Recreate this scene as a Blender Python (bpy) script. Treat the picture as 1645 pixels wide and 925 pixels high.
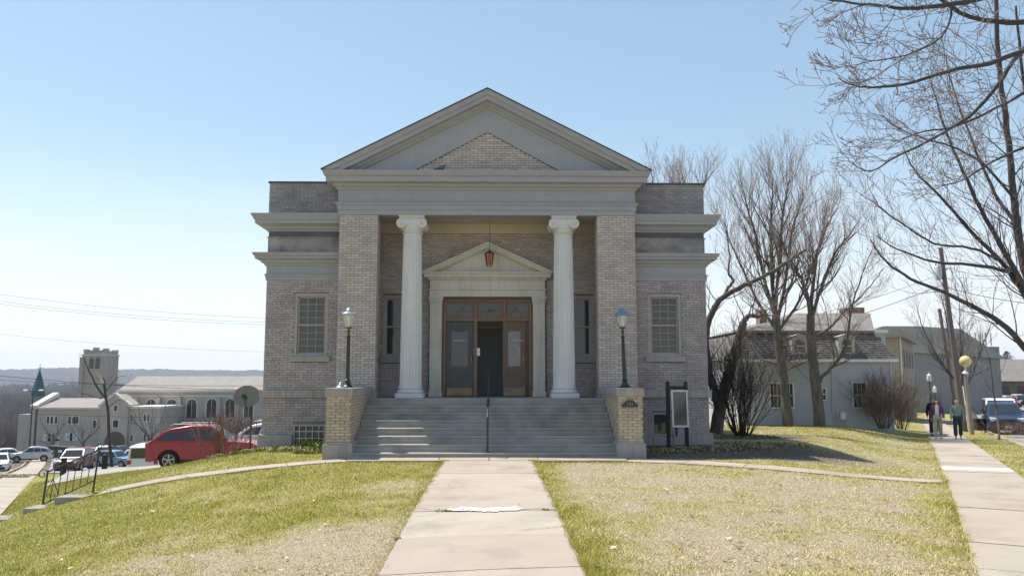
import bpy, bmesh, math, random
import numpy as np
from mathutils import Vector, Matrix, noise
R = math.radians
scene = bpy.context.scene
for o in list(bpy.data.objects): bpy.data.objects.remove(o)

# ------------------------------------------------------------------ camera, sky, sun, exposure
cam_d = bpy.data.cameras.new('camera'); cam = bpy.data.objects.new('camera', cam_d)
scene.collection.objects.link(cam); scene.camera = cam
cam.location = (0.3, -21.7, 1.8)
cam.rotation_euler = (R(90 + 6.5), 0, R(-1.0))
cam_d.sensor_width = 36.0; cam_d.lens = 36.0 * 1300 / 1645
cam_d.clip_start = 0.1; cam_d.clip_end = 20000
SUN = Vector((-0.447, 0.333, 1.0)).normalized()
world = bpy.data.worlds.new('World'); scene.world = world; world.use_nodes = True
wn = world.node_tree.nodes; wl = world.node_tree.links
for n in list(wn): wn.remove(n)
sky = wn.new('ShaderNodeTexSky'); sky.sky_type = 'NISHITA'; sky.sun_disc = False
sky.sun_elevation = math.asin(SUN.z); sky.sun_rotation = math.atan2(SUN.x, SUN.y)
sky.air_density = 1.0; sky.dust_density = 0.15; sky.ozone_density = 1.2; sky.altitude = 250
bg = wn.new('ShaderNodeBackground'); bg.inputs['Strength'].default_value = 0.118
wo = wn.new('ShaderNodeOutputWorld')
# thin streaks of high cloud low over the horizon
wtc = wn.new('ShaderNodeTexCoord'); wmp = wn.new('ShaderNodeMapping')
wmp.inputs['Scale'].default_value = (1.6, 1.6, 11.0)
wnz = wn.new('ShaderNodeTexNoise'); wnz.inputs['Scale'].default_value = 2.2; wnz.inputs['Detail'].default_value = 6
wrp = wn.new('ShaderNodeValToRGB'); wrp.color_ramp.elements[0].position = 0.50; wrp.color_ramp.elements[1].position = 0.78
wsx = wn.new('ShaderNodeSeparateXYZ')
wlo = wn.new('ShaderNodeMapRange'); wlo.inputs['From Min'].default_value = 0.30; wlo.inputs['From Max'].default_value = 0.06
wml = wn.new('ShaderNodeMath'); wml.operation = 'MULTIPLY'
wm2 = wn.new('ShaderNodeMath'); wm2.operation = 'MULTIPLY'; wm2.inputs[1].default_value = 0.22
wmx = wn.new('ShaderNodeMix'); wmx.data_type = 'RGBA'; wmx.inputs['B'].default_value = (6.1, 6.05, 6.15, 1)
wl.new(wtc.outputs['Generated'], wmp.inputs['Vector']); wl.new(wmp.outputs['Vector'], wnz.inputs['Vector'])
wl.new(wnz.outputs['Fac'], wrp.inputs['Fac']); wl.new(wtc.outputs['Generated'], wsx.inputs['Vector'])
wl.new(wsx.outputs['Z'], wlo.inputs['Value']); wl.new(wrp.outputs['Color'], wml.inputs[0]); wl.new(wlo.outputs['Result'], wml.inputs[1])
wl.new(wml.outputs[0], wm2.inputs[0])
whz = wn.new('ShaderNodeMapRange'); whz.inputs['From Min'].default_value = 0.30; whz.inputs['From Max'].default_value = 0.0; whz.inputs['To Max'].default_value = 0.8; whz.interpolation_type = 'SMOOTHSTEP'
wl.new(wsx.outputs['Z'], whz.inputs['Value'])      # pale haze towards the horizon, all round
wad = wn.new('ShaderNodeMath'); wad.operation = 'ADD'; wad.use_clamp = True
wl.new(whz.outputs['Result'], wad.inputs[0]); wl.new(wm2.outputs[0], wad.inputs[1]); wl.new(wad.outputs[0], wmx.inputs['Factor'])
wtn = wn.new('ShaderNodeMix'); wtn.data_type = 'RGBA'; wtn.blend_type = 'MULTIPLY'; wtn.inputs['Factor'].default_value = 1.0; wtn.inputs['B'].default_value = (1.07, 1.08, 0.95, 1)
wl.new(sky.outputs['Color'], wtn.inputs['A']); wgm = wn.new('ShaderNodeGamma'); wgm.inputs['Gamma'].default_value = 0.7      # softer range from the sunny to the far side of the sky
wt2 = wn.new('ShaderNodeMix'); wt2.data_type = 'RGBA'; wt2.blend_type = 'MULTIPLY'; wt2.inputs['Factor'].default_value = 1.0; wt2.inputs['B'].default_value = (1.40, 1.49, 1.58, 1)
wl.new(wtn.outputs['Result'], wgm.inputs['Color']); wl.new(wgm.outputs['Color'], wt2.inputs['A']); wl.new(wt2.outputs['Result'], wmx.inputs['A']); wl.new(wmx.outputs['Result'], bg.inputs['Color']); wl.new(bg.outputs[0], wo.inputs['Surface'])
sun_d = bpy.data.lights.new('sun', 'SUN'); sun_d.energy = 4.2; sun_d.angle = R(0.53); sun_d.color = (1.0, 0.945, 0.86)
sun_o = bpy.data.objects.new('sun', sun_d); scene.collection.objects.link(sun_o)
sun_o.location = SUN * 60; sun_o.rotation_euler = SUN.to_track_quat('Z', 'Y').to_euler()
scene.view_settings.view_transform = 'Standard'; scene.view_settings.look = 'None'
scene.view_settings.gamma = 1.0; scene.view_settings.use_curve_mapping = False
scene.view_settings.exposure = 0.62
scene.cycles.use_denoising = True; scene.cycles.denoiser = 'OPENIMAGEDENOISE'; scene.cycles.denoising_input_passes = 'RGB_ALBEDO_NORMAL'; scene.cycles.denoising_prefilter = 'NONE'
scene.cycles.max_bounces = 8; scene.cycles.diffuse_bounces = 4

# ------------------------------------------------------------------ helpers
COL = scene.collection
rng = random.Random(7)
class MB:
    """collects faces of one mesh"""
    def __init__(s): s.v = []; s.f = []; s.fm = []
    def face(s, pts, m=0):
        i = len(s.v); s.v += [tuple(p) for p in pts]; s.f.append(tuple(range(i, i + len(pts)))); s.fm.append(m); return s
    def box(s, x0, x1, y0, y1, z0, z1, back=True, m=0):
        i = len(s.v)
        s.v += [(x0,y0,z0),(x1,y0,z0),(x1,y1,z0),(x0,y1,z0),(x0,y0,z1),(x1,y0,z1),(x1,y1,z1),(x0,y1,z1)]
        fs = [(0,1,5,4),(1,2,6,5),(3,0,4,7),(4,5,6,7),(3,2,1,0)]
        if back: fs.append((2,3,7,6))
        for f in fs: s.f.append(tuple(i + k for k in f)); s.fm.append(m)
        return s
    def obox(s, c, ax, ay, az, hx, hy, hz, m=0):       # oriented box, ax ay az unit vectors
        c = Vector(c); i = len(s.v)
        for dz in (-1, 1):
            for dx, dy in ((-1,-1),(1,-1),(1,1),(-1,1)):
                s.v.append(tuple(c + ax*(dx*hx) + ay*(dy*hy) + az*(dz*hz)))
        for f in [(0,1,5,4),(1,2,6,5),(2,3,7,6),(3,0,4,7),(4,5,6,7),(3,2,1,0)]:
            s.f.append(tuple(i + k for k in f)); s.fm.append(m)
        return s
    def prism(s, poly, a0, a1, axis='y', m=0):         # poly in the plane across the axis
        n = len(poly); i = len(s.v)
        def mk(p, a): return {'y': (p[0], a, p[1]), 'x': (a, p[0], p[1]), 'z': (p[0], p[1], a)}[axis]
        s.v += [mk(p, a0) for p in poly] + [mk(p, a1) for p in poly]
        s.f.append(tuple(i + k for k in range(n))); s.fm.append(m)
        s.f.append(tuple(i + n + k for k in reversed(range(n)))); s.fm.append(m)
        for k in range(n):
            l = (k + 1) % n
            s.f.append((i + k, i + n + k, i + n + l, i + l)); s.fm.append(m)
        return s
    def tube(s, pts, radii, sides=6, cap=True, m=0):
        pts = [Vector(p) for p in pts]; n = len(pts)
        if not isinstance(radii, (list, tuple)): radii = [radii] * n
        i0 = len(s.v); ref = None
        for k in range(n):
            d = (pts[min(k + 1, n - 1)] - pts[max(k - 1, 0)])
            if d.length < 1e-9: d = Vector((0, 0, 1))
            d.normalize()
            if ref is None:
                ref = d.orthogonal().normalized()
            else:
                ref = ref - d * ref.dot(d)
                ref = ref.normalized() if ref.length > 1e-6 else d.orthogonal().normalized()
            b = d.cross(ref)
            for j in range(sides):
                a = 2 * math.pi * j / sides
                s.v.append(tuple(pts[k] + (ref * math.cos(a) + b * math.sin(a)) * radii[k]))
        for k in range(n - 1):
            for j in range(sides):
                l = (j + 1) % sides; a = i0 + k * sides
                s.f.append((a + j, a + l, a + sides + l, a + sides + j)); s.fm.append(m)
        if cap and sides > 2:
            s.f.append(tuple(i0 + j for j in reversed(range(sides)))); s.fm.append(m)
            s.f.append(tuple(i0 + (n - 1) * sides + j for j in range(sides))); s.fm.append(m)
        return s
    def lathe(s, prof, c=(0, 0, 0), segs=24, wob=None, m=0):   # prof: (radius, z)
        i0 = len(s.v)
        for r, z in prof:
            for j in range(segs):
                a = 2 * math.pi * j / segs; rr = r * (wob(j) if wob else 1)
                s.v.append((c[0] + rr * math.cos(a), c[1] + rr * math.sin(a), c[2] + z))
        for k in range(len(prof) - 1):
            for j in range(segs):
                l = (j + 1) % segs; a = i0 + k * segs
                s.f.append((a + j, a + l, a + segs + l, a + segs + j)); s.fm.append(m)
        s.f.append(tuple(i0 + j for j in reversed(range(segs)))); s.fm.append(m)
        s.f.append(tuple(i0 + (len(prof) - 1) * segs + j for j in range(segs))); s.fm.append(m)
        return s
    def ball(s, c, r, seg=16, rings=10, m=0):
        rx, ry, rz = r if isinstance(r, (tuple, list)) else (r, r, r)
        i0 = len(s.v)
        for k in range(1, rings):
            t = math.pi * k / rings
            for j in range(seg):
                a = 2 * math.pi * j / seg
                s.v.append((c[0] + rx*math.sin(t)*math.cos(a), c[1] + ry*math.sin(t)*math.sin(a), c[2] - rz*math.cos(t)))
        b = len(s.v); s.v += [(c[0], c[1], c[2] - rz), (c[0], c[1], c[2] + rz)]
        for k in range(rings - 2):
            for j in range(seg):
                l = (j + 1) % seg; a = i0 + k * seg
                s.f.append((a + j, a + l, a + seg + l, a + seg + j)); s.fm.append(m)
        for j in range(seg):
            l = (j + 1) % seg
            s.f.append((b, i0 + l, i0 + j)); s.fm.append(m)
            a = i0 + (rings - 2) * seg
            s.f.append((b + 1, a + j, a + l)); s.fm.append(m)
        return s
    def mesh(s, name, mats, smooth=False):
        me = bpy.data.meshes.new(name); me.from_pydata(s.v, [], s.f); me.update()
        for mt in (mats if isinstance(mats, (list, tuple)) else [mats]): me.materials.append(mt)
        if any(s.fm): me.polygons.foreach_set('material_index', s.fm)
        if smooth: me.polygons.foreach_set('use_smooth', [True] * len(me.polygons))
        return me
    def build(s, name, mats, parent=None, smooth=False, **kw):
        return link(name, s.mesh(name, mats, smooth), parent, **kw)
def link(name, me, parent=None, local=False, loc=None, rot=None):
    o = bpy.data.objects.new(name, me); COL.objects.link(o)
    if loc is not None: o.location = loc
    if rot is not None: o.rotation_euler = rot
    if parent is not None:
        o.parent = parent
        if not local: o.matrix_parent_inverse = ORIGIN[parent.name].inverted()
    ORIGIN[o.name] = (ORIGIN[parent.name] if parent is not None and local else Matrix()) @ Matrix.LocRotScale(o.location, o.rotation_euler, None)
    return o
ORIGIN = {}
def empty(name, loc, rz=0.0):
    o = bpy.data.objects.new(name, None); COL.objects.link(o); o.empty_display_size = 0.2
    o.location = loc; o.rotation_euler = (0, 0, rz)
    ORIGIN[o.name] = Matrix.LocRotScale(Vector(loc), o.rotation_euler, None)
    return o
def tag(o, label, cat, group=None):
    o['label'] = label; o['category'] = cat
    if group: o['group'] = group
    return o
def thing(name, label, cat, loc, rz=0.0, group=None): return tag(empty(name, loc, rz), label, cat, group)
def kind(o, k): o['kind'] = k; return o
def smooth_by_angle(o, ang=35):
    me = o.data
    me.polygons.foreach_set('use_smooth', [True] * len(me.polygons))
    try: me.set_sharp_from_angle(angle=R(ang))
    except Exception: pass
    return o
def bevel(o, w=0.01, seg=2):
    m = o.modifiers.new('bevel', 'BEVEL'); m.width = w; m.segments = seg; m.limit_method = 'ANGLE'; m.angle_limit = R(40)
    return o

# ------------------------------------------------------------------ materials
def new_mat(name):
    m = bpy.data.materials.new(name); m.use_nodes = True
    nt = m.node_tree; b = nt.nodes['Principled BSDF']
    return m, nt, b
def sock(b, *names):
    for n in names:
        if n in b.inputs: return b.inputs[n]
def mat(name, col, rough=0.8, var=0.0, scale=3.0, bump=0.0, bscale=40.0, metal=0.0, spec=0.4, col2=None, detail=5.0, coat=0.0, stretch=None, island=0.0, streak=0.0, stain=0.0):
    """plain surface with uneven tone (noise by position) and fine relief"""
    m, nt, b = new_mat(name); N = nt.nodes; L = nt.links
    b.inputs['Roughness'].default_value = rough; b.inputs['Metallic'].default_value = metal
    sock(b, 'Specular IOR Level', 'Specular').default_value = spec
    if coat: sock(b, 'Coat Weight').default_value = coat; sock(b, 'Coat Roughness').default_value = 0.06
    b.inputs['Base Color'].default_value = (*col, 1)
    g = N.new('ShaderNodeNewGeometry'); vec = g.outputs['Position']
    if stretch:
        mp = N.new('ShaderNodeMapping'); mp.inputs['Scale'].default_value = stretch
        L.new(vec, mp.inputs['Vector']); vec = mp.outputs['Vector']
    out = None
    if var or col2:
        nz = N.new('ShaderNodeTexNoise'); nz.inputs['Scale'].default_value = scale; nz.inputs['Detail'].default_value = detail
        nz.inputs['Roughness'].default_value = 0.62
        L.new(vec, nz.inputs['Vector'])
        c2 = col2 or tuple(max(0, c * (1 - var)) for c in col); c1 = col if col2 else tuple(min(1, c * (1 + var)) for c in col)
        rp = N.new('ShaderNodeValToRGB'); rp.color_ramp.elements[0].position = 0.32; rp.color_ramp.elements[1].position = 0.68
        rp.color_ramp.elements[0].color = (*c1, 1); rp.color_ramp.elements[1].color = (*c2, 1)
        L.new(nz.outputs['Fac'], rp.inputs['Fac']); out = rp.outputs['Color']
    if island:
        oi = N.new('ShaderNodeObjectInfo')
        ad = N.new('ShaderNodeMath'); ad.operation = 'ADD'; fr = N.new('ShaderNodeMath'); fr.operation = 'FRACT'
        L.new(g.outputs['Random Per Island'], ad.inputs[0]); L.new(oi.outputs['Random'], ad.inputs[1]); L.new(ad.outputs[0], fr.inputs[0])
        hs = N.new('ShaderNodeHueSaturation'); mr = N.new('ShaderNodeMapRange')
        mr.inputs['To Min'].default_value = 1 - island; mr.inputs['To Max'].default_value = 1 + island
        L.new(fr.outputs[0], mr.inputs['Value']); L.new(mr.outputs['Result'], hs.inputs['Value'])
        mr2 = N.new('ShaderNodeMapRange'); mr2.inputs['To Min'].default_value = 0.49; mr2.inputs['To Max'].default_value = 0.51
        wn_ = N.new('ShaderNodeTexWhiteNoise'); wn_.noise_dimensions = '1D'; L.new(fr.outputs[0], wn_.inputs['W'])
        L.new(wn_.outputs['Value'], mr2.inputs['Value']); L.new(mr2.outputs['Result'], hs.inputs['Hue'])
        if out: L.new(out, hs.inputs['Color'])
        else: hs.inputs['Color'].default_value = (*col, 1)
        out = hs.outputs['Color']
    for amount, mscale, nscale, lo, hi in ((streak, (1, 1, 0.07), 7.0, 0.48, 0.72), (stain, (1, 1, 1), 0.75, 0.5, 0.68)):
        if not amount: continue          # run-off streaks and blotches: darker dirt with a shape of its own
        mp2 = N.new('ShaderNodeMapping'); mp2.inputs['Scale'].default_value = mscale; L.new(g.outputs['Position'], mp2.inputs['Vector'])
        n2 = N.new('ShaderNodeTexNoise'); n2.inputs['Scale'].default_value = nscale; n2.inputs['Detail'].default_value = 7; n2.inputs['Roughness'].default_value = 0.65; L.new(mp2.outputs['Vector'], n2.inputs['Vector'])
        mr3 = N.new('ShaderNodeMapRange'); mr3.inputs['From Min'].default_value = lo; mr3.inputs['From Max'].default_value = hi
        mr3.inputs['To Min'].default_value = 1.0; mr3.inputs['To Max'].default_value = 1.0 - amount; L.new(n2.outputs['Fac'], mr3.inputs['Value'])
        hs2 = N.new('ShaderNodeHueSaturation'); L.new(mr3.outputs['Result'], hs2.inputs['Value'])
        if out: L.new(out, hs2.inputs['Color'])
        else: hs2.inputs['Color'].default_value = (*col, 1)
        out = hs2.outputs['Color']
    if out: L.new(out, b.inputs['Base Color'])
    if bump:
        bz = N.new('ShaderNodeTexNoise'); bz.inputs['Scale'].default_value = bscale; bz.inputs['Detail'].default_value = 4
        L.new(vec, bz.inputs['Vector'])
        bp = N.new('ShaderNodeBump'); bp.inputs['Strength'].default_value = min(1, bump); bp.inputs['Distance'].default_value = 0.02
        L.new(bz.outputs['Fac'], bp.inputs['Height']); L.new(bp.outputs['Normal'], b.inputs['Normal'])
    return m
def brick_wall_mat(name, col, mortar, sx=0.215, sz=0.067):
    """plain brick bond for the walls the photograph does not show"""
    m, nt, b = new_mat(name); N = nt.nodes; L = nt.links
    g = N.new('ShaderNodeNewGeometry'); sp = N.new('ShaderNodeSeparateXYZ'); L.new(g.outputs['Position'], sp.inputs[0])
    ad = N.new('ShaderNodeMath'); ad.operation = 'ADD'; L.new(sp.outputs['X'], ad.inputs[0]); L.new(sp.outputs['Y'], ad.inputs[1])
    cb = N.new('ShaderNodeCombineXYZ'); L.new(ad.outputs[0], cb.inputs['X']); L.new(sp.outputs['Z'], cb.inputs['Y'])
    t = N.new('ShaderNodeTexBrick'); L.new(cb.outputs[0], t.inputs['Vector'])
    t.inputs['Scale'].default_value = 1.0; t.inputs['Brick Width'].default_value = sx; t.inputs['Row Height'].default_value = sz
    t.inputs['Mortar Size'].default_value = 0.005; t.inputs['Color1'].default_value = (*col, 1)
    t.inputs['Color2'].default_value = (*[c * 0.75 for c in col], 1); t.inputs['Mortar'].default_value = (*mortar, 1)
    L.new(t.outputs['Color'], b.inputs['Base Color']); b.inputs['Roughness'].default_value = 0.9
    return m
M = {}
M['brick'] = mat('brick', (0.545, 0.475, 0.44), stain=0.15, rough=0.85, island=0.14, col2=(0.46, 0.395, 0.37), scale=1.1, bump=0.25, bscale=90)
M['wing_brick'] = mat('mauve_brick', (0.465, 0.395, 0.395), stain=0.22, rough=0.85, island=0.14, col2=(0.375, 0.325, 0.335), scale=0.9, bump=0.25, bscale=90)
M['attic_brick'] = mat('dark_brick', (0.37, 0.335, 0.345), 0.88, island=0.14, col2=(0.25, 0.235, 0.255), scale=1.4, bump=0.25, bscale=90)  # attic bricks, darker and greyer than those of the wings
M['bounce_tint_brick'] = mat('bounce_tint_brick', (0.53, 0.435, 0.325), 0.85, island=0.13, col2=(0.44, 0.365, 0.28), scale=2, bump=0.25, bscale=90)  # tanner than the wall brick: warm ground bounce put into the colour
M['mortar'] = mat('mortar', (0.19, 0.17, 0.163), 0.95, var=0.15, bump=0.2)
M['side_brick'] = brick_wall_mat('side_brick', (0.44, 0.385, 0.35), (0.17, 0.15, 0.14))
M['trim'] = mat('grey_paint', (0.365, 0.36, 0.39), 0.62, col2=(0.325, 0.325, 0.36), streak=0.06, scale=1.3, bump=0.05, bscale=25, stretch=(1, 1, 3))
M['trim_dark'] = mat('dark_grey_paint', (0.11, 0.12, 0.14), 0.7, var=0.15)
M['stone'] = mat('grey_stone', streak=0.25, col=(0.42, 0.38, 0.36), rough=0.85, col2=(0.32, 0.295, 0.285), scale=1.6, bump=0.25, bscale=60)
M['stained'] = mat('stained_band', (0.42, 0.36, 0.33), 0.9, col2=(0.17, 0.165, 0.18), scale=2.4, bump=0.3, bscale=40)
M['buff_stone'] = mat('buff_stone', streak=0.22, col=(0.66, 0.61, 0.53), rough=0.75, col2=(0.55, 0.52, 0.47), scale=1.5, bump=0.1, bscale=50)
M['white_stone'] = mat('column_paint', streak=0.14, col=(0.70, 0.68, 0.665), rough=0.6, col2=(0.63, 0.615, 0.61), scale=1.3, bump=0.05, bscale=30)
M['step'] = mat('step_concrete', stain=0.35, col=(0.40, 0.375, 0.34), rough=0.88, col2=(0.28, 0.27, 0.255), scale=1.7, bump=0.2, bscale=50, stretch=(1, 2, 2))
M['concrete'] = mat('pale_concrete', stain=0.24, col=(0.43, 0.365, 0.30), rough=0.92, col2=(0.38, 0.325, 0.265), scale=1.2, bump=0.25, bscale=90, island=0.05)
M['new_concrete'] = mat('white_concrete', (0.72, 0.69, 0.62), 0.9, var=0.05, scale=4, bump=0.2, bscale=80)
M['plaster'] = mat('portico_plaster', (0.54, 0.47, 0.385), 0.85, var=0.1, scale=1.0)
M['wood'] = mat('brown_door_wood', (0.205, 0.125, 0.095), 0.5, var=0.2, scale=5, stretch=(6, 6, 0.6), spec=0.4)
M['wood_dark'] = mat('dark_door_wood', (0.14, 0.075, 0.045), 0.5, var=0.3, scale=5, stretch=(6, 6, 0.6))
M['glass'] = mat('dark_glass', (0.05, 0.055, 0.058), 0.06, spec=0.6)
M['blind_glass'] = mat('glass_over_blind', (0.055, 0.056, 0.055), 0.08, spec=0.6, var=0.2, scale=2)
M['sash'] = mat('window_paint', (0.38, 0.35, 0.34), 0.6, var=0.08)
M['iron'] = mat('black_iron', (0.03, 0.033, 0.036), 0.45, var=0.2, scale=8, spec=0.5)
M['lamp_green'] = mat('green_black_iron', (0.025, 0.034, 0.034), 0.4, var=0.2, scale=8, spec=0.5)
M['lamp_metal'] = mat('weathered_lamp_metal', (0.42, 0.50, 0.50), 0.35, metal=0.6, var=0.25, scale=14)
M['lamp_blue'] = mat('blue_lamp_metal', (0.16, 0.30, 0.44), 0.4, metal=0.3, var=0.3, scale=14)
M['asphalt'] = mat('asphalt', (0.10, 0.10, 0.105), 0.95, var=0.2, scale=0.8, bump=0.2, bscale=60)
M['drive'] = mat('driveway', (0.34, 0.315, 0.285), 0.95, var=0.15, scale=0.8, bump=0.2, bscale=60)
M['old_asphalt'] = mat('worn_street', (0.27, 0.26, 0.255), 0.95, var=0.12, scale=0.4)
M['roof'] = mat('dark_shingle', (0.10, 0.10, 0.105), 0.9, var=0.3, scale=6, bump=0.3)
M['dark'] = mat('dark_interior', (0.2, 0.205, 0.205), 0.9)
M['room'] = mat('vestibule_plaster', (0.5, 0.5, 0.47), 0.9, var=0.1)
M['white'] = mat('white_paint', (0.74, 0.74, 0.72), 0.6, var=0.04)
M['paper'] = mat('paper', (0.78, 0.80, 0.82), 0.8)

# ------------------------------------------------------------------ terrain
def _sm(a, b, x):
    t = (x - a) / (b - a)
    t = 0.0 if t < 0 else 1.0 if t > 1 else t
    return t * t * (3 - 2 * t)
def street_z(y):                       # level of the left street
    if y < -17: return -0.52
    if y < -3.4: return -1.2 - 0.05 * (y + 3.4)
    if y < 60: return -1.2 - 0.085 * (y + 3.4)
    if y < 150: return -6.589 - 0.06 * (y - 60)
    return -11.989 - 0.02 * min(y - 150, 700)
def right_z(y):                        # level of the right sidewalk
    if y < -6: return -0.16
    if y < 45: return -0.16 - 0.0275 * (y + 6)
    return -1.5625 - 0.01 * min(y - 45, 200)
def left_edge(y): return -10.6 - 0.53 * (y + 3.4)
def right_edge(y): return 9.45 + 0.515 * (y + 5.0)
def ground_z(x, y):
    zs = street_z(y)
    s = (x - left_edge(y)) * 0.884
    yp = 0.5 * (y + math.sqrt(y * y + 4.0))
    zlawn = 0.05 - 0.015 * max(0.0, -3.2 - y) - 0.02 * min(yp, 100)
    zlawn += 0.06 * math.exp(-((x - 6.5) ** 2 / 8 + (y - 0.0) ** 2 / 4))
    sr = (right_edge(y) - x) * 0.889
    w = _sm(0.0, 4.0, sr)
    zr = right_z(y) * (1 - w) + zlawn * w
    diff = max(0.0, 1.40 - 0.04 * (y + 3.4))
    zl = min(zs + diff, zr)
    k = _sm(-9 - 0.25 * max(0.0, y), -4.5, x)
    zy = zl * (1 - k) + zr * k
    t = s / 6.5
    t = 0.0 if t < 0 else 1.0 if t > 1 else t
    w = 1 - (1 - t) ** 2
    return zs * (1 - w) + zy * w

def nz(x, y, sc, seed=0.0, oct=3):
    return noise.fractal(Vector((x * sc, y * sc, seed)), 0.8, 2.0, oct)
PATH_C = [(-8.75, -3.95), (-8.1, -4.02), (-6.3, -4.06), (-5.0, -4.2), (-3.9, -3.85), (-3.0, -3.47), (3.2, -3.47), (4.3, -3.82), (5.5, -4.6), (7.3, -5.1), (9.12, -5.72)]
def seg_dist(x, y, pts):
    best = 1e9
    for (ax, ay), (bx, by) in zip(pts, pts[1:]):
        dx, dy = bx - ax, by - ay; t = ((x - ax) * dx + (y - ay) * dy) / (dx * dx + dy * dy)
        t = max(0, min(1, t)); best = min(best, math.hypot(x - ax - t * dx, y - ay - t * dy))
    return best
def walk_l(y): return -0.87 + 0.004 * (y + 4)
def walk_r(y): return 1.07 - 0.012 * (y + 4)
def s_left(x, y): return (x - left_edge(y)) * 0.884        # metres inside the left sidewalk's inner edge
def s_right(x, y): return (right_edge(y) - x) * 0.889
def paved(x, y, e=0.0):
    if walk_l(y) - e < x < walk_r(y) + e and -25 < y < -3.0: return True
    if -3.75 < x < 3.8 and -3.72 - e < y < 8: return True
    hw = 0.27 if x < 0 else 0.34
    if -8.8 < x < 9.3 and seg_dist(x, y, PATH_C) < hw + e: return True
    if -1.5 - e < s_left(x, y) < e or -1.42 - e < s_right(x, y) < e: return True
    if -6.2 < x < 6.2 and y > 0.35 and y < 16: return True
    return False
def green(x, y):
    n = nz(x, y, 0.45, 3.1) * 0.42 + nz(x, y, 1.6, 8.0) * 0.3 + nz(x, y, 5.0, 1.0) * 0.25
    sr = s_right(x, y)
    if x < 0.1:
        g = 0.86 - 0.75 * _sm(-9.0, -11.6, y) * _sm(-6.0, -2.8, x) - 0.4 * _sm(-4.5, -7.5, y) * _sm(-2.6, -1.2, x) + 0.08 * _sm(-5, -9, x)
        if y > 28: g = 0.3
    else:
        dp = seg_dist(x, y, PATH_C)
        front = y < -3.4 - max(0, x - 3.4) * 0.4
        g = 0.16 + 0.62 * _sm(0.85, 0.15, x - walk_r(y)) + 0.4 * _sm(1.1, 0.1, dp) + 0.45 * _sm(0.9, 0.1, sr)
        if not front: g = 0.40 + 0.28 * _sm(6, 16, y) + 0.25 * _sm(0.8, 0.1, dp) - 0.28 * _sm(2.6, 0.6, math.hypot(x - 7.5, (y + 2.3) * 1.4))
        if sr < 0: g = 0.62
        if sr < 0 and y > 26: g = 0.3
    return max(0.0, min(1.0, g + n))
def dirt(x, y):
    d = 0.0
    if x > 3.2 and y > -3.4: d = _sm(5.2, 2.6, math.hypot(x - 5.4, (y + 0.8) * 1.25)) + _sm(2.6, 0.9, math.hypot(x - 8.4, y - 5.4))
    if y > 26 and x < 5: d = min(1.0, 0.4 + (y - 26) / 80)
    return max(0, min(1, d))
def mesh_z(x, y):
    z = ground_z(x, y)
    if s_left(x, y) < -1.95 and s_left(x, y) > -13: z -= 0.16
    if s_right(x, y) < -2.95 and s_right(x, y) > -14: z -= 0.16
    if paved(x, y, 0.02): z -= 0.05
    return z
def axis(lo, hi, a, b, st, grow=1.13):
    xs = list(np.arange(a, b + 1e-6, st))
    s_ = st
    while xs[-1] < hi: s_ *= grow; xs.append(xs[-1] + s_)
    s_ = st; left = []
    x = a
    while x > lo: s_ *= grow; x -= s_; left.append(x)
    return left[::-1] + xs
gx = axis(-3200, 3200, -14, 14, 0.16); gy = axis(-300, 4500, -15.5, 3.0, 0.16)
gv = [(x, y, mesh_z(x, y)) for y in gy for x in gx]
nx = len(gx); gf = [(j*nx+i, j*nx+i+1, (j+1)*nx+i+1, (j+1)*nx+i) for j in range(len(gy)-1) for i in range(nx-1)]
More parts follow.
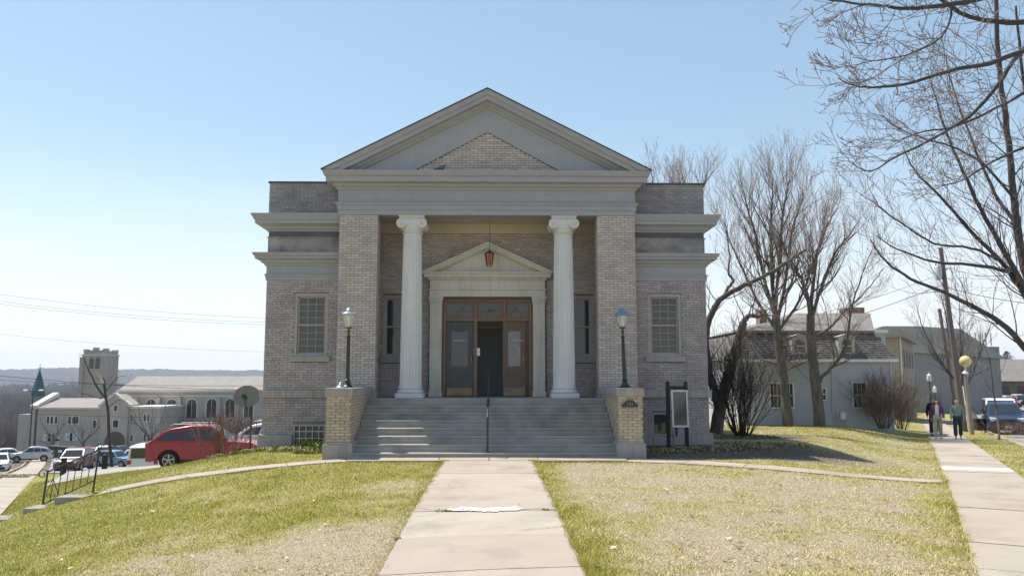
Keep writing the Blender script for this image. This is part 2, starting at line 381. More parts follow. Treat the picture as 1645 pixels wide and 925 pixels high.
def grass_mat(name, blade=False):
    m, nt, b = new_mat(name); N = nt.nodes; L = nt.links
    at = N.new('ShaderNodeAttribute'); at.attribute_name = 'green'
    ad = N.new('ShaderNodeAttribute'); ad.attribute_name = 'dirt'
    g = N.new('ShaderNodeNewGeometry')
    n1 = N.new('ShaderNodeTexNoise'); n1.inputs['Scale'].default_value = 26; n1.inputs['Detail'].default_value = 5; L.new(g.outputs['Position'], n1.inputs['Vector'])
    mm = N.new('ShaderNodeMath'); mm.operation = 'MULTIPLY_ADD'; mm.inputs[1].default_value = 0.9; mm.inputs[2].default_value = -0.45
    L.new(n1.outputs['Fac'], mm.inputs[0]); aa = N.new('ShaderNodeMath'); aa.operation = 'ADD'; aa.use_clamp = True
    L.new(mm.outputs[0], aa.inputs[0]); L.new(at.outputs['Fac'], aa.inputs[1])
    rp = N.new('ShaderNodeValToRGB'); cr = rp.color_ramp
    cr.elements[0].position = 0.10; cr.elements[0].color = (0.455, 0.385, 0.262, 1)
    cr.elements[1].position = 0.85; cr.elements[1].color = (0.325, 0.30, 0.07, 1)
    e = cr.elements.new(0.45); e.color = (0.41, 0.36, 0.16, 1)
    L.new(aa.outputs[0], rp.inputs['Fac'])
    mx = N.new('ShaderNodeMix'); mx.data_type = 'RGBA'; mx.inputs['B'].default_value = (0.13, 0.11, 0.09, 1)
    L.new(ad.outputs['Fac'], mx.inputs['Factor']); L.new(rp.outputs['Color'], mx.inputs['A'])
    out = mx.outputs['Result']
    hs = N.new('ShaderNodeHueSaturation'); mr = N.new('ShaderNodeMapRange'); L.new(out, hs.inputs['Color'])
    if blade:
        mr.inputs['To Min'].default_value = 0.85; mr.inputs['To Max'].default_value = 1.95
        L.new(g.outputs['Random Per Island'], mr.inputs['Value'])
        sock(b, 'Transmission Weight').default_value = 0.0
        sock(b, 'Subsurface Weight').default_value = 0.0
    else:
        n2 = N.new('ShaderNodeTexNoise'); n2.inputs['Scale'].default_value = 70; n2.inputs['Detail'].default_value = 3; L.new(g.outputs['Position'], n2.inputs['Vector'])
        mr.inputs['From Min'].default_value = 0.3; mr.inputs['From Max'].default_value = 0.7
        mr.inputs['To Min'].default_value = 0.6; mr.inputs['To Max'].default_value = 1.08; L.new(n2.outputs['Fac'], mr.inputs['Value'])
        bp = N.new('ShaderNodeBump'); bp.inputs['Strength'].default_value = 0.7; bp.inputs['Distance'].default_value = 0.04
        L.new(n2.outputs['Fac'], bp.inputs['Height']); L.new(bp.outputs['Normal'], b.inputs['Normal'])
    L.new(mr.outputs['Result'], hs.inputs['Value']); L.new(hs.outputs['Color'], b.inputs['Base Color'])
    b.inputs['Roughness'].default_value = 0.85; sock(b, 'Specular IOR Level', 'Specular').default_value = 0.2
    return m
M['lawn'] = grass_mat('lawn_turf'); M['blade'] = grass_mat('grass_blade', True)
me = bpy.data.meshes.new('ground'); me.from_pydata(gv, [], gf); me.update()
me.polygons.foreach_set('use_smooth', [True] * len(me.polygons))
a1 = me.attributes.new('green', 'FLOAT', 'POINT'); a1.data.foreach_set('value', [green(x, y) if abs(x) < 60 and y < 120 else 0.25 for x, y, z in gv])
a2 = me.attributes.new('dirt', 'FLOAT', 'POINT'); a2.data.foreach_set('value', [dirt(x, y) if abs(x) < 60 and y < 120 else 1.0 for x, y, z in gv])
me.materials.append(M['lawn']); kind(link('ground', me), 'structure')

# grass blades: one mass, denser and finer near the viewer
def make_blades(n, seed=3):
    r = random.Random(seed); vs = []; at = []; ad = []; k = 0
    while k < n:
        d = 8.0 + 30.0 * (r.random() ** 1.7)
        px = r.uniform(-0.66, 0.68)
        x = 0.3 + d * px; y = -21.7 + d
        edge = r.random() < 0.07
        if edge:                      # ragged growth along the edges of the paving
            q = abs(r.gauss(0, 0.045)) - 0.02; c_ = r.random()
            if c_ < 0.35: x = walk_l(y) - q
            elif c_ < 0.7: x = walk_r(y) + q
            else: x = right_edge(y) - q
            if y > -3.8 and c_ < 0.7: continue
        if x < -22 or x > 22: continue
        if paved(x, y, -0.05 * r.random() ** 2) : continue
        if s_left(x, y) < 0.02 or (s_right(x, y) < 0.0 and s_right(x, y) > -1.45) or s_right(x, y) < -2.9: continue
        if -6.2 < x < 6.2 and y > 0.3: continue
        dd = dirt(x, y)
        if r.random() < dd * 0.75: continue
        z = ground_z(x, y) - 0.004; g = green(x, y)
        h = (0.022 + 0.03 * r.random()) * (0.55 + 0.7 * g) * (1.8 if edge or r.random() < 0.03 else 1) * (0.7 + 0.9 * max(0.0, nz(x, y, 2.2, 5.0, 2))); w = 0.0028 + 0.00022 * d
        a = r.uniform(0, 6.283); b = r.uniform(0, 6.283); ln = (r.uniform(0.2, 1.0) + (1 - g) * 0.9) * h
        ca, sa = math.cos(a) * w, math.sin(a) * w
        vs += [(x - ca, y - sa, z), (x + ca, y + sa, z), (x + math.cos(b) * ln, y + math.sin(b) * ln, z + h)]
        gg = max(0, min(1, g + r.uniform(-0.42, 0.38))); at += [gg] * 3; ad += [dd * 0.5] * 3; k += 1
    m_ = bpy.data.meshes.new('grass'); m_.from_pydata(vs, [], [(3*i, 3*i+1, 3*i+2) for i in range(n)])
    t = m_.attributes.new('green', 'FLOAT', 'POINT'); t.data.foreach_set('value', at)
    t = m_.attributes.new('dirt', 'FLOAT', 'POINT'); t.data.foreach_set('value', ad)
    m_.materials.append(M['blade'])
    o = kind(link('grass', m_), 'stuff'); o['label'] = 'short patchy green and straw coloured lawn grass'
    return o
make_blades(380000)

# ------------------------------------------------------------------ paving: every slab on its own
def slab(parent, quad, m, top=0.03, thick=0.12, n=4, zf=ground_z):
    """quad: near-left, near-right, far-right, far-left (x, y); follows the ground"""
    mb = MB(); rows = []
    for k in range(n + 1):
        t = k / n
        row = []
        for u in (0, 0.5, 1):
            ax = quad[0][0]*(1-u) + quad[1][0]*u; ay = quad[0][1]*(1-u) + quad[1][1]*u
            bx = quad[3][0]*(1-u) + quad[2][0]*u; by = quad[3][1]*(1-u) + quad[2][1]*u
            x, y = ax*(1-t) + bx*t, ay*(1-t) + by*t
            row.append((x, y, zf(x, y) + top))
        rows.append(row)
    for k in range(n):
        for u in range(2):
            mb.face([rows[k][u], rows[k][u+1], rows[k+1][u+1], rows[k+1][u]])
    dn = lambda p: (p[0], p[1], p[2] - thick)
    mb.face([dn(rows[0][0]), dn(rows[0][2]), rows[0][2], rows[0][1], rows[0][0]])
    mb.face([dn(rows[n][2]), dn(rows[n][0]), rows[n][0], rows[n][1], rows[n][2]])
    for k in range(n):
        mb.face([dn(rows[k+1][0]), dn(rows[k][0]), rows[k][0], rows[k+1][0]])
        mb.face([dn(rows[k][2]), dn(rows[k+1][2]), rows[k+1][2], rows[k][2]])
    o_ = mb.build('slab', m, parent)
    bm = bmesh.new(); bm.from_mesh(o_.data); bmesh.ops.remove_doubles(bm, verts=bm.verts, dist=0.0005); bm.to_mesh(o_.data); bm.free()
    return o_
fw = kind(empty('front_walk', (0.1, -10, 0)), 'structure')
ys = [-3.78, -5.9, -8.2, -9.95, -11.6, -13.2, -14.8, -16.4, -18.0, -20.0, -22.0, -24.0]
J = 0.009
for a, b in zip(ys, ys[1:]):
    slab(fw, [(walk_l(b), b + J), (walk_r(b), b + J), (walk_r(a), a - J), (walk_l(a), a - J)], M['concrete'], top=0.03 + rng.uniform(-0.003, 0.004), n=8)
# apron in front of the steps
for x0, x1 in ((-3.0, -1.0), (-1.0, 0.11), (0.11, 1.2), (1.2, 3.15)):
    slab(fw, [(x0 + J, -3.75), (x1 - J, -3.75), (x1 - J, -3.0), (x0 + J, -3.0)], M['concrete'], top=0.031)
def strip(parent, pts, hw, m, ln=1.3, gap=J, **kw):
    """a row of slabs along a line"""
    P = [Vector(p) for p in pts]; out = []
    tot = [0]
    for a, b in zip(P, P[1:]): tot.append(tot[-1] + (b - a).length)
    n = max(1, round(tot[-1] / ln))
    def at(t):
        for i in range(len(P) - 1):
            if t <= tot[i+1] or i == len(P) - 2:
                return P[i] + (P[i+1] - P[i]) * ((t - tot[i]) / (tot[i+1] - tot[i]))
    def nrm(t):
        d = at(min(tot[-1], t + 0.25)) - at(max(0, t - 0.25)); d.normalize(); return Vector((-d.y, d.x))
    for k in range(n):
        t0, t1 = tot[-1]*k/n + gap, tot[-1]*(k+1)/n - gap
        a, b, na, nb = at(t0), at(t1), nrm(t0), nrm(t1)
        out.append(slab(parent, [tuple(a + na*hw), tuple(a - na*hw), tuple(b - nb*hw), tuple(b + nb*hw)], m, **kw))
    return out
gp = kind(empty('garden_path', (-6, -4, 0)), 'structure')
strip(gp, PATH_C[1:6], 0.26, M['concrete'], 1.2, top=0.012)
gp2 = kind(empty('garden_path', (6, -4.5, 0)), 'structure')
strip(gp2, PATH_C[6:], 0.33, M['concrete'], 1.2, top=0.012)
rs = kind(empty('sidewalk', (12, 0, -0.2)), 'structure')
zr_ = lambda x, y: right_z(y)
def rline(off, y): return (right_edge(y) + off / 0.889, y)
y = -24.0; k = 0; step_y = 1.36
while y < 70:
    y2 = y + step_y
    mt_ = M['new_concrete'] if -4.55 < y < -3.25 else M['concrete']
    if -4.55 < y < -3.25:
        for (ya, yb, mm_) in ((y, y + 0.55, M['concrete']), (y + 0.55, y2 , M['new_concrete'])):
            slab(rs, [rline(0, ya + J), rline(1.4, ya + J - 0.7), rline(1.4, yb - J - 0.7), rline(0, yb - J)], mm_, top=0.032, n=4, zf=zr_)
    else:
        slab(rs, [rline(0, y + J), rline(1.4, y + J - 0.7), rline(1.4, y2 - J - 0.7), rline(0, y2 - J)], mt_, top=0.03 + rng.uniform(-0.003, 0.004), n=4, zf=zr_)
    y = y2; k += 1
    if y > 20: step_y = 3.0
ls = kind(empty('sidewalk', (-14, 2, -1.8)), 'structure')
zl_ = lambda x, y: street_z(y)
def lline(off, y): return (left_edge(y) - off / 0.884, y)
y = -18.0; step_y = 1.35
while y < 95:
    y2 = y + step_y
    slab(ls, [lline(1.5, y + J), lline(0, y + J), lline(0, y2 - J), lline(1.5, y2 - J)], M['concrete'], top=0.03 + rng.uniform(-0.003, 0.004), n=3, zf=zl_)
    y = y2
    if y > 22: step_y = 3.2
def sheet(name, fn, nu, nv, m):
    vs = [fn(u / nu, v / nv) for v in range(nv + 1) for u in range(nu + 1)]
    fs = [(j*(nu+1)+i, j*(nu+1)+i+1, (j+1)*(nu+1)+i+1, (j+1)*(nu+1)+i) for j in range(nv) for i in range(nu)]
    me_ = bpy.data.meshes.new(name); me_.from_pydata(vs, [], fs); me_.materials.append(m)
    return kind(link(name, me_), 'structure')
def lst(u, v):
    y_ = -24 + 174 * v; x_ = left_edge(y_) - (2.05 + 9.0 * u) / 0.884
    return (x_, y_, street_z(y_) - 0.135)
sheet('street', lst, 2, 120, M['old_asphalt'])
def rst(u, v):
    y_ = -24 + 124 * v; x_ = right_edge(y_) + (3.0 + 9.0 * u) / 0.889
    return (x_, y_ , right_z(y_) - 0.135)
sheet('street', rst, 2, 80, M['old_asphalt'])
def kerb(fx, y0, y1, zf, n):
    mb = MB()
    for k in range(n):
        ya, yb = y0 + (y1 - y0) * k / n, y0 + (y1 - y0) * (k + 1) / n
        a0, a1, b0, b1 = fx(0, ya), fx(1, ya), fx(0, yb), fx(1, yb); za, zb = zf(ya) + 0.02, zf(yb) + 0.02
        mb.face([(*a0, za), (*a1, za), (*b1, zb), (*b0, zb)])
        for p, q in ((a0, b0), (a1, b1)):
            mb.face([(*p, za - 0.2), (*q, zb - 0.2), (*q, zb), (*p, za)])
    return kind(mb.build('kerb', M['concrete']), 'structure')
kerb(lambda u, y_: (left_edge(y_) - (1.9 + 0.15 * u) / 0.884, y_), -24, 110, street_z, 100)
kerb(lambda u, y_: (right_edge(y_) + (2.85 + 0.15 * u) / 0.889, y_), -24, 90, right_z, 80)
# driveway to the parked red car, and the parking lot down the slope
DQ = [(-16.1, 8.35, -2.0), (-9.2, 11.7, -1.42), (-20.08, 17.84, -2.50), (-10.5, 16.6, -1.75)]
def drv(u, v):
    a = [DQ[0][i] * (1 - v) + DQ[1][i] * v for i in range(3)]; b = [DQ[2][i] * (1 - v) + DQ[3][i] * v for i in range(3)]
    p = [a[i] * (1 - u) + b[i] * u for i in range(3)]
    return (p[0], p[1], max(p[2], ground_z(p[0], p[1]) + 0.03))
sheet('driveway', drv, 8, 16, M['drive'])
def lot(u, v):
    y_ = 33 + 66 * v; x_ = left_edge(y_) + 0.6 + 34 * u
    return (x_, y_, ground_z(x_, y_) + 0.05)
sheet('parking_lot', lot, 24, 40, M['old_asphalt'])
def rlot(u, v):
    y_ = 75 + 80 * v; x_ = right_edge(y_) + 6 + 80 * u
    return (x_, y_, right_z(y_) + 0.1)
sheet('parking_lot', rlot, 4, 10, M['old_asphalt'])
# white filler over the crack across the front walk
mb = MB(); cs = 0.022; cells = set()
for i in range(58):
    for j in range(22):
        x = -0.50 + i * cs; y = -10.17 + j * cs; u, v = (i - 29) / 29.0, (j - 10.5 - 2 * math.sin(i * 0.16)) / 10.5
        if 1.0 - u * u - 1.5 * v * v + 0.75 * nz(x, y, 5.0, 2.0, 4) > 0.28: cells.add((i, j))
todo = [(29, 10)] if (29, 10) in cells else [sorted(cells)[len(cells) // 2]]; keep = set(todo)
while todo:
    i, j = todo.pop()
    for q in ((i + 1, j), (i - 1, j), (i, j + 1), (i, j - 1)):
        if q in cells and q not in keep: keep.add(q); todo.append(q)
for i, j in keep:
    x = -0.50 + i * cs; y = -10.17 + j * cs
    mb.face([(px, py, ground_z(px, py) + 0.0405) for px, py in ((x, y), (x + cs, y), (x + cs, y + cs), (x, y + cs))])
tag(mb.build('concrete_patch', M['new_concrete']), 'ragged white patch over the crack in the front walk', 'patch')
# cracks: thin dark lines sunk in the slabs of the front walk
M['crack'] = mat('crack', (0.10, 0.085, 0.07), 1.0)
def crack(pts, w):
    mb = MB(); pr_ = random.Random(int(abs(pts[0][0]) * 100))
    P = []
    for (a, b) in zip(pts, pts[1:]):
        for k in range(8):
            t = k / 8; P.append((a[0] + (b[0]-a[0])*t, a[1] + (b[1]-a[1])*t + pr_.uniform(-0.018, 0.018)))
    P.append(pts[-1])
    for k, (a, b) in enumerate(zip(P, P[1:])):
        wa = w * (0.4 + 0.6 * abs(math.sin(k * 0.7)))
        mb.face([(a[0], a[1]-wa, ground_z(*a)+0.0375), (b[0], b[1]-wa, ground_z(*b)+0.0375), (b[0], b[1]+wa, ground_z(*b)+0.0375), (a[0], a[1]+wa, ground_z(*a)+0.0375)])
    return mb.build('crack', M['crack'], fw)
crack([(0.55, -11.4), (0.95, -11.25), (1.14, -11.15)], 0.008)
crack([(-0.86, -9.75), (-0.5, -9.9), (-0.3, -9.95)], 0.009)
crack([(-0.86, -10.35), (-0.6, -10.2), (-0.44, -9.98)], 0.006)
crack([(0.60, -9.93), (0.9, -9.85), (1.12, -9.98)], 0.010)
# distant hills across the valley
def hill(u, v):
    az = R(-62) + R(124) * u
    base = 2100 + 1500 * v
    h = -60 + (98 + 10 * noise.noise(Vector((u * 9, v * 2, 0))) + 9 * noise.noise(Vector((u * 30, v * 3, 4)))) * math.sin(min(1, v * 1.5) * math.pi / 2)
    if v > 0.55: h += 3.5 * noise.noise(Vector((u * 700, v * 40, 9))) + 3.0 * noise.noise(Vector((u * 260, v * 20, 2)))
    return (base * math.sin(az), base * math.cos(az) - 21.7, h)
M['hill'] = mat('wooded_hill', (0.11, 0.105, 0.11), 1.0, col2=(0.065, 0.07, 0.085), scale=0.02, detail=8)
hl = sheet('hills', hill, 900, 12, M['hill'])

# last year's leaves and scraps lying on the lawn and walk
r = random.Random(19); mb = MB()
for _ in range(520):
    d = 8.3 + 14 * r.random() ** 1.2; x = 0.3 + d * r.uniform(-0.62, 0.66); y = -21.7 + d
    if s_left(x, y) < 0.1 or s_right(x, y) < 0.0 or y > -3.2: continue
    on = paved(x, y)
    if on and r.random() < 0.8: continue
    z = ground_z(x, y) + (0.034 if on else r.uniform(0.015, 0.035)); a = r.uniform(0, 6.283); l = r.uniform(0.018, 0.05); w = l * r.uniform(0.4, 0.8)
    u = Vector((math.cos(a), math.sin(a), r.uniform(-0.3, 0.4))) * l; v = Vector((-math.sin(a), math.cos(a), r.uniform(-0.3, 0.4))) * w; c = Vector((x, y, z + 0.01))
    m_ = r.randrange(3)
    mb.face([c - u, c - v * 0.6, c + u * 0.2 - v, c + u], m_); mb.face([c + u, c + v, c - u * 0.2 + v * 0.8, c - u], m_)
o = kind(mb.build('fallen_leaves', [mat('dry_leaf', (0.33, 0.25, 0.16), 0.8), mat('pale_dry_leaf', (0.55, 0.48, 0.37), 0.8), mat('brown_leaf', (0.17, 0.12, 0.08), 0.8)]), 'stuff'); o['label'] = 'dry leaves scattered over the lawn'

tag(MB().tube([(6.05, -11.35, right_z(0) + 0.037), (6.2, -11.2, right_z(0) + 0.042), (6.42, -11.13, right_z(0) + 0.04)], [0.006, 0.009, 0.005], 6).build('stick', mat('dry_stick', (0.16, 0.12, 0.09), 0.9)), 'short dry stick lying on the near part of the right sidewalk', 'stick')

# ------------------------------------------------------------------ the library
def courses(x0, x1, z0, z1, holes=(), bl=0.205, bh=0.0565, j=0.0105, seed=1, clip=None, header=6):
    """brick rectangles of one wall face, cut round the openings"""
    r = random.Random(seed); n = max(1, round((z1 - z0) / (bh + j))); ph = (z1 - z0) / n; out = []
    for k in range(n):
        za = z0 + k * ph + j / 2; zb = z0 + (k + 1) * ph - j / 2; zm = (za + zb) / 2
        a, b = (x0, x1) if clip is None else clip(zm)
        iv = [(a, b)]
        for (hx0, hx1, hz0, hz1) in holes:
            if zb > hz0 and za < hz1:
                nv = []
                for p, q in iv:
                    if hx0 > p: nv.append((p, min(q, hx0)))
                    if hx1 < q: nv.append((max(p, hx1), q))
                    if False: pass
                iv = [(p, q) for p, q in nv if q - p > 0.03 and not (p >= hx0 and q <= hx1)]
        hd = header and k % header == header - 1
        L_ = (bl / 2 if hd else bl) + j
        off = (L_ / 2 if k % 2 else 0) + r.uniform(-0.008, 0.008)
        for p, q in iv:
            x = x0 - L_ + off % L_
            while x < q:
                a_, b_ = max(p, x + j / 2), min(q, x + L_ - j / 2)
                if b_ - a_ > 0.03: out.append((a_, b_, za, zb))
                x += L_
    return out
def core(mb, x0, x1, z0, z1, y0, y1, holes):
    """wall block with rectangular openings"""
    xs = sorted({x0, x1} | {h for o in holes for h in o[:2]}); zs_ = sorted({z0, z1} | {h for o in holes for h in o[2:]})
    for xa, xb in zip(xs, xs[1:]):
        run = None
        for za, zb in zip(zs_, zs_[1:]):
            cx, cz = (xa + xb) / 2, (za + zb) / 2
            if any(h[0] < cx < h[1] and h[2] < cz < h[3] for h in holes):
                if run: mb.box(xa, xb, y0, y1, run[0], run[1]); run = None
            else: run = (run[0], zb) if run else (za, zb)
        if run: mb.box(xa, xb, y0, y1, run[0], run[1])
    return mb
_bm = {}
def one_brick(parent, a, b, za, zb, y, mt, d=0.012):
    w = round(b - a, 2); h = round(zb - za, 3); key = (w, h, mt.name)
    if key not in _bm:
        mb = MB(); mb.box(-w/2, w/2, 0, d, -h/2, h/2, back=False); _bm[key] = mb.mesh('brick', mt)
    return link('brick', _bm[key], parent, loc=((a + b) / 2, y, (za + zb) / 2))
lib = thing('library', 'symmetrical tan brick library with columned portico and grey pediment', 'library', (0, 3, 0))
loose = MB(); loose_w = MB(); loose_a = MB()      # bricks past the 300 that stand alone
def face_bricks(lst, y, r=random.Random(2), to=None):
    for a, b, za, zb in lst:
        (loose if to is None else to).box(a, b, y - r.uniform(0.009, 0.013), y, za, zb, back=False)

XW = 6.06; YW = 0.5; PF = 0.0
winL = (-5.27, -4.35, 2.45, 4.17); winR = (4.44, 5.36, 2.45, 4.17)
bwL = (-5.22, -4.35, -0.13, 0.62); bwR = (4.50, 5.05, 0.30, 0.92)
for sgn, win, bw in ((-1, winL, bwL), (1, winR, bwR)):
    xa, xb = (-XW, -3.7) if sgn < 0 else (3.7, XW)
    mb = MB(); core(mb, xa, xb, -0.9, 4.6, YW + 0.013, 1.0, [win, bw])
    mb.box(xa, xb, YW + 0.05, 1.0, 4.6, 6.1)
    w_ = mb.build('wall', M['mortar'], lib)
    fx0, fx1 = (-XW, -3.97) if sgn < 0 else (3.97, XW)
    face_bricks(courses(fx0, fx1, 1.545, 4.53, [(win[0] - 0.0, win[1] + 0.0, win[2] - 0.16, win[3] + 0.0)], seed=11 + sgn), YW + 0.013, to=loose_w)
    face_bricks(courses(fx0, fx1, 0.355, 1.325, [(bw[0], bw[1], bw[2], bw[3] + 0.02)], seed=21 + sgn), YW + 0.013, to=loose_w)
    # side and back walls
    xs0 = -XW if sgn < 0 else XW
    mb = MB(); mb.box(min(xs0, xs0 - sgn * 0.3), max(xs0, xs0 - sgn * 0.3), 1.001, 13, -1.6, 7.3)
    mb.build('side_wall', M['side_brick'], lib)
    # plinth in big stones, round the basement window
    zt = 0.352
    ends = [fx0 - (0.08 if sgn < 0 else 0), fx1 + (0.08 if sgn > 0 else 0)]
    segs = []
    holes = [bw]
    xs_ = [ends[0], bw[0], bw[1], ends[1]]
    for p, q, full in ((xs_[0], xs_[1], True), (xs_[1], xs_[2], False), (xs_[2], xs_[3], True)):
        if q - p < 0.05: continue
        mb = MB()
        if full:
            mb.box(p + 0.003, q - 0.003, 0.40, 0.52, -0.02, zt); o = mb.build('plinth_stone', M['stone'], lib); bevel(o, 0.012)
            mb = MB(); mb.box(p + 0.003, q - 0.003, 0.385, 0.52, -1.3, -0.026); o = mb.build('plinth_stone', M['stone'], lib); bevel(o, 0.012)
        else:
            mb.box(p + 0.003, q - 0.003, 0.40, 0.52, -1.3, bw[2] - 0.01); bevel(mb.build('plinth_stone', M['stone'], lib), 0.012)
    mb = MB(); xq = xs0 + sgn * 0.08
    mb.box(min(xs0, xq), max(xs0, xq), 0.523, 13, -1.6, zt); mb.build('plinth_stone', M['stone'], lib)
    # belt course stones
    x = ends[0]
    nb = 3
    for k in range(nb):
        p = ends[0] + (ends[1] - ends[0]) * k / nb; q = ends[0] + (ends[1] - ends[0]) * (k + 1) / nb
        mb = MB(); mb.box(p + 0.004, q - 0.004, 0.44, 0.52, 1.33, 1.54); bevel(mb.build('belt_stone', M['stone'], lib), 0.008)
    mb = MB(); mb.box(min(xs0, xq), max(xs0, xq), 0.523, 13, 1.33, 1.54); mb.build('belt_stone', M['stone'], lib)
    # entablature and the two cornices, returned along the flank
    def run(name, prof, mt, yw=YW, xw=XW):
        """prof: (offset outwards, z) from bottom to top"""
        mb = MB(); xin = sgn * 3.6; rows = []
        for o_, z_ in prof:
            rows.append([(xin, yw - o_, z_), (sgn * (xw + o_), yw - o_, z_), (sgn * (xw + o_), 13, z_)])
        for a, b in zip(rows, rows[1:]):
            for k in range(2):
                q = [a[k], a[k+1], b[k+1], b[k]]
                mb.face(q if sgn > 0 else q[::-1])
        return mb.build(name, mt, lib)
    run('frieze', [(0.0, 4.53), (0.025, 4.53), (0.025, 4.62), (0.04, 4.62), (0.04, 4.665), (0.06, 4.675), (0.06, 4.70), (0.015, 4.702), (0.015, 4.93)], M['trim'])
    run('cornice', [(0.015, 4.92), (0.05, 4.93), (0.07, 4.98), (0.12, 5.0), (0.16, 5.06), (0.16, 5.09), (0.27, 5.10), (0.27, 5.165), (0.30, 5.175), (0.33, 5.235), (0.335, 5.262), (0.0, 5.285)], M['trim'])
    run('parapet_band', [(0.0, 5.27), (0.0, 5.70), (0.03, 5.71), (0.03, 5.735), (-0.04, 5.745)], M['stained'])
    run('painted_shadow_band', [(-0.05, 5.735), (-0.03, 5.735), (-0.03, 5.90)], M['trim_dark'])  # gap under the cornice coloured dark, standing for its shade
    run('cornice', [(-0.04, 5.885), (0.03, 5.89), (0.03, 5.93), (0.08, 5.95), (0.12, 6.01), (0.16, 6.03), (0.16, 6.05), (0.29, 6.07), (0.29, 6.15), (0.31, 6.16), (0.36, 6.26), (0.385, 6.30), (0.385, 6.335), (-0.12, 6.38)], M['trim'])
    # attic
    mb = MB(); ax0, ax1 = (-6.10, -3.3) if sgn < 0 else (3.3, 6.10)
    mb.box(ax0, ax1, 0.623, 0.9, 6.2, 7.30); mb.build('attic_wall', M['mortar'], lib)
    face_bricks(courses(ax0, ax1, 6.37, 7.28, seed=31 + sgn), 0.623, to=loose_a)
    mb = MB(); mb.box(ax0 - 0.03, ax1 + 0.03, 0.58, 1.0, 7.285, 7.33); mb.build('coping', M['roof'], lib)
    mb = MB(); mb.box(min(xs0 + sgn*0.04, xs0 - sgn * 0.26), max(xs0 + sgn*0.04, xs0 - sgn * 0.26), 0.901, 13, 6.3, 7.30); mb.build('attic_wall', M['side_brick'], lib)
    mb = MB(); mb.box(min(xs0 + sgn*0.07, xs0 - sgn * 0.3), max(xs0 + sgn*0.07, xs0 - sgn * 0.3), 1.003, 13, 7.285, 7.343); mb.build('coping', M['roof'], lib)
    # double hung window, 3 x 4 panes in each sash
    def hung(name, x0, x1, z0, z1, yf, cols, rows_, gl, deep=0.10, fw_=0.075):
        wroot = MB()
        wroot.box(x0, x0 + fw_, yf, yf + deep + 0.12, z0, z1); wroot.box(x1 - fw_, x1, yf, yf + deep + 0.12, z0, z1)
        wroot.box(x0 + fw_, x1 - fw_, yf, yf + deep + 0.12, z1 - fw_, z1); wroot.box(x0 + fw_, x1 - fw_, yf, yf + deep + 0.12, z0, z0 + fw_ * 0.8)
        wo_ = wroot.build(name, M['sash'], lib)
        zi0, zi1 = z0 + fw_ * 0.8, z1 - fw_; xi0, xi1 = x0 + fw_, x1 - fw_; zm = (zi0 + zi1) / 2
        for (sa, sb, dy) in ((zi0, zm + 0.02, 0.045), (zm - 0.02, zi1, 0.0)):
            b_ = 0.045; ys_ = yf + deep - 0.045 + dy
            s_ = MB(); s_.box(xi0, xi0 + b_, ys_, ys_ + 0.04, sa, sb); s_.box(xi1 - b_, xi1, ys_, ys_ + 0.04, sa, sb)
            s_.box(xi0 + b_, xi1 - b_, ys_, ys_ + 0.04, sa, sa + b_); s_.box(xi0 + b_, xi1 - b_, ys_, ys_ + 0.04, sb - b_, sb)
            gx0, gx1, gz0, gz1 = xi0 + b_, xi1 - b_, sa + b_, sb - b_; mw = 0.014
            for c in range(1, cols):
                xc = gx0 + (gx1 - gx0) * c / cols; s_.box(xc - mw/2, xc + mw/2, ys_ + 0.006, ys_ + 0.03, gz0, gz1)
            for c in range(1, rows_):
                zc = gz0 + (gz1 - gz0) * c / rows_; s_.box(gx0, gx1, ys_ + 0.004, ys_ + 0.028, zc - mw/2, zc + mw/2)
            s_.build('sash', M['sash'], wo_)
            for c in range(cols):
                for q in range(rows_):
                    p = MB(); t1 = rng.uniform(-0.0025, 0.0025); t2 = rng.uniform(-0.0025, 0.0025)
                    pa, pb = gx0 + (gx1 - gx0) * c / cols, gx0 + (gx1 - gx0) * (c + 1) / cols
                    qa, qb = gz0 + (gz1 - gz0) * q / rows_, gz0 + (gz1 - gz0) * (q + 1) / rows_
                    yp = ys_ + 0.022
                    p.face([(pa, yp + t1, qa), (pb, yp + t2, qa), (pb, yp - t1, qb), (pa, yp - t2, qb)]).build('pane', gl, wo_)
        return wo_
    wo1 = hung('window', *win, YW + 0.02, 3, 4, M['blind_glass'])
    mb = MB(); mb.box(win[0] - 0.09, win[1] + 0.09, YW - 0.07, YW + 0.13, win[2] - 0.15, win[2] - 0.003); bevel(mb.build('window_sill', M['stone'], lib), 0.008)
    # dark room behind
    mb = MB(); mb.box(win[0] - 0.1, win[1] + 0.1, 0.98, 1.03, win[2] - 0.2, win[3] + 0.1); mb.build('window_backing', M['dark'], wo1)
    # basement windows
    bo = MB(); f_ = 0.05; x0, x1, z0, z1 = bw; yb = 0.53
    bo.box(x0, x0 + f_, yb - 0.02, yb + 0.15, z0, z1); bo.box(x1 - f_, x1, yb - 0.02, yb + 0.15, z0, z1)
    bo.box(x0 + f_, x1 - f_, yb - 0.02, yb + 0.15, z1 - f_, z1); bo.box(x0 + f_, x1 - f_, yb - 0.02, yb + 0.15, z0, z0 + f_)
    bo_ = bo.build('basement_window', M['sash'] if sgn < 0 else M['stone'], lib)
    nc, nr = (5, 4) if sgn < 0 else (2, 2)
    if sgn < 0:
        bars = MB()
        for c in range(1, nc): bars.box(x0 + (x1-x0)*c/nc - 0.009, x0 + (x1-x0)*c/nc + 0.009, yb - 0.012, yb + 0.03, z0 + f_, z1 - f_)
        for c in range(1, nr): bars.box(x0 + f_, x1 - f_, yb - 0.014, yb + 0.028, z0 + (z1-z0)*c/nr - 0.009, z0 + (z1-z0)*c/nr + 0.009)
        bars.build('grille', M['white_stone'], bo_)
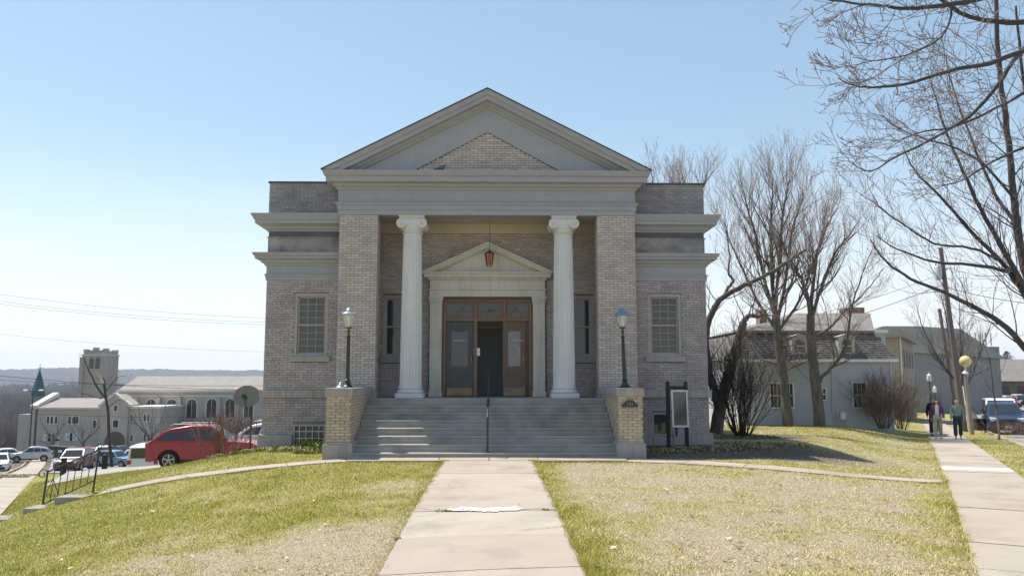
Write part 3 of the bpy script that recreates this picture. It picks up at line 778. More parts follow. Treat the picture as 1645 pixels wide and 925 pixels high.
    for c in range(nc):
        for q in range(nr):
            p = MB(); t1 = rng.uniform(-0.002, 0.002)
            p.face([(x0+(x1-x0)*c/nc, yb+0.035+t1, z0+(z1-z0)*q/nr), (x0+(x1-x0)*(c+1)/nc, yb+0.035-t1, z0+(z1-z0)*q/nr), (x0+(x1-x0)*(c+1)/nc, yb+0.035+t1, z0+(z1-z0)*(q+1)/nr), (x0+(x1-x0)*c/nc, yb+0.035-t1, z0+(z1-z0)*(q+1)/nr)])
            p.build('pane', M['blind_glass'] if sgn < 0 else M['glass'], bo_)
mb = MB(); mb.box(-6.0, 6.0, 12.9, 13.2, -2.0, 7.3); mb.build('back_wall', M['side_brick'], lib)
mb = MB(); mb.box(-5.7, 5.7, 1.1, 12.8, 6.9, 7.0); mb.build('flat_roof', M['roof'], lib)

# piers of the portico, their bricks one by one up to the limit
n_single = 0
for sgn in (-1, 1):
    xa, xb = (-4.0, -2.97) if sgn < 0 else (3.0, 4.03)
    mb = MB(); mb.box(xa + 0.012, xb - 0.012, PF + 0.012, 0.55, 1.0, 6.3); pier = mb.build('pier', M['mortar'], lib)
    pl = MB(); pl.box(xa - 0.03, xb + 0.03, PF - 0.04, 0.58, 1.0, 1.56); bevel(pl.build('plinth', M['stone'], pier), 0.012)
    lst_ = courses(xa, xb, 1.565, 6.262, seed=41 + sgn, header=0)
    for k, (a, b, za, zb) in enumerate(lst_):
        if k < 150: one_brick(pier, a, b, za, zb, PF + 0.001 + rng.uniform(-0.002, 0.001), M['brick']); n_single += 1
        else: loose.box(a, b, PF + rng.uniform(-0.002, 0.002), PF + 0.012, za, zb, back=False)
    # inner and outer returns
    for xs_, d in ((xa, -1), (xb, 1)):
        for a, b, za, zb in courses(PF + 0.01, 0.54, 1.565, 6.262, seed=51):
            xx = xs_ - d * 0.012
            loose.box(min(xx, xs_ ), max(xx, xs_), a, b, za, zb)
# portico floor block, back wall, ceiling
mb = MB(); mb.box(-3.9, 3.9, -0.78, 3.0, 0.0, 1.332); porch = mb.build('porch_floor', M['step'], lib)
YB = 1.6
dw = (-1.29, 1.29, 1.33, 4.15); nwL = (-3.02, -2.28, 2.45, 4.23); nwR = (2.32, 3.06, 2.45, 4.23)
mb = MB(); core(mb, -3.9, 3.9, 1.0, 6.5, YB + 0.013, YB + 0.35, [dw, nwL, nwR]); mb.build('portico_wall', M['mortar'], lib)
tri = lambda zm: None
hl_ = [(-1.68, 1.68, 1.33, 4.7), (nwL[0], nwL[1], nwL[2] - 0.16, nwL[3]), (nwR[0], nwR[1], nwR[2] - 0.16, nwR[3])]
face_bricks(courses(-3.9, 3.9, 1.345, 6.03, hl_, seed=61), YB + 0.013)
for w_ in (nwL, nwR):
    wv = hung('window', *w_, YB + 0.02, 1, 1, M['glass'])
    mb = MB(); mb.box(w_[0] - 0.07, w_[1] + 0.07, YB - 0.07, YB + 0.13, w_[2] - 0.15, w_[2] - 0.003); bevel(mb.build('window_sill', M['stone'], lib), 0.008)
    mb = MB(); mb.box(w_[0] - 0.1, w_[1] + 0.1, YB + 0.36, YB + 0.4, w_[2] - 0.2, w_[3] + 0.1); mb.build('window_backing', M['dark'], wv)
for sgn in (-1, 1):     # flanks of the recess
    mb = MB(); x_ = sgn * 3.88; mb.box(min(x_, x_ + sgn*0.2), max(x_, x_ + sgn*0.2), 0.56, YB + 0.02, 1.0, 6.5); mb.build('recess_wall', M['side_brick'], lib)
mb = MB(); mb.box(-3.9, 3.9, 0.3, YB + 0.3, 6.33, 6.42); mb.build('portico_ceiling', M['plaster'], lib)
mb = MB(); mb.box(-3.87, 3.87, YB - 0.03, YB + 0.012, 6.04, 6.329); mb.build('wall_frieze', M['plaster'], lib)

# main entablature
EX = 4.05
def around(name, prof, mt, parent=lib, x=EX, yf=-0.02, yb=3.0):
    mb = MB(); rows = []
    for o_, z_ in prof:
        rows.append([(-(x + o_), yb, z_), (-(x + o_), yf - o_, z_), (x + o_, yf - o_, z_), (x + o_, yb, z_)])
    for a, b in zip(rows, rows[1:]):
        for k in range(3): mb.face([a[k], a[k+1], b[k+1], b[k]])
    return mb.build(name, mt, parent)
around('architrave', [(-0.55, 6.264), (0.0, 6.264), (0.0, 6.40), (0.022, 6.402), (0.022, 6.52), (0.04, 6.525), (0.075, 6.575), (0.075, 6.60), (0.0, 6.602), (0.0, 6.62)], M['trim'])
mb = MB(); mb.box(-EX + 0.56, EX - 0.56, 0.5, 0.54, 6.262, 6.5); mb.build('architrave_back', M['trim'], lib)
around('frieze', [(0.0, 6.60), (0.0, 6.95)], M['trim'])
around('cornice', [(0.0, 6.94), (0.03, 6.95), (0.06, 7.0), (0.06, 7.02), (0.12, 7.03), (0.15, 7.09), (0.15, 7.11), (0.29, 7.12), (0.29, 7.255), (0.30, 7.265), (0.335, 7.28), (0.37, 7.36), (0.38, 7.39), (0.38, 7.418), (-0.02, 7.455)], M['trim'])
# pediment: tympanum, brick triangle, raking cornices, roof
AP = 9.68; LX = 4.43; LZ = 7.42
slope = (AP - LZ) / LX; dirx = Vector((LX, 0, AP - LZ)).normalized(); per = Vector((-dirx.z, 0, dirx.x))
mb = MB(); mb.prism([(-4.0, 7.43), (4.0, 7.43), (0, 9.50)], 0.06, 0.3); ty = mb.build('tympanum', M['trim'], lib)
mb = MB()      # flat border with the brick field sunk in it
ix, iz0, iz1 = 2.09, 7.452, 8.60
out_ = [(-3.9, 7.451), (3.9, 7.451), (0, 9.46)]; inn = [(-ix, iz0), (ix, iz0), (0, iz1)]
for k in range(3):
    l = (k + 1) % 3
    if k == 0: continue
    mb.face([(out_[k][0], -0.02, out_[k][1]), (out_[l][0], -0.02, out_[l][1]), (inn[l][0], -0.02, inn[l][1]), (inn[k][0], -0.02, inn[k][1])])
    mb.face([(inn[k][0], -0.02, inn[k][1]), (inn[l][0], -0.02, inn[l][1]), (inn[l][0], 0.05, inn[l][1]), (inn[k][0], 0.05, inn[k][1])])
mb.build('tympanum_border', M['trim'], lib)
mb = MB(); mb.prism([(-ix, iz0), (ix, iz0), (0, iz1)], 0.045, 0.058); mb.build('mortar_bed', M['mortar'], lib)
sl2 = (iz1 - iz0) / ix
lst_ = courses(-ix, ix, iz0 + 0.005, iz1, seed=71, clip=lambda zm: (-ix + (zm - iz0) / sl2 + 0.02, ix - (zm - iz0) / sl2 - 0.02), header=0)
for a, b, za, zb in lst_: loose.box(a, b, 0.032 + rng.uniform(-0.002, 0.002), 0.045, za, zb, back=False)
for sgn in (-1, 1):    # raking cornice, swept along the slope; offsets out from the face, distances down from the top edge
    prof = [(0.40, 0.0), (0.40, 0.025), (0.385, 0.05), (0.35, 0.12), (0.31, 0.14), (0.31, 0.235), (0.17, 0.245), (0.17, 0.27), (0.13, 0.31), (0.08, 0.33), (0.08, 0.355), (0.045, 0.385), (0.0, 0.40)]
    mb = MB(); rows = []
    for o_, dn in prof:
        dz = dn / dirx.x
        x_end = LX - 0.03 - (dz - 0.0) / slope * 0.0
        z_bot = 7.4275
        xe = (AP - dz - z_bot) / slope
        rows.append([(sgn * xe, -0.02 - o_, z_bot), (0, -0.02 - o_, AP - dz)])
    for a, b in zip(rows, rows[1:]):
        q = [a[0], a[1], b[1], b[0]]; mb.face(q if sgn < 0 else q[::-1])
    mb.build('raking_cornice', M['trim'], lib)
    mb = MB()
    zz = AP + 0.012
    p0 = (sgn * (LX + 0.03), LZ - 0.004); p1 = (0, zz)
    q = [(p0[0], -0.45, p0[1]), (p1[0], -0.45, p1[1]), (p1[0], 9.0, p1[1]), (p0[0], 9.0, p0[1])]
    up2 = [(a, b, c + 0.018) for a, b, c in q]
    mb.face(q); mb.face(up2[::-1]); mb.face([q[0], q[1], up2[1], up2[0]]); mb.face([q[0], up2[0], up2[3], q[3]])
    mb.build('roof', M['roof'], lib)
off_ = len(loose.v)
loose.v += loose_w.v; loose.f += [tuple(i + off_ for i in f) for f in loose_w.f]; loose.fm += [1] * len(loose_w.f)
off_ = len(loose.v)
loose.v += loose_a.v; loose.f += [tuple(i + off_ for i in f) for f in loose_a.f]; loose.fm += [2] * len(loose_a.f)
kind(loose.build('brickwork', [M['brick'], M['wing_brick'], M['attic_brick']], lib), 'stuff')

# Ionic columns
def spiral(c, r0, turns, sgn, n=44):
    pts = []
    for k in range(n):
        t = k / (n - 1); a = math.pi / 2 + sgn * 2 * math.pi * turns * t; r = r0 * (1 - t) ** 0.9 * 0.92 + 0.012
        pts.append((c[0] + r * math.cos(a), c[1], c[2] + r * math.sin(a)))
    return pts
for cx in (-2.055, 2.10):
    cy = 0.36; z0 = 1.332
    colr = empty('column', (cx, cy, z0)); colr.parent = lib; colr.matrix_parent_inverse = ORIGIN[lib.name].inverted()
    mb = MB(); mb.box(cx - 0.375, cx + 0.375, cy - 0.375, cy + 0.375, z0, z0 + 0.125); bevel(mb.build('plinth', M['white_stone'], colr), 0.01)
    def tor(r, z, h, n=6): return [(r - h/2 + h/2 * math.cos(math.pi * (k / n - 0.5)), z + h/2 + h/2 * math.sin(math.pi * (k / n - 0.5))) for k in range(n + 1)]
    prof = tor(0.37, 0.125, 0.085) + [(0.315, 0.215), (0.30, 0.235)] + tor(0.33, 0.24, 0.055) + [(0.305, 0.30), (0.30, 0.33)]
    smooth_by_angle(MB().lathe(prof, (cx, cy, z0), 40).build('base', M['white_stone'], colr), 50)
    nf = 24; seg = nf * 8
    zs0, zs1 = z0 + 0.33, 5.80; pr_ = []
    for k in range(15):
        t = k / 14; pr_.append((0.298 - 0.048 * t ** 1.6, zs0 - z0 + (zs1 - zs0) * t))
    def flute(j):
        u = (j % 8) / 8.0
        return 1.0 - 0.055 * max(0, math.sin(math.pi * min(1, max(0, (u - 0.06) / 0.88)))) ** 0.6
    smooth_by_angle(MB().lathe(pr_, (cx, cy, z0), seg, wob=flute).build('shaft', M['white_stone'], colr), 70)
    cap = MB().lathe([(0.25, 0), (0.275, 0.01), (0.285, 0.03), (0.275, 0.05), (0.26, 0.055), (0.27, 0.09), (0.31, 0.14), (0.33, 0.19), (0.32, 0.215)], (cx, cy, 5.79), 40).build('capital', M['white_stone'], colr)
    smooth_by_angle(cap, 50)
    for sx in (-1, 1):
        vm = MB()
        vx = cx + sx * 0.285; vz = 6.045
        for fy, sy in ((cy - 0.33, -1), (cy + 0.33, 1)):
            vm.tube(spiral((vx, fy, vz), 0.125, 2.2, -sx), [0.021 - 0.012 * k / 43 for k in range(44)], 6)
        n_v = 28
        ring = [[(vx + rr * math.cos(2*math.pi*j/n_v), yy, vz + rr * math.sin(2*math.pi*j/n_v)) for j in range(n_v)] for yy, rr in ((cy-0.325, 0.03), (cy-0.328, 0.128), (cy-0.31, 0.135), (cy-0.12, 0.085), (cy+0.12, 0.085), (cy+0.31, 0.135), (cy+0.328, 0.128), (cy+0.325, 0.03))]
        for a, b in zip(ring, ring[1:]):
            for j in range(n_v):
                l = (j + 1) % n_v; vm.face([a[j], a[l], b[l], b[j]])
        vm.ball((vx, cy - 0.335, vz), 0.03, 10, 6)
        smooth_by_angle(vm.build('volute', M['white_stone'], colr), 40)
    ab = MB(); ab.box(cx - 0.29, cx + 0.29, cy - 0.31, cy + 0.31, 6.09, 6.165); ab.box(cx - 0.2, cx + 0.2, cy - 0.318, cy + 0.318, 5.985, 6.089); 
    for k in range(9):      # egg and dart under the abacus
        ab.ball((cx - 0.16 + 0.04 * k, cy - 0.315, 6.02), (0.015, 0.02, 0.026), 8, 6)
    ab.build('cushion', M['white_stone'], colr)
    ab = MB(); w0, w1 = 0.31, 0.355
    for za, zb, wa, wb in ((6.165, 6.20, 0.315, 0.315), (6.20, 6.235, 0.32, 0.35), (6.235, 6.262, 0.355, 0.355)):
        pts_a = [(cx-wa, cy-wa, za), (cx+wa, cy-wa, za), (cx+wa, cy+wa, za), (cx-wa, cy+wa, za)]
        pts_b = [(cx-wb, cy-wb, zb), (cx+wb, cy-wb, zb), (cx+wb, cy+wb, zb), (cx-wb, cy+wb, zb)]
        for k in range(4): l = (k+1) % 4; ab.face([pts_a[k], pts_a[l], pts_b[l], pts_b[k]])
        ab.face(pts_a[::-1]); ab.face(pts_b)
    for k in range(17): ab.box(cx - 0.325 + 0.0385 * k, cx - 0.303 + 0.0385 * k, cy - 0.35, cy - 0.318, 6.172, 6.198)
    ab.build('abacus', M['white_stone'], colr)

# door case in buff stone
dcase = empty('door_surround', (0, YB, 1.332)); dcase.parent = lib; dcase.matrix_parent_inverse = ORIGIN[lib.name].inverted()
BS = M['buff_stone']
for s_ in (-1, 1):
    xa, xb = (s_ * 1.285, s_ * 1.67); x0, x1 = min(xa, xb), max(xa, xb)
    mb = MB(); mb.box(x0, x1, 1.40, 1.61, 1.332, 1.5); mb.box(x0 + 0.02, x1 - 0.02, 1.42, 1.61, 1.5, 4.0)
    bevel(mb.build('pilaster', BS, dcase), 0.008)
    mb = MB(); mb.box(x0 - 0.0, x1 + 0.0, 1.395, 1.61, 4.0, 4.03); mb.box(x0 - 0.02, x1 + 0.02, 1.38, 1.61, 4.14, 4.184)
    mb.prism([(x0 + 0.02, 4.03), (x1 - 0.02, 4.03), (x1 + 0.02, 4.14), (x0 - 0.02, 4.14)], 1.385, 1.61)
    for k in range(5): mb.ball((x0 + 0.06 + k * (x1 - x0 - 0.12) / 4, 1.385, 4.09), (0.032, 0.022, 0.045), 8, 6)
    bevel(mb.build('pilaster_capital', BS, dcase), 0.006)
def case(name, prof, x=1.66, yf=1.40):
    mb = MB(); rows = []
    for o_, z_ in prof: rows.append([(-(x+o_), 1.612, z_), (-(x+o_), yf-o_, z_), (x+o_, yf-o_, z_), (x+o_, 1.612, z_)])
    for a, b in zip(rows, rows[1:]):
        for k in range(3): mb.face([a[k], a[k+1], b[k+1], b[k]])
    return mb.build(name, BS, dcase)
case('architrave', [(-0.4, 4.186), (0.0, 4.186), (0.0, 4.36), (0.03, 4.375), (0.03, 4.41), (-0.01, 4.412)])
case('frieze', [(-0.01, 4.40), (-0.01, 4.66)])
case('cornice', [(-0.01, 4.65), (0.04, 4.66), (0.06, 4.70), (0.06, 4.72), (0.15, 4.73), (0.15, 4.79), (0.17, 4.80), (0.21, 4.855), (0.21, 4.875), (-0.1, 4.885)])
mb = MB(); mb.prism([(-1.7, 4.87), (1.7, 4.87), (0, 5.62)], 1.44, 1.612); mb.build('gable', BS, dcase)
for s_ in (-1, 1):
    mb = MB(); rows = []
    d_ = Vector((1.87, 0, 5.735 - 4.885)).normalized(); sl_ = (5.735 - 4.885) / 1.87
    for o_, dn in [(0.21, 0.0), (0.21, 0.03), (0.17, 0.075), (0.15, 0.08), (0.15, 0.125), (0.07, 0.13), (0.05, 0.165), (-0.05, 0.175)]:
        dz = dn / d_.x; xe = (5.735 - dz - 4.8785) / sl_
        rows.append([(s_ * xe, 1.40 - o_, 4.8785), (0, 1.40 - o_, 5.735 - dz)])
    for a, b in zip(rows, rows[1:]):
        q = [a[0], a[1], b[1], b[0]]; mb.face(q if s_ < 0 else q[::-1])
    mb.face([(0, 1.19, 5.735), (s_*1.87, 1.19, 4.885), (s_*1.87, 1.612, 4.885), (0, 1.612, 5.735)])
    mb.build('raking_cornice', BS, dcase)

# doors
door = empty('entrance', (0, YB + 0.1, 1.332)); door.parent = lib; door.matrix_parent_inverse = ORIGIN[lib.name].inverted()
yd = YB + 0.03; W_ = M['wood']
fr = MB()
fr.box(-1.285, -1.20, yd, yd + 0.16, 1.335, 4.14); fr.box(1.20, 1.285, yd, yd + 0.16, 1.335, 4.14)
fr.box(-1.20, 1.20, yd, yd + 0.16, 4.05, 4.14); fr.box(-1.20, 1.20, yd, yd + 0.16, 3.49, 3.60)
fr.box(-0.40, -0.29, yd - 0.01, yd + 0.15, 1.335, 3.495); fr.box(-0.40, -0.29, yd - 0.01, yd + 0.15, 3.595, 4.055)
fr.box(0.44, 0.54, yd - 0.01, yd + 0.15, 3.595, 4.055)
bevel(fr.build('door_frame', W_, door), 0.008)
for x0, x1, star in ((-1.20, -0.40, False), (-0.29, 0.44, True), (0.54, 1.20, False)):
    t_ = MB(); b_ = 0.05
    t_.box(x0 + 0.004, x0 + b_, yd + 0.03, yd + 0.09, 3.604, 4.046); t_.box(x1 - b_, x1 - 0.004, yd + 0.03, yd + 0.09, 3.604, 4.046)
    t_.box(x0 + b_, x1 - b_, yd + 0.03, yd + 0.09, 3.604, 3.604 + b_); t_.box(x0 + b_, x1 - b_, yd + 0.03, yd + 0.09, 4.046 - b_, 4.046)
    to = t_.build('transom_light', W_, door)
    p = MB(); p.face([(x0 + b_, yd + 0.066, 3.65), (x1 - b_, yd + 0.064, 3.65), (x1 - b_, yd + 0.056, 4.0), (x0 + b_, yd + 0.058, 4.0)]).build('pane', M['glass'], to)
    xc, zc = (x0 + x1) / 2, 3.80; lead = MB()
    if star:
        for a in range(8):
            an = a * math.pi / 4 + 0.2; dx, dz = math.cos(an), math.sin(an)
            k = min(abs((x1 - x0) / 2 - b_) / max(1e-6, abs(dx)), 0.16 / max(1e-6, abs(dz)))
            lead.tube([(xc, yd + 0.052, zc), (xc + dx * k, yd + 0.052, zc + dz * k)], 0.006, 4)
        lead.ball((xc, yd + 0.052, zc), 0.025, 8, 6)
    else:
        d_ = 1 if x0 < 0 else -1
        lead.tube([(xc - 0.15*d_, yd + 0.052, 3.66), (xc + 0.22*d_, yd + 0.052, 3.99)], 0.006, 4)
        lead.tube([(xc + 0.22*d_, yd + 0.052, 3.66), (xc - 0.02*d_, yd + 0.052, 3.99)], 0.006, 4)
    lead.tube([(x0 + b_, yd + 0.053, 3.80), (x1 - b_, yd + 0.053, 3.80)], 0.005, 4)
    lead.build('leading', M['iron'], to)
# left leaf: closed, almost black behind its screen
M['door_black'] = mat('dark_screen_door', (0.075, 0.08, 0.08), 0.45, var=0.2)
M['brass'] = mat('brass', (0.45, 0.33, 0.14), 0.35, metal=0.9)
M['kick'] = mat('kick_plate', (0.22, 0.17, 0.11), 0.45, metal=0.5, var=0.2)
def leaf(x0, x1, z0, z1, y, mt, gl, name='door_leaf', hinge=None, ang=0):
    lroot = MB(); zg0, zg1 = z0 + 0.86, z1 - 0.28; xg0, xg1 = x0 + 0.15, x1 - 0.15; t = 0.045
    lroot.box(x0, xg0, y, y + t, z0, z1); lroot.box(xg1, x1, y, y + t, z0, z1)
    lroot.box(xg0, xg1, y, y + t, z0, zg0); lroot.box(xg0, xg1, y, y + t, zg1, z1)
    lo = bevel(lroot.build(name, mt, door), 0.006)
    MB().face([(xg0, y + 0.022, zg0), (xg1, y + 0.02, zg0), (xg1, y + 0.018, zg1), (xg0, y + 0.02, zg1)]).build('pane', gl, lo)
    k = MB(); k.box(x0 + 0.03, x1 - 0.03, y - 0.006, y, z0 + 0.02, z0 + 0.24); k.build('kick_plate', M['kick'], lo)
    h = MB(); h.tube([(x1 - 0.06, y - 0.03, z0 + 0.95), (x1 - 0.06, y - 0.03, z0 + 1.15)], 0.012, 8); h.ball((x1 - 0.06, y - 0.03, z0 + 0.95), 0.02, 8, 6); h.build('handle', M['brass'], lo)
    # dotted lettering across the glass
    d = MB()
    for q in range(7): d.box(x0 + 0.22 + q * 0.055 + (0.03 if x0 > 0 else 0), x0 + 0.247 + q * 0.055 + (0.03 if x0 > 0 else 0), y - 0.004, y + 0.003, z0 + 1.585, z0 + 1.607)
    d.build('lettering', M['paper'], lo)
    return lo
leaf(-1.195, -0.405, 1.345, 3.485, yd + 0.06, M['door_black'], M['glass'])
M['refl_glass'] = mat('door_glass', (0.10, 0.105, 0.105), 0.05, spec=0.9, var=0.6, scale=6)
M['leaf_wood'] = mat('dull_leaf_wood', (0.15, 0.10, 0.075), 0.5, var=0.2, scale=5, stretch=(6, 6, 0.6))
leaf(0.44, 1.10, 1.345, 3.485, yd + 0.03, M['leaf_wood'], M['refl_glass'])
mb = MB(); mb.box(1.101, 1.199, yd + 0.09, yd + 0.12, 1.345, 3.485); mb.build('side_panel', M['wood_dark'], door)
# vestibule behind the open leaf
vb = MB(); ya, yb_ = YB + 0.2, YB + 2.6
vb.box(-1.6, -1.5, ya, yb_, 1.3, 4.2); vb.box(1.5, 1.6, ya, yb_, 1.3, 4.2); vb.box(-1.6, 1.6, yb_, yb_ + 0.1, 1.3, 4.2); vb.box(-1.6, 1.6, ya, yb_, 4.2, 4.3); vb.box(-1.6, 1.6, YB + 0.36, yb_, 1.2, 1.33)
vb.build('vestibule', M['room'], door)
vb = MB(); vb.box(-1.49, 1.49, YB + 1.4, YB + 1.5, 3.36, 3.62); vb.box(-0.5, -0.42, YB + 1.4, YB + 1.5, 1.33, 3.36); vb.build('inner_lintel', M['sash'], door)
vb = MB(); vb.box(-0.41, 0.5, YB + 1.42, YB + 1.46, 1.34, 3.355); vb.build('inner_door', M['dark'], door)
nt_ = MB(); nt_.box(-0.30, -0.215, yd - 0.014, yd - 0.0105, 2.50, 2.72)
tag(nt_.build('paper_notice', M['paper']), 'small white paper notice taped to the middle door post', 'notice')

# ------------------------------------------------------------------ front steps
st = thing('front_steps', 'wide flight of eight worn concrete steps up to the portico', 'steps', (0, -2, 0))
for k in range(8):
    yf = -3.12 + 0.333 * k; z0, z1 = (-0.3 if k == 0 else 0.1665 * k - 0.02), 0.1665 * (k + 1)
    mb = MB(); xl, xr = -3.03, 3.05
    mb.box(xl, xr, yf + 0.02, (-0.779 if k < 7 else -0.35), z0, z1 - 0.045); mb.box(xl, xr, yf, (-0.779 if k < 7 else -0.35), z1 - 0.045, z1 + (0.0015 if k == 7 else 0))
    bevel(mb.build('step', M['step'], st), 0.012)
# brick pedestals at the ends of the steps
def pedestal(sgn, label):
    x0, x1 = (-3.60, -3.035) if sgn < 0 else (3.055, 3.62)
    yf, yb = -3.05, -0.06
    t = thing('stair_pedestal', label, 'pedestal', ((x0 + x1) / 2, -1.9, 0), group='brick pedestals beside the steps')
    bevel(MB().box(x0 - 0.055, x1 + 0.055, yf - 0.055, yb + 0.03, -0.4, 0.36).build('base_stone', M['stone'], t), 0.015)
    MB().prism([(x0 - 0.055, 0.36), (x1 + 0.055, 0.36), (x1 + 0.0, 0.41), (x0 - 0.0, 0.41)], yf - 0.02, yb).build('base_chamfer', M['stone'], t)
    MB().box(x0 + 0.012, x1 - 0.012, yf + 0.012, yb, 0.40, 1.44).build('brick_core', M['mortar'], t)
    for a, b, za, zb in courses(x0, x1, 0.412, 1.432, seed=81 + sgn, header=0): one_brick(t, a, b, za, zb, yf + rng.uniform(-0.002, 0.002), M['bounce_tint_brick'])
    lo = MB()
    for xx, d in ((x0, -1), (x1, 1)):
        for a, b, za, zb in courses(yf + 0.014, yb - 0.01, 0.412, 1.432, seed=91):
            q = xx - d * 0.012
            if d == -sgn and len(t.children) < 290:
                key = ('s', round(b - a, 2), d, sgn)
                if key not in _bm: _bm[key] = MB().box(-0.006, 0.006, -(round(b-a, 2))/2, (round(b-a, 2))/2, -(zb-za)/2, (zb-za)/2).mesh('brick', M['bounce_tint_brick'])
                link('brick', _bm[key], t, loc=((q + xx) / 2, (a + b) / 2, (za + zb) / 2))
            else: lo.box(min(q, xx), max(q, xx), a, b, za, zb)
    if lo.v: kind(lo.build('brickwork', M['bounce_tint_brick'], t), 'stuff')
    bevel(MB().box(x0 - 0.03, x1 + 0.03, yf - 0.035, yb, 1.43, 1.625).build('cap_stone', M['stone'], t), 0.015)
    return t
pedestal(-1, 'brick pedestal with stone cap left of the steps')
pedestal(1, 'brick pedestal carrying the dark house number plaque, right of the steps')

# a pigeon on the pediment ledge
bd = thing('pigeon', 'small dark pigeon perched on the ledge below the brick triangle', 'bird', (-1.25, -0.2, 7.44))
smooth_by_angle(MB().ball((-1.25, -0.2, 7.52), (0.10, 0.055, 0.06), 14, 10).build('body', M['trim_dark'], bd), 60)
smooth_by_angle(MB().ball((-1.165, -0.2, 7.585), (0.038, 0.03, 0.034), 10, 8).build('head', M['trim_dark'], bd), 60)
MB().prism([(-1.33, 7.50), (-1.45, 7.47), (-1.45, 7.485), (-1.33, 7.54)], -0.23, -0.17).build('tail', M['trim_dark'], bd)
MB().prism([(-1.135, 7.58), (-1.105, 7.575), (-1.135, 7.59)], -0.207, -0.193).build('beak', M['trim_dark'], bd)
for dy_ in (-0.02, 0.02): MB().tube([(-1.245, -0.2 + dy_, 7.47), (-1.24, -0.2 + dy_, 7.438)], 0.006, 5).build('leg', M['wood'], bd)

# ------------------------------------------------------------------ lamps on the pedestals
M['lamp_glass'] = mat('frosted_lamp_glass', (0.62, 0.60, 0.52), 0.25, var=0.15, scale=12, spec=0.6)
def lamp(x, y, z, lean, label, hood, finial_base):
    t = thing('pedestal_lamp', label, 'lamp', (x, y, z), group='lamps on the stair pedestals')
    t.rotation_euler = (0, R(lean), 0); ORIGIN[t.name] = Matrix()
    G_ = M['lamp_green']
    def part(mb, name, mt, smooth=True, parent=t):
        o = mb.build(name, mt, parent, local=True)
        if smooth: smooth_by_angle(o, 45)
        return o
    part(MB().lathe([(0.15, 0), (0.15, 0.025), (0.11, 0.04), (0.09, 0.08), (0.065, 0.11), (0.06, 0.16), (0.075, 0.18), (0.055, 0.20)], segs=20), 'base', G_)
    part(MB().lathe([(0.052, 0.20), (0.048, 0.6), (0.04, 1.20), (0.05, 1.215), (0.052, 1.24), (0.036, 1.26)], segs=14, wob=lambda j: 1 if j % 2 else 0.9), 'post', G_)
    part(MB().lathe([(0.035, 1.26), (0.032, 1.33), (0.05, 1.345), (0.05, 1.37), (0.03, 1.385), (0.03, 1.42), (0.075, 1.44), (0.08, 1.465)], segs=14), 'neck', M['wood_dark'])
    z0, z1, r0, r1 = 1.47, 1.76, 0.078, 0.148
    part(MB().lathe([(r0 * 0.95, z0), (r1 * 0.95, z1)], segs=6), 'glass', M['lamp_glass'], False)
    for k in range(6):
        a = 2 * math.pi * k / 6; c, s_ = math.cos(a), math.sin(a)
        part(MB().tube([(r0*c, r0*s_, z0), (r1*c, r1*s_, z1)], 0.008, 5), 'cage_bar', hood, False)
    part(MB().lathe([(0.085, z0 - 0.012), (0.095, z0), (0.085, z0 + 0.014)], segs=12), 'cage_ring', hood)
    part(MB().lathe([(0.16, z1 - 0.01), (0.185, z1), (0.18, z1 + 0.03), (0.12, z1 + 0.07), (0.075, z1 + 0.085), (0.07, z1 + 0.12), (0.085, z1 + 0.125), (0.05, z1 + 0.155), (0.015, z1 + 0.17), (0.012, z1 + 0.19), (0.02, z1 + 0.20), (0.004, z1 + 0.23)], segs=12, wob=lambda j: 1 if j % 2 else 0.93), 'hood', hood)
    for k in range(6):
        a = 2 * math.pi * (k + 0.5) / 6
        part(MB().ball((0.165*math.cos(a), 0.165*math.sin(a), z1 + 0.035), (0.018, 0.018, 0.03), 8, 6), 'crest', hood)
    return t
lamp(-3.34, -1.9, 1.625, 0.0, 'silvery green cast iron lamp on the left pedestal', M['lamp_metal'], True)
lamp(3.40, -1.9, 1.625, -1.6, 'blue topped cast iron lamp leaning slightly on the right pedestal', M['lamp_blue'], False)
fin = MB().lathe([(0.11, 0), (0.105, 0.02), (0.06, 0.045), (0.05, 0.06), (0.055, 0.075), (0.03, 0.1), (0.035, 0.115), (0.012, 0.14)], (-3.42, -2.35, 1.626), 16)
tag(smooth_by_angle(fin.build('bell_cap', M['lamp_metal']), 40), 'small grey bell shaped cap at the foot of the left lamp', 'cap')
# house number plaque
px0, px1, pzb = 3.14, 3.50, 1.19
pl = thing('number_plaque', 'dark arched plaque with pale house number on right pedestal', 'plaque', (3.32, -3.06, 1.19))
poly = [(px0, pzb), (px1, pzb), (px1, pzb + 0.075)] + [(3.32 + 0.13 * math.cos(a), pzb + 0.075 + 0.085 * math.sin(a)) for a in [math.pi * k / 10 for k in range(11)]] + [(px0, pzb + 0.075)]
MB().prism(poly, -3.083, -3.056).build('plate', M['iron'], pl)
txt = bpy.data.curves.new('house_number', 'FONT'); txt.body = '121'; txt.size = 0.105; txt.align_x = 'CENTER'; txt.extrude = 0.002
tobj = bpy.data.objects.new('numerals_source', txt); COL.objects.link(tobj); tobj.location = (3.32, -3.087, pzb + 0.04); tobj.rotation_euler = (R(90), 0, 0)
bpy.context.view_layer.update()
tm = bpy.data.meshes.new_from_object(tobj.evaluated_get(bpy.context.evaluated_depsgraph_get())); tm.transform(tobj.matrix_world)
bpy.data.objects.remove(tobj); tm.materials.clear(); tm.materials.append(mat('worn_numeral_paint', (0.30, 0.30, 0.29), 0.6)); link('numerals', tm, pl)
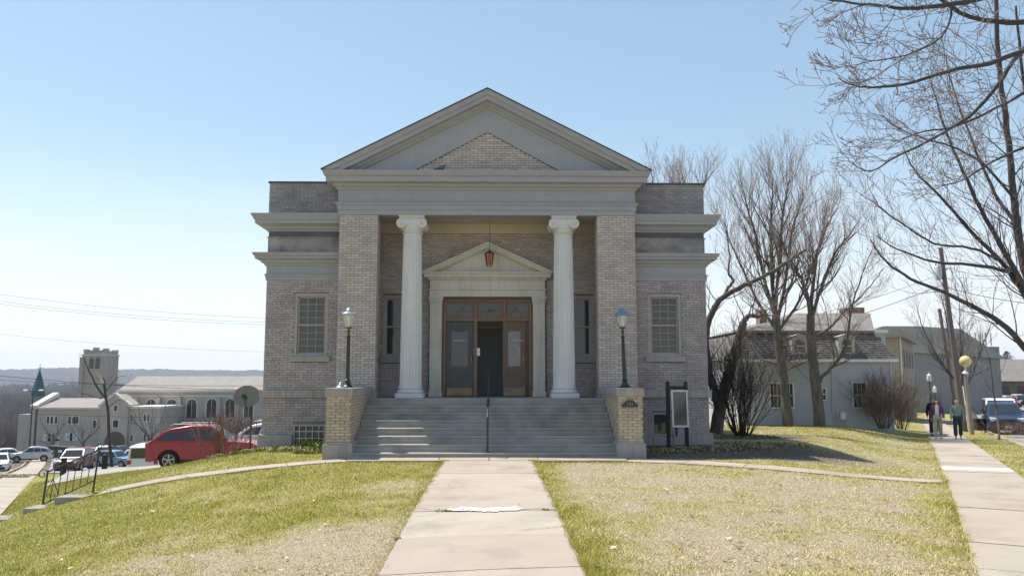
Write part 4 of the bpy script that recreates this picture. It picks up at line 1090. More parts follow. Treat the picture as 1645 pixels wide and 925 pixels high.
# lantern hanging in the door pediment
M['lantern_red'] = mat('amber_lantern_glass', (0.27, 0.05, 0.03), 0.2, var=0.3, scale=20, spec=0.6)
ln = thing('porch_lantern', 'small hexagonal lantern with red glass hung over the doors', 'lantern', (0.06, 1.02, 5.0))
lx, ly, lz = 0.06, 1.02, 5.0
MB().lathe([(0.075, 0.03), (0.125, 0.36)], (lx, ly, lz), 6).build('glass', M['lantern_red'], ln)
for k in range(6):
    a = 2 * math.pi * k / 6
    MB().tube([(lx + 0.08*math.cos(a), ly + 0.08*math.sin(a), lz), (lx + 0.135*math.cos(a), ly + 0.135*math.sin(a), lz + 0.37)], 0.011, 5).build('cage_bar', M['brass'], ln)
MB().lathe([(0.08, 0.0), (0.09, 0.012), (0.085, 0.03)], (lx, ly, lz), 6).build('bottom_ring', M['brass'], ln)
MB().lathe([(0.145, 0.36), (0.15, 0.375), (0.07, 0.43), (0.03, 0.45), (0.025, 0.47)], (lx, ly, lz), 6).build('hood', M['iron'], ln)
MB().tube([(lx, ly, lz + 0.46), (lx, ly, 6.335)], 0.006, 5).build('chain', M['iron'], ln)
# single handrail up the middle of the steps
hr = thing('handrail', 'thin black pipe handrail up the middle of the steps', 'handrail', (0.07, -3.0, 0.16))
for (yy, zb, zt) in ((-2.98, 0.166, 1.02), (-0.98, 1.166, 2.06)):
    MB().tube([(0.07, yy, zb), (0.07, yy, zt)], 0.024, 10).build('post', M['iron'], hr)
    MB().lathe([(0.07, 0), (0.07, 0.012), (0.03, 0.025)], (0.07, yy, zb), 12).build('flange', M['iron'], hr)
MB().tube([(0.07, -3.12, 0.86), (0.07, -3.10, 0.96), (0.07, -2.98, 1.04), (0.07, -0.98, 2.06), (0.07, -0.86, 2.07), (0.07, -0.82, 1.98)], 0.023, 10).build('rail', M['iron'], hr)
# notice board right of the steps
nb_ = thing('notice_board', 'glazed notice board on two dark wooden posts before the right wing', 'notice board', (4.95, -0.55, 0.1))
M['dark_wood'] = mat('black_wood', (0.03, 0.028, 0.027), 0.8, var=0.3, stretch=(5, 5, 0.7))
for xx in (4.72, 5.19):
    bevel(MB().box(xx - 0.045, xx + 0.045, -0.60, -0.51, -0.1, 1.70).build('post', M['dark_wood'], nb_), 0.01)
    MB().ball((xx, -0.555, 1.73), 0.055, 10, 8).build('post_cap', M['dark_wood'], nb_)
bevel(MB().box(4.765, 5.145, -0.585, -0.525, 1.57, 1.65).build('crossbar', M['dark_wood'], nb_), 0.006)
fx0, fx1, fz0, fz1 = 4.79, 5.22, 0.60, 1.55
M['alu'] = mat('dull_aluminium', (0.55, 0.56, 0.56), 0.45, metal=0.3, var=0.08)
f_ = MB(); tl = 0.018
def sk(x, z): return x + (z - 1.0) * -0.02
f_.prism([(sk(fx0, fz0), fz0), (sk(fx1, fz0), fz0), (sk(fx1, fz0+0.05), fz0+0.05), (sk(fx0, fz0+0.05), fz0+0.05)], -0.68, -0.602)
f_.prism([(sk(fx0, fz1-0.045), fz1-0.045), (sk(fx1, fz1-0.045), fz1-0.045), (sk(fx1, fz1), fz1), (sk(fx0, fz1), fz1)], -0.68, -0.602)
f_.prism([(sk(fx0, fz0+0.05), fz0+0.05), (sk(fx0, fz0)+0.045, fz0+0.05), (sk(fx0, fz1)+0.045, fz1-0.045), (sk(fx0, fz1-0.045), fz1-0.045)], -0.68, -0.602)
f_.prism([(sk(fx1, fz0)-0.045, fz0+0.05), (sk(fx1, fz0+0.05), fz0+0.05), (sk(fx1, fz1-0.045), fz1-0.045), (sk(fx1, fz1)-0.045, fz1-0.045)], -0.68, -0.602)
f_.build('case_frame', M['alu'], nb_)
MB().box(fx0 + 0.04, fx1 - 0.04, -0.63, -0.606, fz0 + 0.04, fz1 - 0.04).build('backboard', mat('faded_board', (0.17, 0.17, 0.165), 0.9, var=0.25, scale=4), nb_)
MB().face([(fx0 + 0.04, -0.665, fz0 + 0.045), (fx1 - 0.04, -0.665, fz0 + 0.045), (fx1 - 0.07, -0.66, fz1 - 0.04), (fx0 + 0.02, -0.66, fz1 - 0.04)]).build('pane', mat('dull_pane', (0.10, 0.105, 0.11), 0.08, var=0.3, scale=3, spec=0.7), nb_)
MB().box(4.90, 4.95, -0.57, -0.53, 0.36, 0.60).build('prop', M['dark_wood'], nb_)

# ------------------------------------------------------------------ left: garden railing and its steps, dish, planting
def up3(x, y): return ground_z(x, y)
gs = thing('garden_steps', 'low mossy concrete steps down to the left sidewalk', 'steps', (-9.1, -3.98, -0.8))
M['mossy'] = mat('mossy_concrete', (0.36, 0.33, 0.28), 0.95, col2=(0.22, 0.21, 0.16), scale=4, bump=0.3)
for (xa, xb, zt) in ((-8.95, -8.35, -0.62), (-9.6, -8.95, -0.85), (-10.6, -9.6, -1.07)):
    bevel(MB().box(xa, xb, -4.26, -3.70, zt - 0.5, zt).build('step', M['mossy'], gs), 0.02)
rl = thing('garden_railing', 'black wrought iron railing with scrolls beside the garden steps', 'railing', (-9.0, -3.75, -0.9))
yl = -3.66; PL = (-9.53, -1.05); PR = (-8.45, -0.56)
def pol(mb, pts, r): return mb.tube(pts, r, 8)
pol(MB(), [(PL[0], yl, PL[1] - 0.05), (PL[0] + 0.09, yl, PL[1] + 0.92)], 0.021).build('post', M['iron'], rl)
pol(MB(), [(PR[0], yl, PR[1] - 0.05), (PR[0] + 0.09, yl, PR[1] + 0.90)], 0.021).build('post', M['iron'], rl)
tpL = Vector((PL[0] + 0.085, yl, PL[1] + 0.88)); tpR = Vector((PR[0] + 0.085, yl, PR[1] + 0.86)); btL = Vector((PL[0] + 0.02, yl, PL[1] + 0.19)); btR = Vector((PR[0] + 0.02, yl, PR[1] + 0.21))
pol(MB(), [tpL, tpR], 0.017).build('top_rail', M['iron'], rl)
pol(MB(), [btL, btR], 0.013).build('bottom_rail', M['iron'], rl)
for k in range(1, 7):
    t = k / 7; pol(MB(), [btL.lerp(btR, t), tpL.lerp(tpR, t)], 0.0095).build('baluster', M['iron'], rl)
def scroll(c, r, turns, a0, d, n=26): return [(c[0] + r * (1 - 0.75 * k / n) * math.cos(a0 + d * 2 * math.pi * turns * k / n), yl, c[1] + r * (1 - 0.75 * k / n) * math.sin(a0 + d * 2 * math.pi * turns * k / n)) for k in range(n + 1)]
for c, r, a0, d in (((tpL.x - 0.10, tpL.z - 0.05), 0.115, 0.3, 1), ((tpR.x + 0.02, tpR.z + 0.07), 0.075, 0.0, 1)):
    pol(MB(), scroll(c, r, 1.15, a0, d), 0.011).build('scroll', M['iron'], rl)
xm, zm_ = (btL.x + 0.19, btL.z + 0.30)
for sx in (-1, 1):
    pol(MB(), [(xm, yl, zm_ + 0.26), (xm + sx * 0.05, yl, zm_ + 0.12), (xm + sx * 0.11, yl, zm_ - 0.02), (xm + sx * 0.12, yl, zm_ - 0.10), (xm + sx * 0.08, yl, zm_ - 0.15), (xm + sx * 0.04, yl, zm_ - 0.11), (xm + sx * 0.06, yl, zm_ - 0.07)], 0.008).build('scroll', M['iron'], rl)
# satellite dish
dx, dy = -7.28, 2.6; dz = ground_z(dx, dy)
ds = thing('satellite_dish', 'grey satellite dish on a pole beside the left wing', 'satellite dish', (dx, dy, dz))
DC = Vector((-7.09, 2.50, 1.32)); nrm_ = Vector((0.10, -0.95, 0.30)).normalized(); e1 = nrm_.orthogonal().normalized(); e1 = Vector((0, 0, 1)).cross(nrm_).normalized(); e2 = nrm_.cross(e1)
M['dish'] = mat('dish_grey', (0.22, 0.212, 0.19), 0.6, var=0.1)
mb = MB(); rings = []
for k in range(7):
    rr = k / 6; rings.append([DC + e1 * (0.385 * rr * math.cos(a)) + e2 * (0.33 * rr * math.sin(a)) + nrm_ * (0.075 * rr * rr - 0.03) for a in [2*math.pi*j/32 for j in range(32)]])
for off in (0.0, -0.012):
    for a, b in zip(rings, rings[1:]):
        for j in range(32):
            l = (j + 1) % 32; mb.face([p + nrm_ * off for p in (a[j], a[l], b[l], b[j])])
for j in range(32): l = (j + 1) % 32; mb.face([rings[6][j], rings[6][l], rings[6][l] - nrm_ * 0.012, rings[6][j] - nrm_ * 0.012])
smooth_by_angle(mb.build('reflector', M['dish'], ds), 60)
pp = [Vector((dx + 0.23, dy + 0.25, dz - 0.1)), Vector((dx + 0.23, dy + 0.25, DC.z - 0.22)), DC - nrm_ * 0.12 - e2 * 0.1]
MB().tube(pp, 0.03, 10).build('mast', M['iron'], ds)
arm0 = DC - e2 * 0.32; arm1 = DC + nrm_ * 0.42 - e2 * 0.12
MB().tube([arm0, arm1], 0.016, 8).build('feed_arm', M['iron'], ds)
MB().obox(arm1, e1, e2, nrm_, 0.055, 0.05, 0.07).build('receiver', M['iron'], ds)
MB().obox(arm1 + e1 * 0.06 + e2 * -0.05, e1, e2, nrm_, 0.03, 0.05, 0.04).build('receiver', M['iron'], ds)
# yellow-green plants along the foot of the left wing
def leaf_patch(name, label, cat, spots, n, cols, hmin, hmax, stuff=True, width=0.02, spread=0.5, seed=4):
    r = random.Random(seed); mb = MB()
    for _ in range(n):
        x, y, rad = r.choice(spots); a = r.uniform(0, 6.283); q = rad * math.sqrt(r.random()); x += q * math.cos(a); y += q * math.sin(a) * 0.6
        z = ground_z(x, y); h = r.uniform(hmin, hmax); b = r.uniform(0, 6.283); d = Vector((math.cos(b), math.sin(b), 0)); sdir = Vector((-d.y, d.x, 0)) * width * r.uniform(0.6, 1.3)
        p0 = Vector((x, y, z)); p1 = p0 + d * h * spread * 0.4 + Vector((0, 0, h * 0.7)); p2 = p0 + d * h * spread + Vector((0, 0, h * r.uniform(0.7, 1.0)))
        m_ = r.randrange(len(cols))
        mb.face([p0 - sdir * 0.4, p0 + sdir * 0.4, p1 + sdir, p1 - sdir], m_); mb.face([p1 - sdir, p1 + sdir, p2], m_)
    o = mb.build(name, cols); o['label'] = label
    if stuff: kind(o, 'stuff')
    else: o['category'] = cat
    return o
lg = [mat('spring_leaf', (0.30, 0.33, 0.06), 0.6, var=0.2, scale=5), mat('spring_leaf_dark', (0.17, 0.22, 0.05), 0.6, var=0.2, scale=5), mat('dead_leaf', (0.30, 0.23, 0.14), 0.8, var=0.2)]
leaf_patch('ground_cover', 'yellow-green spring plants along the foot of the left wing', '', [(-5.9, 0.0, 0.6), (-5.2, -0.3, 0.6), (-4.6, -0.6, 0.6), (-4.9, -0.9, 0.6), (-6.8, 0.2, 0.6), (-4.2, -1.6, 0.5)], 1900, [lg[0], lg[2], lg[1]], 0.03, 0.13)
leaf_patch('ground_cover', 'taller yellow-green plants against the left pedestal', '', [(-4.25, -0.5, 0.35), (-4.0, -0.9, 0.3), (-3.85, -1.5, 0.2), (-4.5, -0.2, 0.4)], 1500, [lg[0], lg[0], lg[1]], 0.08, 0.26, seed=9)
leaf_patch('leaf_litter', 'dead leaves and dry stems on the bare bed by the right wing', '', [(4.6, -1.6, 0.8), (5.6, -1.2, 0.9), (6.6, -0.8, 0.9), (7.6, 0.4, 1.2), (8.3, 4.8, 1.2)], 2600, [lg[2], lg[2], lg[1]], 0.02, 0.10, spread=1.2)
# fallen dry leaves on the street edge
leaf_patch('leaf_pile', 'brown heap of dry leaves on the left street edge', '', [(*(-28.60, 28.50, -3.91)[:2], 1.3), (*(-26.83, 24.96, -3.61)[:2], 1.0)], 420, [lg[2]], 0.05, 0.16, width=0.05, spread=1.2)

for nm_, spots, n_, lab in (('weeds', [(-0.93, -3.86, 0.09), (-0.80, -3.80, 0.05), (1.12, -3.84, 0.08), (1.02, -3.79, 0.05), (-0.50, -9.96, 0.09), (-0.40, -9.98, 0.06), (0.98, -9.95, 0.05), (-0.90, -11.6, 0.05), (-0.89, -8.2, 0.05)], 420, 'small weeds in the joints of the front walk'),):
    leaf_patch(nm_, lab, '', spots, n_, [lg[1], lg[2], lg[0]], 0.02, 0.07, width=0.008)

# ------------------------------------------------------------------ bare spring trees
M['bark'] = mat('grey_brown_bark', (0.17, 0.148, 0.132), 0.95, col2=(0.075, 0.066, 0.06), scale=9, bump=1.0, bscale=12, stretch=(1, 1, 0.22))
M['bark_dark'] = mat('dark_bark', (0.085, 0.074, 0.074), 0.95, col2=(0.055, 0.05, 0.052), scale=5, bump=0.8, bscale=26, stretch=(1, 1, 0.35))
M['twig'] = mat('reddish_twig', (0.36, 0.28, 0.255), 0.9, var=0.25, scale=3)
M['twig_dark'] = mat('dark_red_twig', (0.22, 0.17, 0.17), 0.9, var=0.25, scale=3)
M['bud'] = mat('swelling_bud', (0.22, 0.12, 0.11), 0.8, var=0.25, scale=6)
M['shrub_twig'] = mat('grey_shrub_twig', (0.15, 0.115, 0.105), 0.9, var=0.25, scale=4)
class Tree:
    """limbs are grown into three meshes: heavy wood, fine twigs and buds"""
    def __init__(s, seed): s.r = random.Random(seed); s.wood = MB(); s.twig = MB(); s.bud = MB()
    def limb(s, pts, r0, r1, sides=8, jit=0.0):
        pts = [Vector(p) for p in pts]; P = []          # smooth the control line
        n = len(pts)
        for i in range(n - 1):
            a, b = pts[i], pts[i+1]; a0 = pts[i-1] if i else a; b1 = pts[i+2] if i + 2 < n else b
            for k in range(4):
                t = k / 4; t2, t3 = t*t, t*t*t
                p = 0.5 * ((2*a) + (b - a0)*t + (2*a0 - 5*a + 4*b - b1)*t2 + (3*a - a0 - 3*b + b1)*t3)
                if jit: p += Vector((s.r.uniform(-jit, jit), s.r.uniform(-jit, jit), s.r.uniform(-jit, jit)))
                P.append(p)
        P.append(pts[-1]); m = len(P)
        R_ = [r0 + (r1 - r0) * (k / (m - 1)) for k in range(m)]
        s.wood.tube(P, R_, sides); return P, R_
    def grow(s, p, d, L, r, lv, up=0.1, dens=1.0, curl=0.16, ang=(25, 55), buds=0.0, maxlv=3, ratio=(0.35, 0.6)):
        """one branch and its side branches; lv counts down"""
        n = max(3, int(5 if lv > 1 else 3)); P = [Vector(p)]; D = Vector(d).normalized(); R_ = [r]
        for k in range(n):
            D = (D + Vector((s.r.gauss(0, curl), s.r.gauss(0, curl), s.r.gauss(0, curl) + up * 0.3))).normalized()
            P.append(P[-1] + D * (L / n)); R_.append(max(0.004, r * (1 - 0.85 * (k + 1) / n)))
        fat = r > 0.012
        (s.wood if fat else s.twig).tube(P, R_, 6 if r > 0.03 else 4 if fat else 3, cap=False)
        if buds and lv <= 1:
            for q in P[1:]:
                if s.r.random() < buds:
                    c = q + Vector((s.r.uniform(-0.02, 0.02),) * 3); w = s.r.uniform(0.007, 0.014)
                    s.bud.face([c + Vector((w, 0, 0)), c + Vector((-w * 0.5, w, 0)), c + Vector((0, 0, w * 1.8))])
                    s.bud.face([c + Vector((-w, 0, 0)), c + Vector((0, -w, 0)), c + Vector((0, 0, w * 1.8))])
        if lv <= 0: return
        m = max(1, int(round((3.2 + 1.6 * L) * dens * (1.0 if lv > 1 else 1.1))))
        for k in range(m):
            t = 0.18 + 0.8 * (k + s.r.random()) / m; i = min(n - 1, int(t * n)); f = t * n - i
            q = P[i].lerp(P[i+1], f); base = (P[i+1] - P[i]).normalized()
            side = base.orthogonal().normalized(); side.rotate(Matrix.Rotation(s.r.uniform(0, 6.283), 3, base))
            a = R(s.r.uniform(*ang)); nd = base * math.cos(a) + side * math.sin(a) + Vector((0, 0, up))
            s.grow(q, nd, L * s.r.uniform(*ratio) * (1.15 - 0.5 * t), max(0.0048, R_[i] * s.r.uniform(0.4, 0.62)), lv - 1, up, dens, curl, ang, buds, maxlv, ratio)
    def along(s, P, R_, n, L, lv, up=0.25, t0=0.25, ang=(30, 60), dens=1.0, buds=0.0, rr=0.45, bias=None, curl=0.14, ratio=(0.35, 0.6)):
        """side branches along a limb"""
        m = len(P)
        for k in range(n):
            t = t0 + (1 - t0) * (k + s.r.random()) / n; x = t * (m - 1); i = min(m - 2, int(x)); q = P[i].lerp(P[i+1], x - i)
            base = (P[i+1] - P[i]).normalized(); side = base.orthogonal().normalized(); side.rotate(Matrix.Rotation(s.r.uniform(0, 6.283), 3, base))
            a = R(s.r.uniform(*ang)); nd = base * math.cos(a) + side * math.sin(a) + Vector((0, 0, up)) + (Vector(bias) if bias else Vector())
            s.grow(q, nd, L * s.r.uniform(0.65, 1.15) * (1.2 - 0.6 * t), min(R_[i] * 0.7, max(0.008, R_[i] * rr)), lv, up, dens, curl, ang, buds, 3, ratio)
    def done(s, name, label, cat, base, group, bark, twig, trunk_pts=None):
        t = thing(name, label, cat, base, group=group)
        return t
def finish(tr, name, label, base, bark='bark', twig='twig', group=None, cat='tree', trunk=None):
    t = thing(name, label, cat, base, group=group)
    if trunk is not None: smooth_by_angle(trunk.build('trunk', M[bark], t), 60)
    if tr.wood.v: smooth_by_angle(tr.wood.build('crown' if trunk is not None else 'stems', M[bark], t), 60)
    if tr.twig.v: kind(tr.twig.build('twigs', M[twig], t), 'stuff')
    if tr.bud.v: kind(tr.bud.build('buds', M['bud'], t), 'stuff')
    return t
def trunk_of(tr, pts, r0, r1, sides=10, flare=1.35):
    keep = tr.wood; tr.wood = MB(); P, R_ = tr.limb(pts, r0, r1, sides, jit=0.012); tk = tr.wood
    tr.wood = keep
    return tk, P, R_
YB_ = 14.6
# tree B, beside the pale house: one trunk that breaks into many upright leaders
tb = Tree(21)
tk, P, R_ = trunk_of(tb, [(13.24, 14.60, -0.22), (13.17, 14.60, 0.99), (13.06, 14.60, 2.37), (12.93, 14.60, 3.63), (12.87, 14.60, 4.90)], 0.23, 0.15)
for (pts, r) in (([(12.86, 14.60, 4.75), (12.66, 14.30, 6.56), (12.65, 14.20, 8.82), (12.81, 14.40, 9.88), (12.92, 14.50, 11.06)], 0.11),
                 ([(12.90, 14.60, 4.33), (13.59, 15.20, 6.39), (14.09, 15.50, 8.79), (14.52, 15.60, 9.85), (14.82, 15.70, 10.62)], 0.09),
                 ([(12.86, 14.60, 4.61), (12.16, 14.00, 6.52), (11.71, 13.60, 8.42), (11.39, 13.40, 9.23), (11.26, 13.40, 10.07)], 0.09),
                 ([(12.87, 14.60, 4.90), (12.77, 13.60, 7.03), (12.88, 13.20, 9.19), (13.00, 13.00, 9.93), (13.14, 13.00, 10.54)], 0.08),
                 ([(12.87, 14.60, 4.05), (12.20, 15.20, 5.52), (11.65, 15.60, 7.17), (11.28, 16.00, 8.42), (11.10, 16.10, 9.34)], 0.075),
                 ([(12.92, 14.60, 3.91), (13.85, 14.20, 5.42), (14.49, 14.00, 7.09), (14.93, 14.00, 8.22), (15.18, 14.00, 8.85)], 0.07)):
    Q, S = tb.limb(pts, r, 0.018, 7, jit=0.02); tb.along(Q, S, 22, 3.0, 2, up=0.42, t0=0.06, ang=(20, 52), dens=0.95, buds=0.12)
tb.along(P, R_, 12, 2.4, 2, up=-0.05, t0=0.4, ang=(50, 85), dens=1.2, rr=0.2)
finish(tb, 'tree', 'tall bare tree with many upright leaders before the left window of the pale house', (13.24, 14.60, -0.22), trunk=tk, group='bare trees beside the pale house')
# tree C
tc = Tree(33)
tk, P, R_ = trunk_of(tc, [(14.54, 14.30, -0.21), (14.48, 14.30, 0.99), (14.37, 14.30, 2.37), (14.31, 14.30, 3.62), (14.33, 14.30, 4.73)], 0.25, 0.17)
for (pts, r) in (([(14.33, 14.30, 4.59), (14.09, 14.00, 5.68), (13.56, 13.80, 6.78), (13.06, 13.60, 7.45), (12.72, 13.50, 8.18)], 0.10),
                 ([(14.33, 14.30, 4.59), (14.63, 14.60, 6.32), (15.21, 15.00, 8.11), (15.80, 15.20, 9.18), (16.23, 15.30, 9.79)], 0.10),
                 ([(14.35, 14.30, 4.45), (14.69, 13.80, 5.94), (15.14, 13.40, 7.28), (15.71, 13.20, 8.08), (16.24, 13.20, 8.78)], 0.09),
                 ([(14.60, 14.30, 1.76), (14.89, 14.00, 2.20), (15.33, 13.80, 2.74), (15.67, 13.60, 3.72), (15.85, 13.50, 4.95), (16.32, 13.40, 6.31), (16.83, 13.30, 7.55)], 0.085),
                 ([(14.32, 14.30, 3.75), (15.30, 14.80, 4.12), (16.04, 15.00, 4.79), (16.57, 15.10, 5.23), (17.52, 15.20, 6.11), (18.21, 15.20, 6.98)], 0.07)):
    Q, S = tc.limb(pts, r, 0.015, 7, jit=0.03); tc.along(Q, S, 18, 2.2, 2, up=0.35, t0=0.12, ang=(22, 52), dens=0.95, buds=0.15)
for pts, r in (([(14.36, 14.30, 2.78), (14.14, 14.00, 2.83)], 0.06),):
    tc.limb(pts, r, 0.03, 7)
for k in range(8): tc.wood.ball(tuple(P[4 + k] + Vector((rng.uniform(-0.12, 0.12), -0.15, 0))), 0.08, 8, 6)
finish(tc, 'tree', 'knobbly bare tree with a low side limb in the middle of the pale house front', (14.54, 14.30, -0.21), trunk=tk, group='bare trees beside the pale house')
# tree A: old pollarded tree close behind the right flank of the library
ta = Tree(5)
tk, P, R_ = trunk_of(ta, [(8.07, 7.40, -0.08), (8.33, 7.40, 1.15), (8.71, 7.50, 2.26), (9.01, 7.50, 3.20), (9.23, 7.50, 3.88)], 0.24, 0.14)
for pts, r, r1 in (([(9.19, 7.50, 3.75), (9.31, 7.50, 4.04), (9.49, 7.50, 4.13), (9.75, 7.40, 4.05)], 0.12, 0.06),
               ([(8.23, 7.40, 0.71), (8.01, 7.80, 2.04), (7.96, 8.00, 3.29), (8.12, 8.00, 4.05), (8.41, 8.00, 4.63), (8.89, 8.00, 5.00), (9.61, 7.90, 5.37), (10.43, 7.80, 5.77), (10.97, 7.60, 6.14), (11.62, 7.50, 6.57)], 0.16, 0.045),
               ([(8.56, 8.00, 4.75), (8.88, 8.10, 5.22), (9.07, 8.10, 5.50), (8.92, 8.20, 5.80), (9.02, 8.30, 6.47), (8.91, 8.30, 7.42)], 0.07, 0.02)):
    Q, S = ta.limb(pts, r, r1, 9, jit=0.02)
    ta.along(Q, S, 12, 1.7, 2, up=0.35, t0=0.3, ang=(35, 75), dens=0.9, rr=0.22)
ta.along(P, R_, 7, 1.6, 2, up=0.2, t0=0.5, ang=(40, 80), dens=0.6, rr=0.14)
finish(ta, 'tree', 'leaning pollarded old tree with sawn limbs behind the right flank of the library', (8.07, 7.40, -0.08), trunk=tk)
# trees behind the library, their tops above the right wing
for k, (seed, Y_, limbs, lab) in enumerate((
    (71, 19.0, [[(1065, 480), (1058, 400), (1052, 330), (1048, 270), (1044, 222)], [(1060, 420), (1072, 350), (1080, 300), (1084, 262)]], 'bare thin tree behind the roof of the right wing nearest the pediment'),
    (72, 20.0, [[(1112, 480), (1108, 400), (1104, 330), (1100, 270), (1094, 232)], [(1108, 400), (1122, 330), (1132, 270), (1146, 240)], [(1108, 420), (1096, 340), (1086, 290), (1080, 262)]], 'bare tree behind the end of the right wing'))):
    tt = Tree(seed)
    if k == 0:
        L_ = [[(8.67, 19.00, 5.90), (8.50, 19.00, 8.45), (8.35, 19.00, 10.72), (8.29, 19.20, 11.91), (8.22, 19.40, 13.05)], [(8.55, 19.00, 7.81), (8.87, 18.50, 9.97), (9.08, 18.20, 10.87), (9.18, 18.00, 11.52)]]
        b0 = (8.62, 19.00, -0.65)
    else:
        L_ = [[(10.40, 20.00, 6.00), (10.34, 20.00, 8.62), (10.26, 20.00, 10.94), (10.20, 20.20, 12.06), (10.07, 20.40, 13.06)], [(10.34, 20.00, 8.62), (10.85, 20.00, 10.95), (11.21, 20.00, 12.12), (11.70, 20.00, 12.80)], [(10.32, 20.00, 7.96), (9.76, 19.00, 10.40), (9.46, 19.00, 11.38), (9.28, 19.00, 12.03)]]
        b0 = (10.29, 20.00, -0.71)
    tk, P, R_ = trunk_of(tt, [b0, L_[0][0]], 0.2, 0.1)
    for pts in L_:
        Q, S = tt.limb(pts, 0.07, 0.012, 6, jit=0.03); tt.along(Q, S, 20, 2.0, 2, up=0.45, t0=0.25, ang=(18, 42), dens=0.75, buds=0.4)
    finish(tt, 'tree', lab, b0, trunk=tk, group='bare trees behind the library')
# big street tree at the right edge of the view: stems fanning from a trunk just outside the frame
td = Tree(90)
base_d = (15.82, 0.50, -0.08)
tk, P, R_ = trunk_of(td, [(15.82, 0.50, -0.08), (15.75, 0.50, 1.30), (15.62, 0.50, 2.67)], 0.36, 0.24, 12)
dl = [([(15.61, 0.50, 2.15), (14.91, 0.30, 2.52), (14.18, 0.10, 3.19), (13.37, 0.00, 3.71), (12.41, -0.10, 4.16), (11.43, -0.20, 4.53), (10.81, -0.20, 4.99), (10.40, -0.20, 5.59)], 0.12, 0.015),
      ([(15.62, 0.50, 2.67), (15.41, 0.50, 3.71), (15.04, 0.50, 4.40), (14.58, 0.40, 4.77), (13.36, 0.20, 4.97), (12.21, 0.00, 5.02), (11.20, 0.00, 5.37), (10.67, 0.00, 5.74)], 0.10, 0.012),
      ([(15.39, 0.50, 3.36), (14.90, 0.50, 4.31), (14.52, 0.60, 5.03), (13.78, 0.80, 6.01), (13.06, 1.00, 7.08), (12.48, 1.20, 7.87), (12.21, 1.30, 8.64)], 0.11, 0.012),
      ([(15.41, 0.50, 3.71), (14.69, 0.30, 4.73), (14.04, 0.10, 5.74), (13.50, 0.00, 6.76), (12.96, -0.20, 7.76), (12.49, -0.30, 8.96), (12.28, -0.30, 10.03)], 0.11, 0.012),
      ([(15.48, 0.50, 3.71), (15.25, 0.80, 4.97), (15.25, 1.00, 6.27), (15.20, 1.00, 7.55), (15.16, 1.00, 9.03), (15.05, 1.00, 10.73), (15.07, 1.00, 12.65), (15.14, 1.00, 14.21)], 0.15, 0.05),
      ([(15.58, 0.50, 4.05), (15.98, 1.20, 5.94), (16.10, 1.50, 7.87), (16.20, 1.60, 9.81), (16.13, 1.60, 11.56), (16.09, 1.60, 13.14)], 0.12, 0.03),
      ([(15.25, 1.00, 6.27), (15.05, 1.30, 6.88), (14.72, 1.40, 7.74), (14.38, 1.50, 9.00), (13.97, 1.60, 10.57), (13.85, 1.60, 11.54)], 0.07, 0.012),
      ([(14.45, 0.60, 5.12), (13.39, 0.20, 5.44), (12.24, 0.00, 5.54), (11.31, -0.20, 6.02), (10.64, -0.30, 6.51), (10.48, -0.30, 6.82)], 0.05, 0.008),
      ([(15.23, 1.00, 7.00), (14.10, 0.40, 7.75), (13.10, 0.00, 8.17), (12.13, -0.20, 8.38), (11.23, -0.30, 8.69), (10.82, -0.30, 9.04)], 0.05, 0.008)]
for pts, r, r1 in dl:
    Q, S = td.limb(pts, r * 0.82, r1, 8, jit=0.02)
    td.along(Q, S, 18, 2.1, 2, up=0.28, t0=0.12, ang=(25, 60), dens=0.65, buds=0.10, rr=0.24, bias=(-0.12, 0, 0))
finish(td, 'tree', 'large dark bare tree with many stems fanning in from the right edge', base_d, bark='bark_dark', twig='twig_dark', trunk=tk, group='bare street trees on the right')
# nearer tree: long limbs reaching in at the top right
te = Tree(14)
base_e = (6.81, -12.82, -0.16)
tk, P, R_ = trunk_of(te, [base_e, (9.36, -10.00, 2.81), (9.76, -10.00, 6.42)], 0.30, 0.20, 12)
el = [([(9.79, -10.00, 7.01), (9.11, -10.20, 7.31), (7.92, -10.60, 6.96), (7.03, -10.80, 6.93), (6.40, -11.00, 7.16), (5.83, -11.10, 7.31)], 0.075, 0.012),
      ([(9.82, -10.00, 7.31), (8.48, -10.60, 7.59), (6.89, -11.20, 7.00), (6.10, -11.50, 6.75), (5.63, -11.60, 6.67), (5.12, -11.80, 6.62), (4.59, -11.90, 6.62), (4.33, -12.00, 6.63)], 0.06, 0.006),
      ([(9.73, -10.00, 6.32), (8.74, -10.40, 6.83), (7.89, -10.60, 6.52), (7.25, -10.80, 6.25), (6.64, -11.00, 6.08), (6.01, -11.10, 5.86), (5.48, -11.20, 5.75), (5.07, -11.30, 5.72), (4.81, -11.40, 5.79)], 0.06, 0.005),
      ([(9.70, -10.00, 6.12), (8.99, -9.80, 7.09), (8.46, -9.70, 6.89), (8.03, -9.70, 6.32), (7.57, -9.70, 5.84), (7.00, -9.70, 5.50), (6.41, -9.70, 5.20), (5.99, -9.70, 4.97), (5.71, -9.70, 5.10)], 0.055, 0.005),
      ([(9.66, -10.00, 5.73), (9.24, -9.40, 6.65), (8.73, -9.30, 6.37), (8.10, -9.30, 6.04), (7.54, -9.30, 5.80), (6.93, -9.30, 5.69), (6.47, -9.30, 5.44)], 0.045, 0.005),
      ([(6.41, -11.40, 6.77), (6.29, -11.50, 6.50), (6.06, -11.60, 6.23), (5.62, -11.70, 6.00), (5.16, -11.80, 5.87), (4.84, -11.80, 5.91)], 0.02, 0.004),
      ([(9.59, -10.00, 4.87), (9.44, -9.00, 5.70), (8.94, -8.90, 5.59), (8.35, -8.90, 5.33), (7.87, -8.90, 5.04), (7.40, -8.90, 4.93)], 0.04, 0.005)]
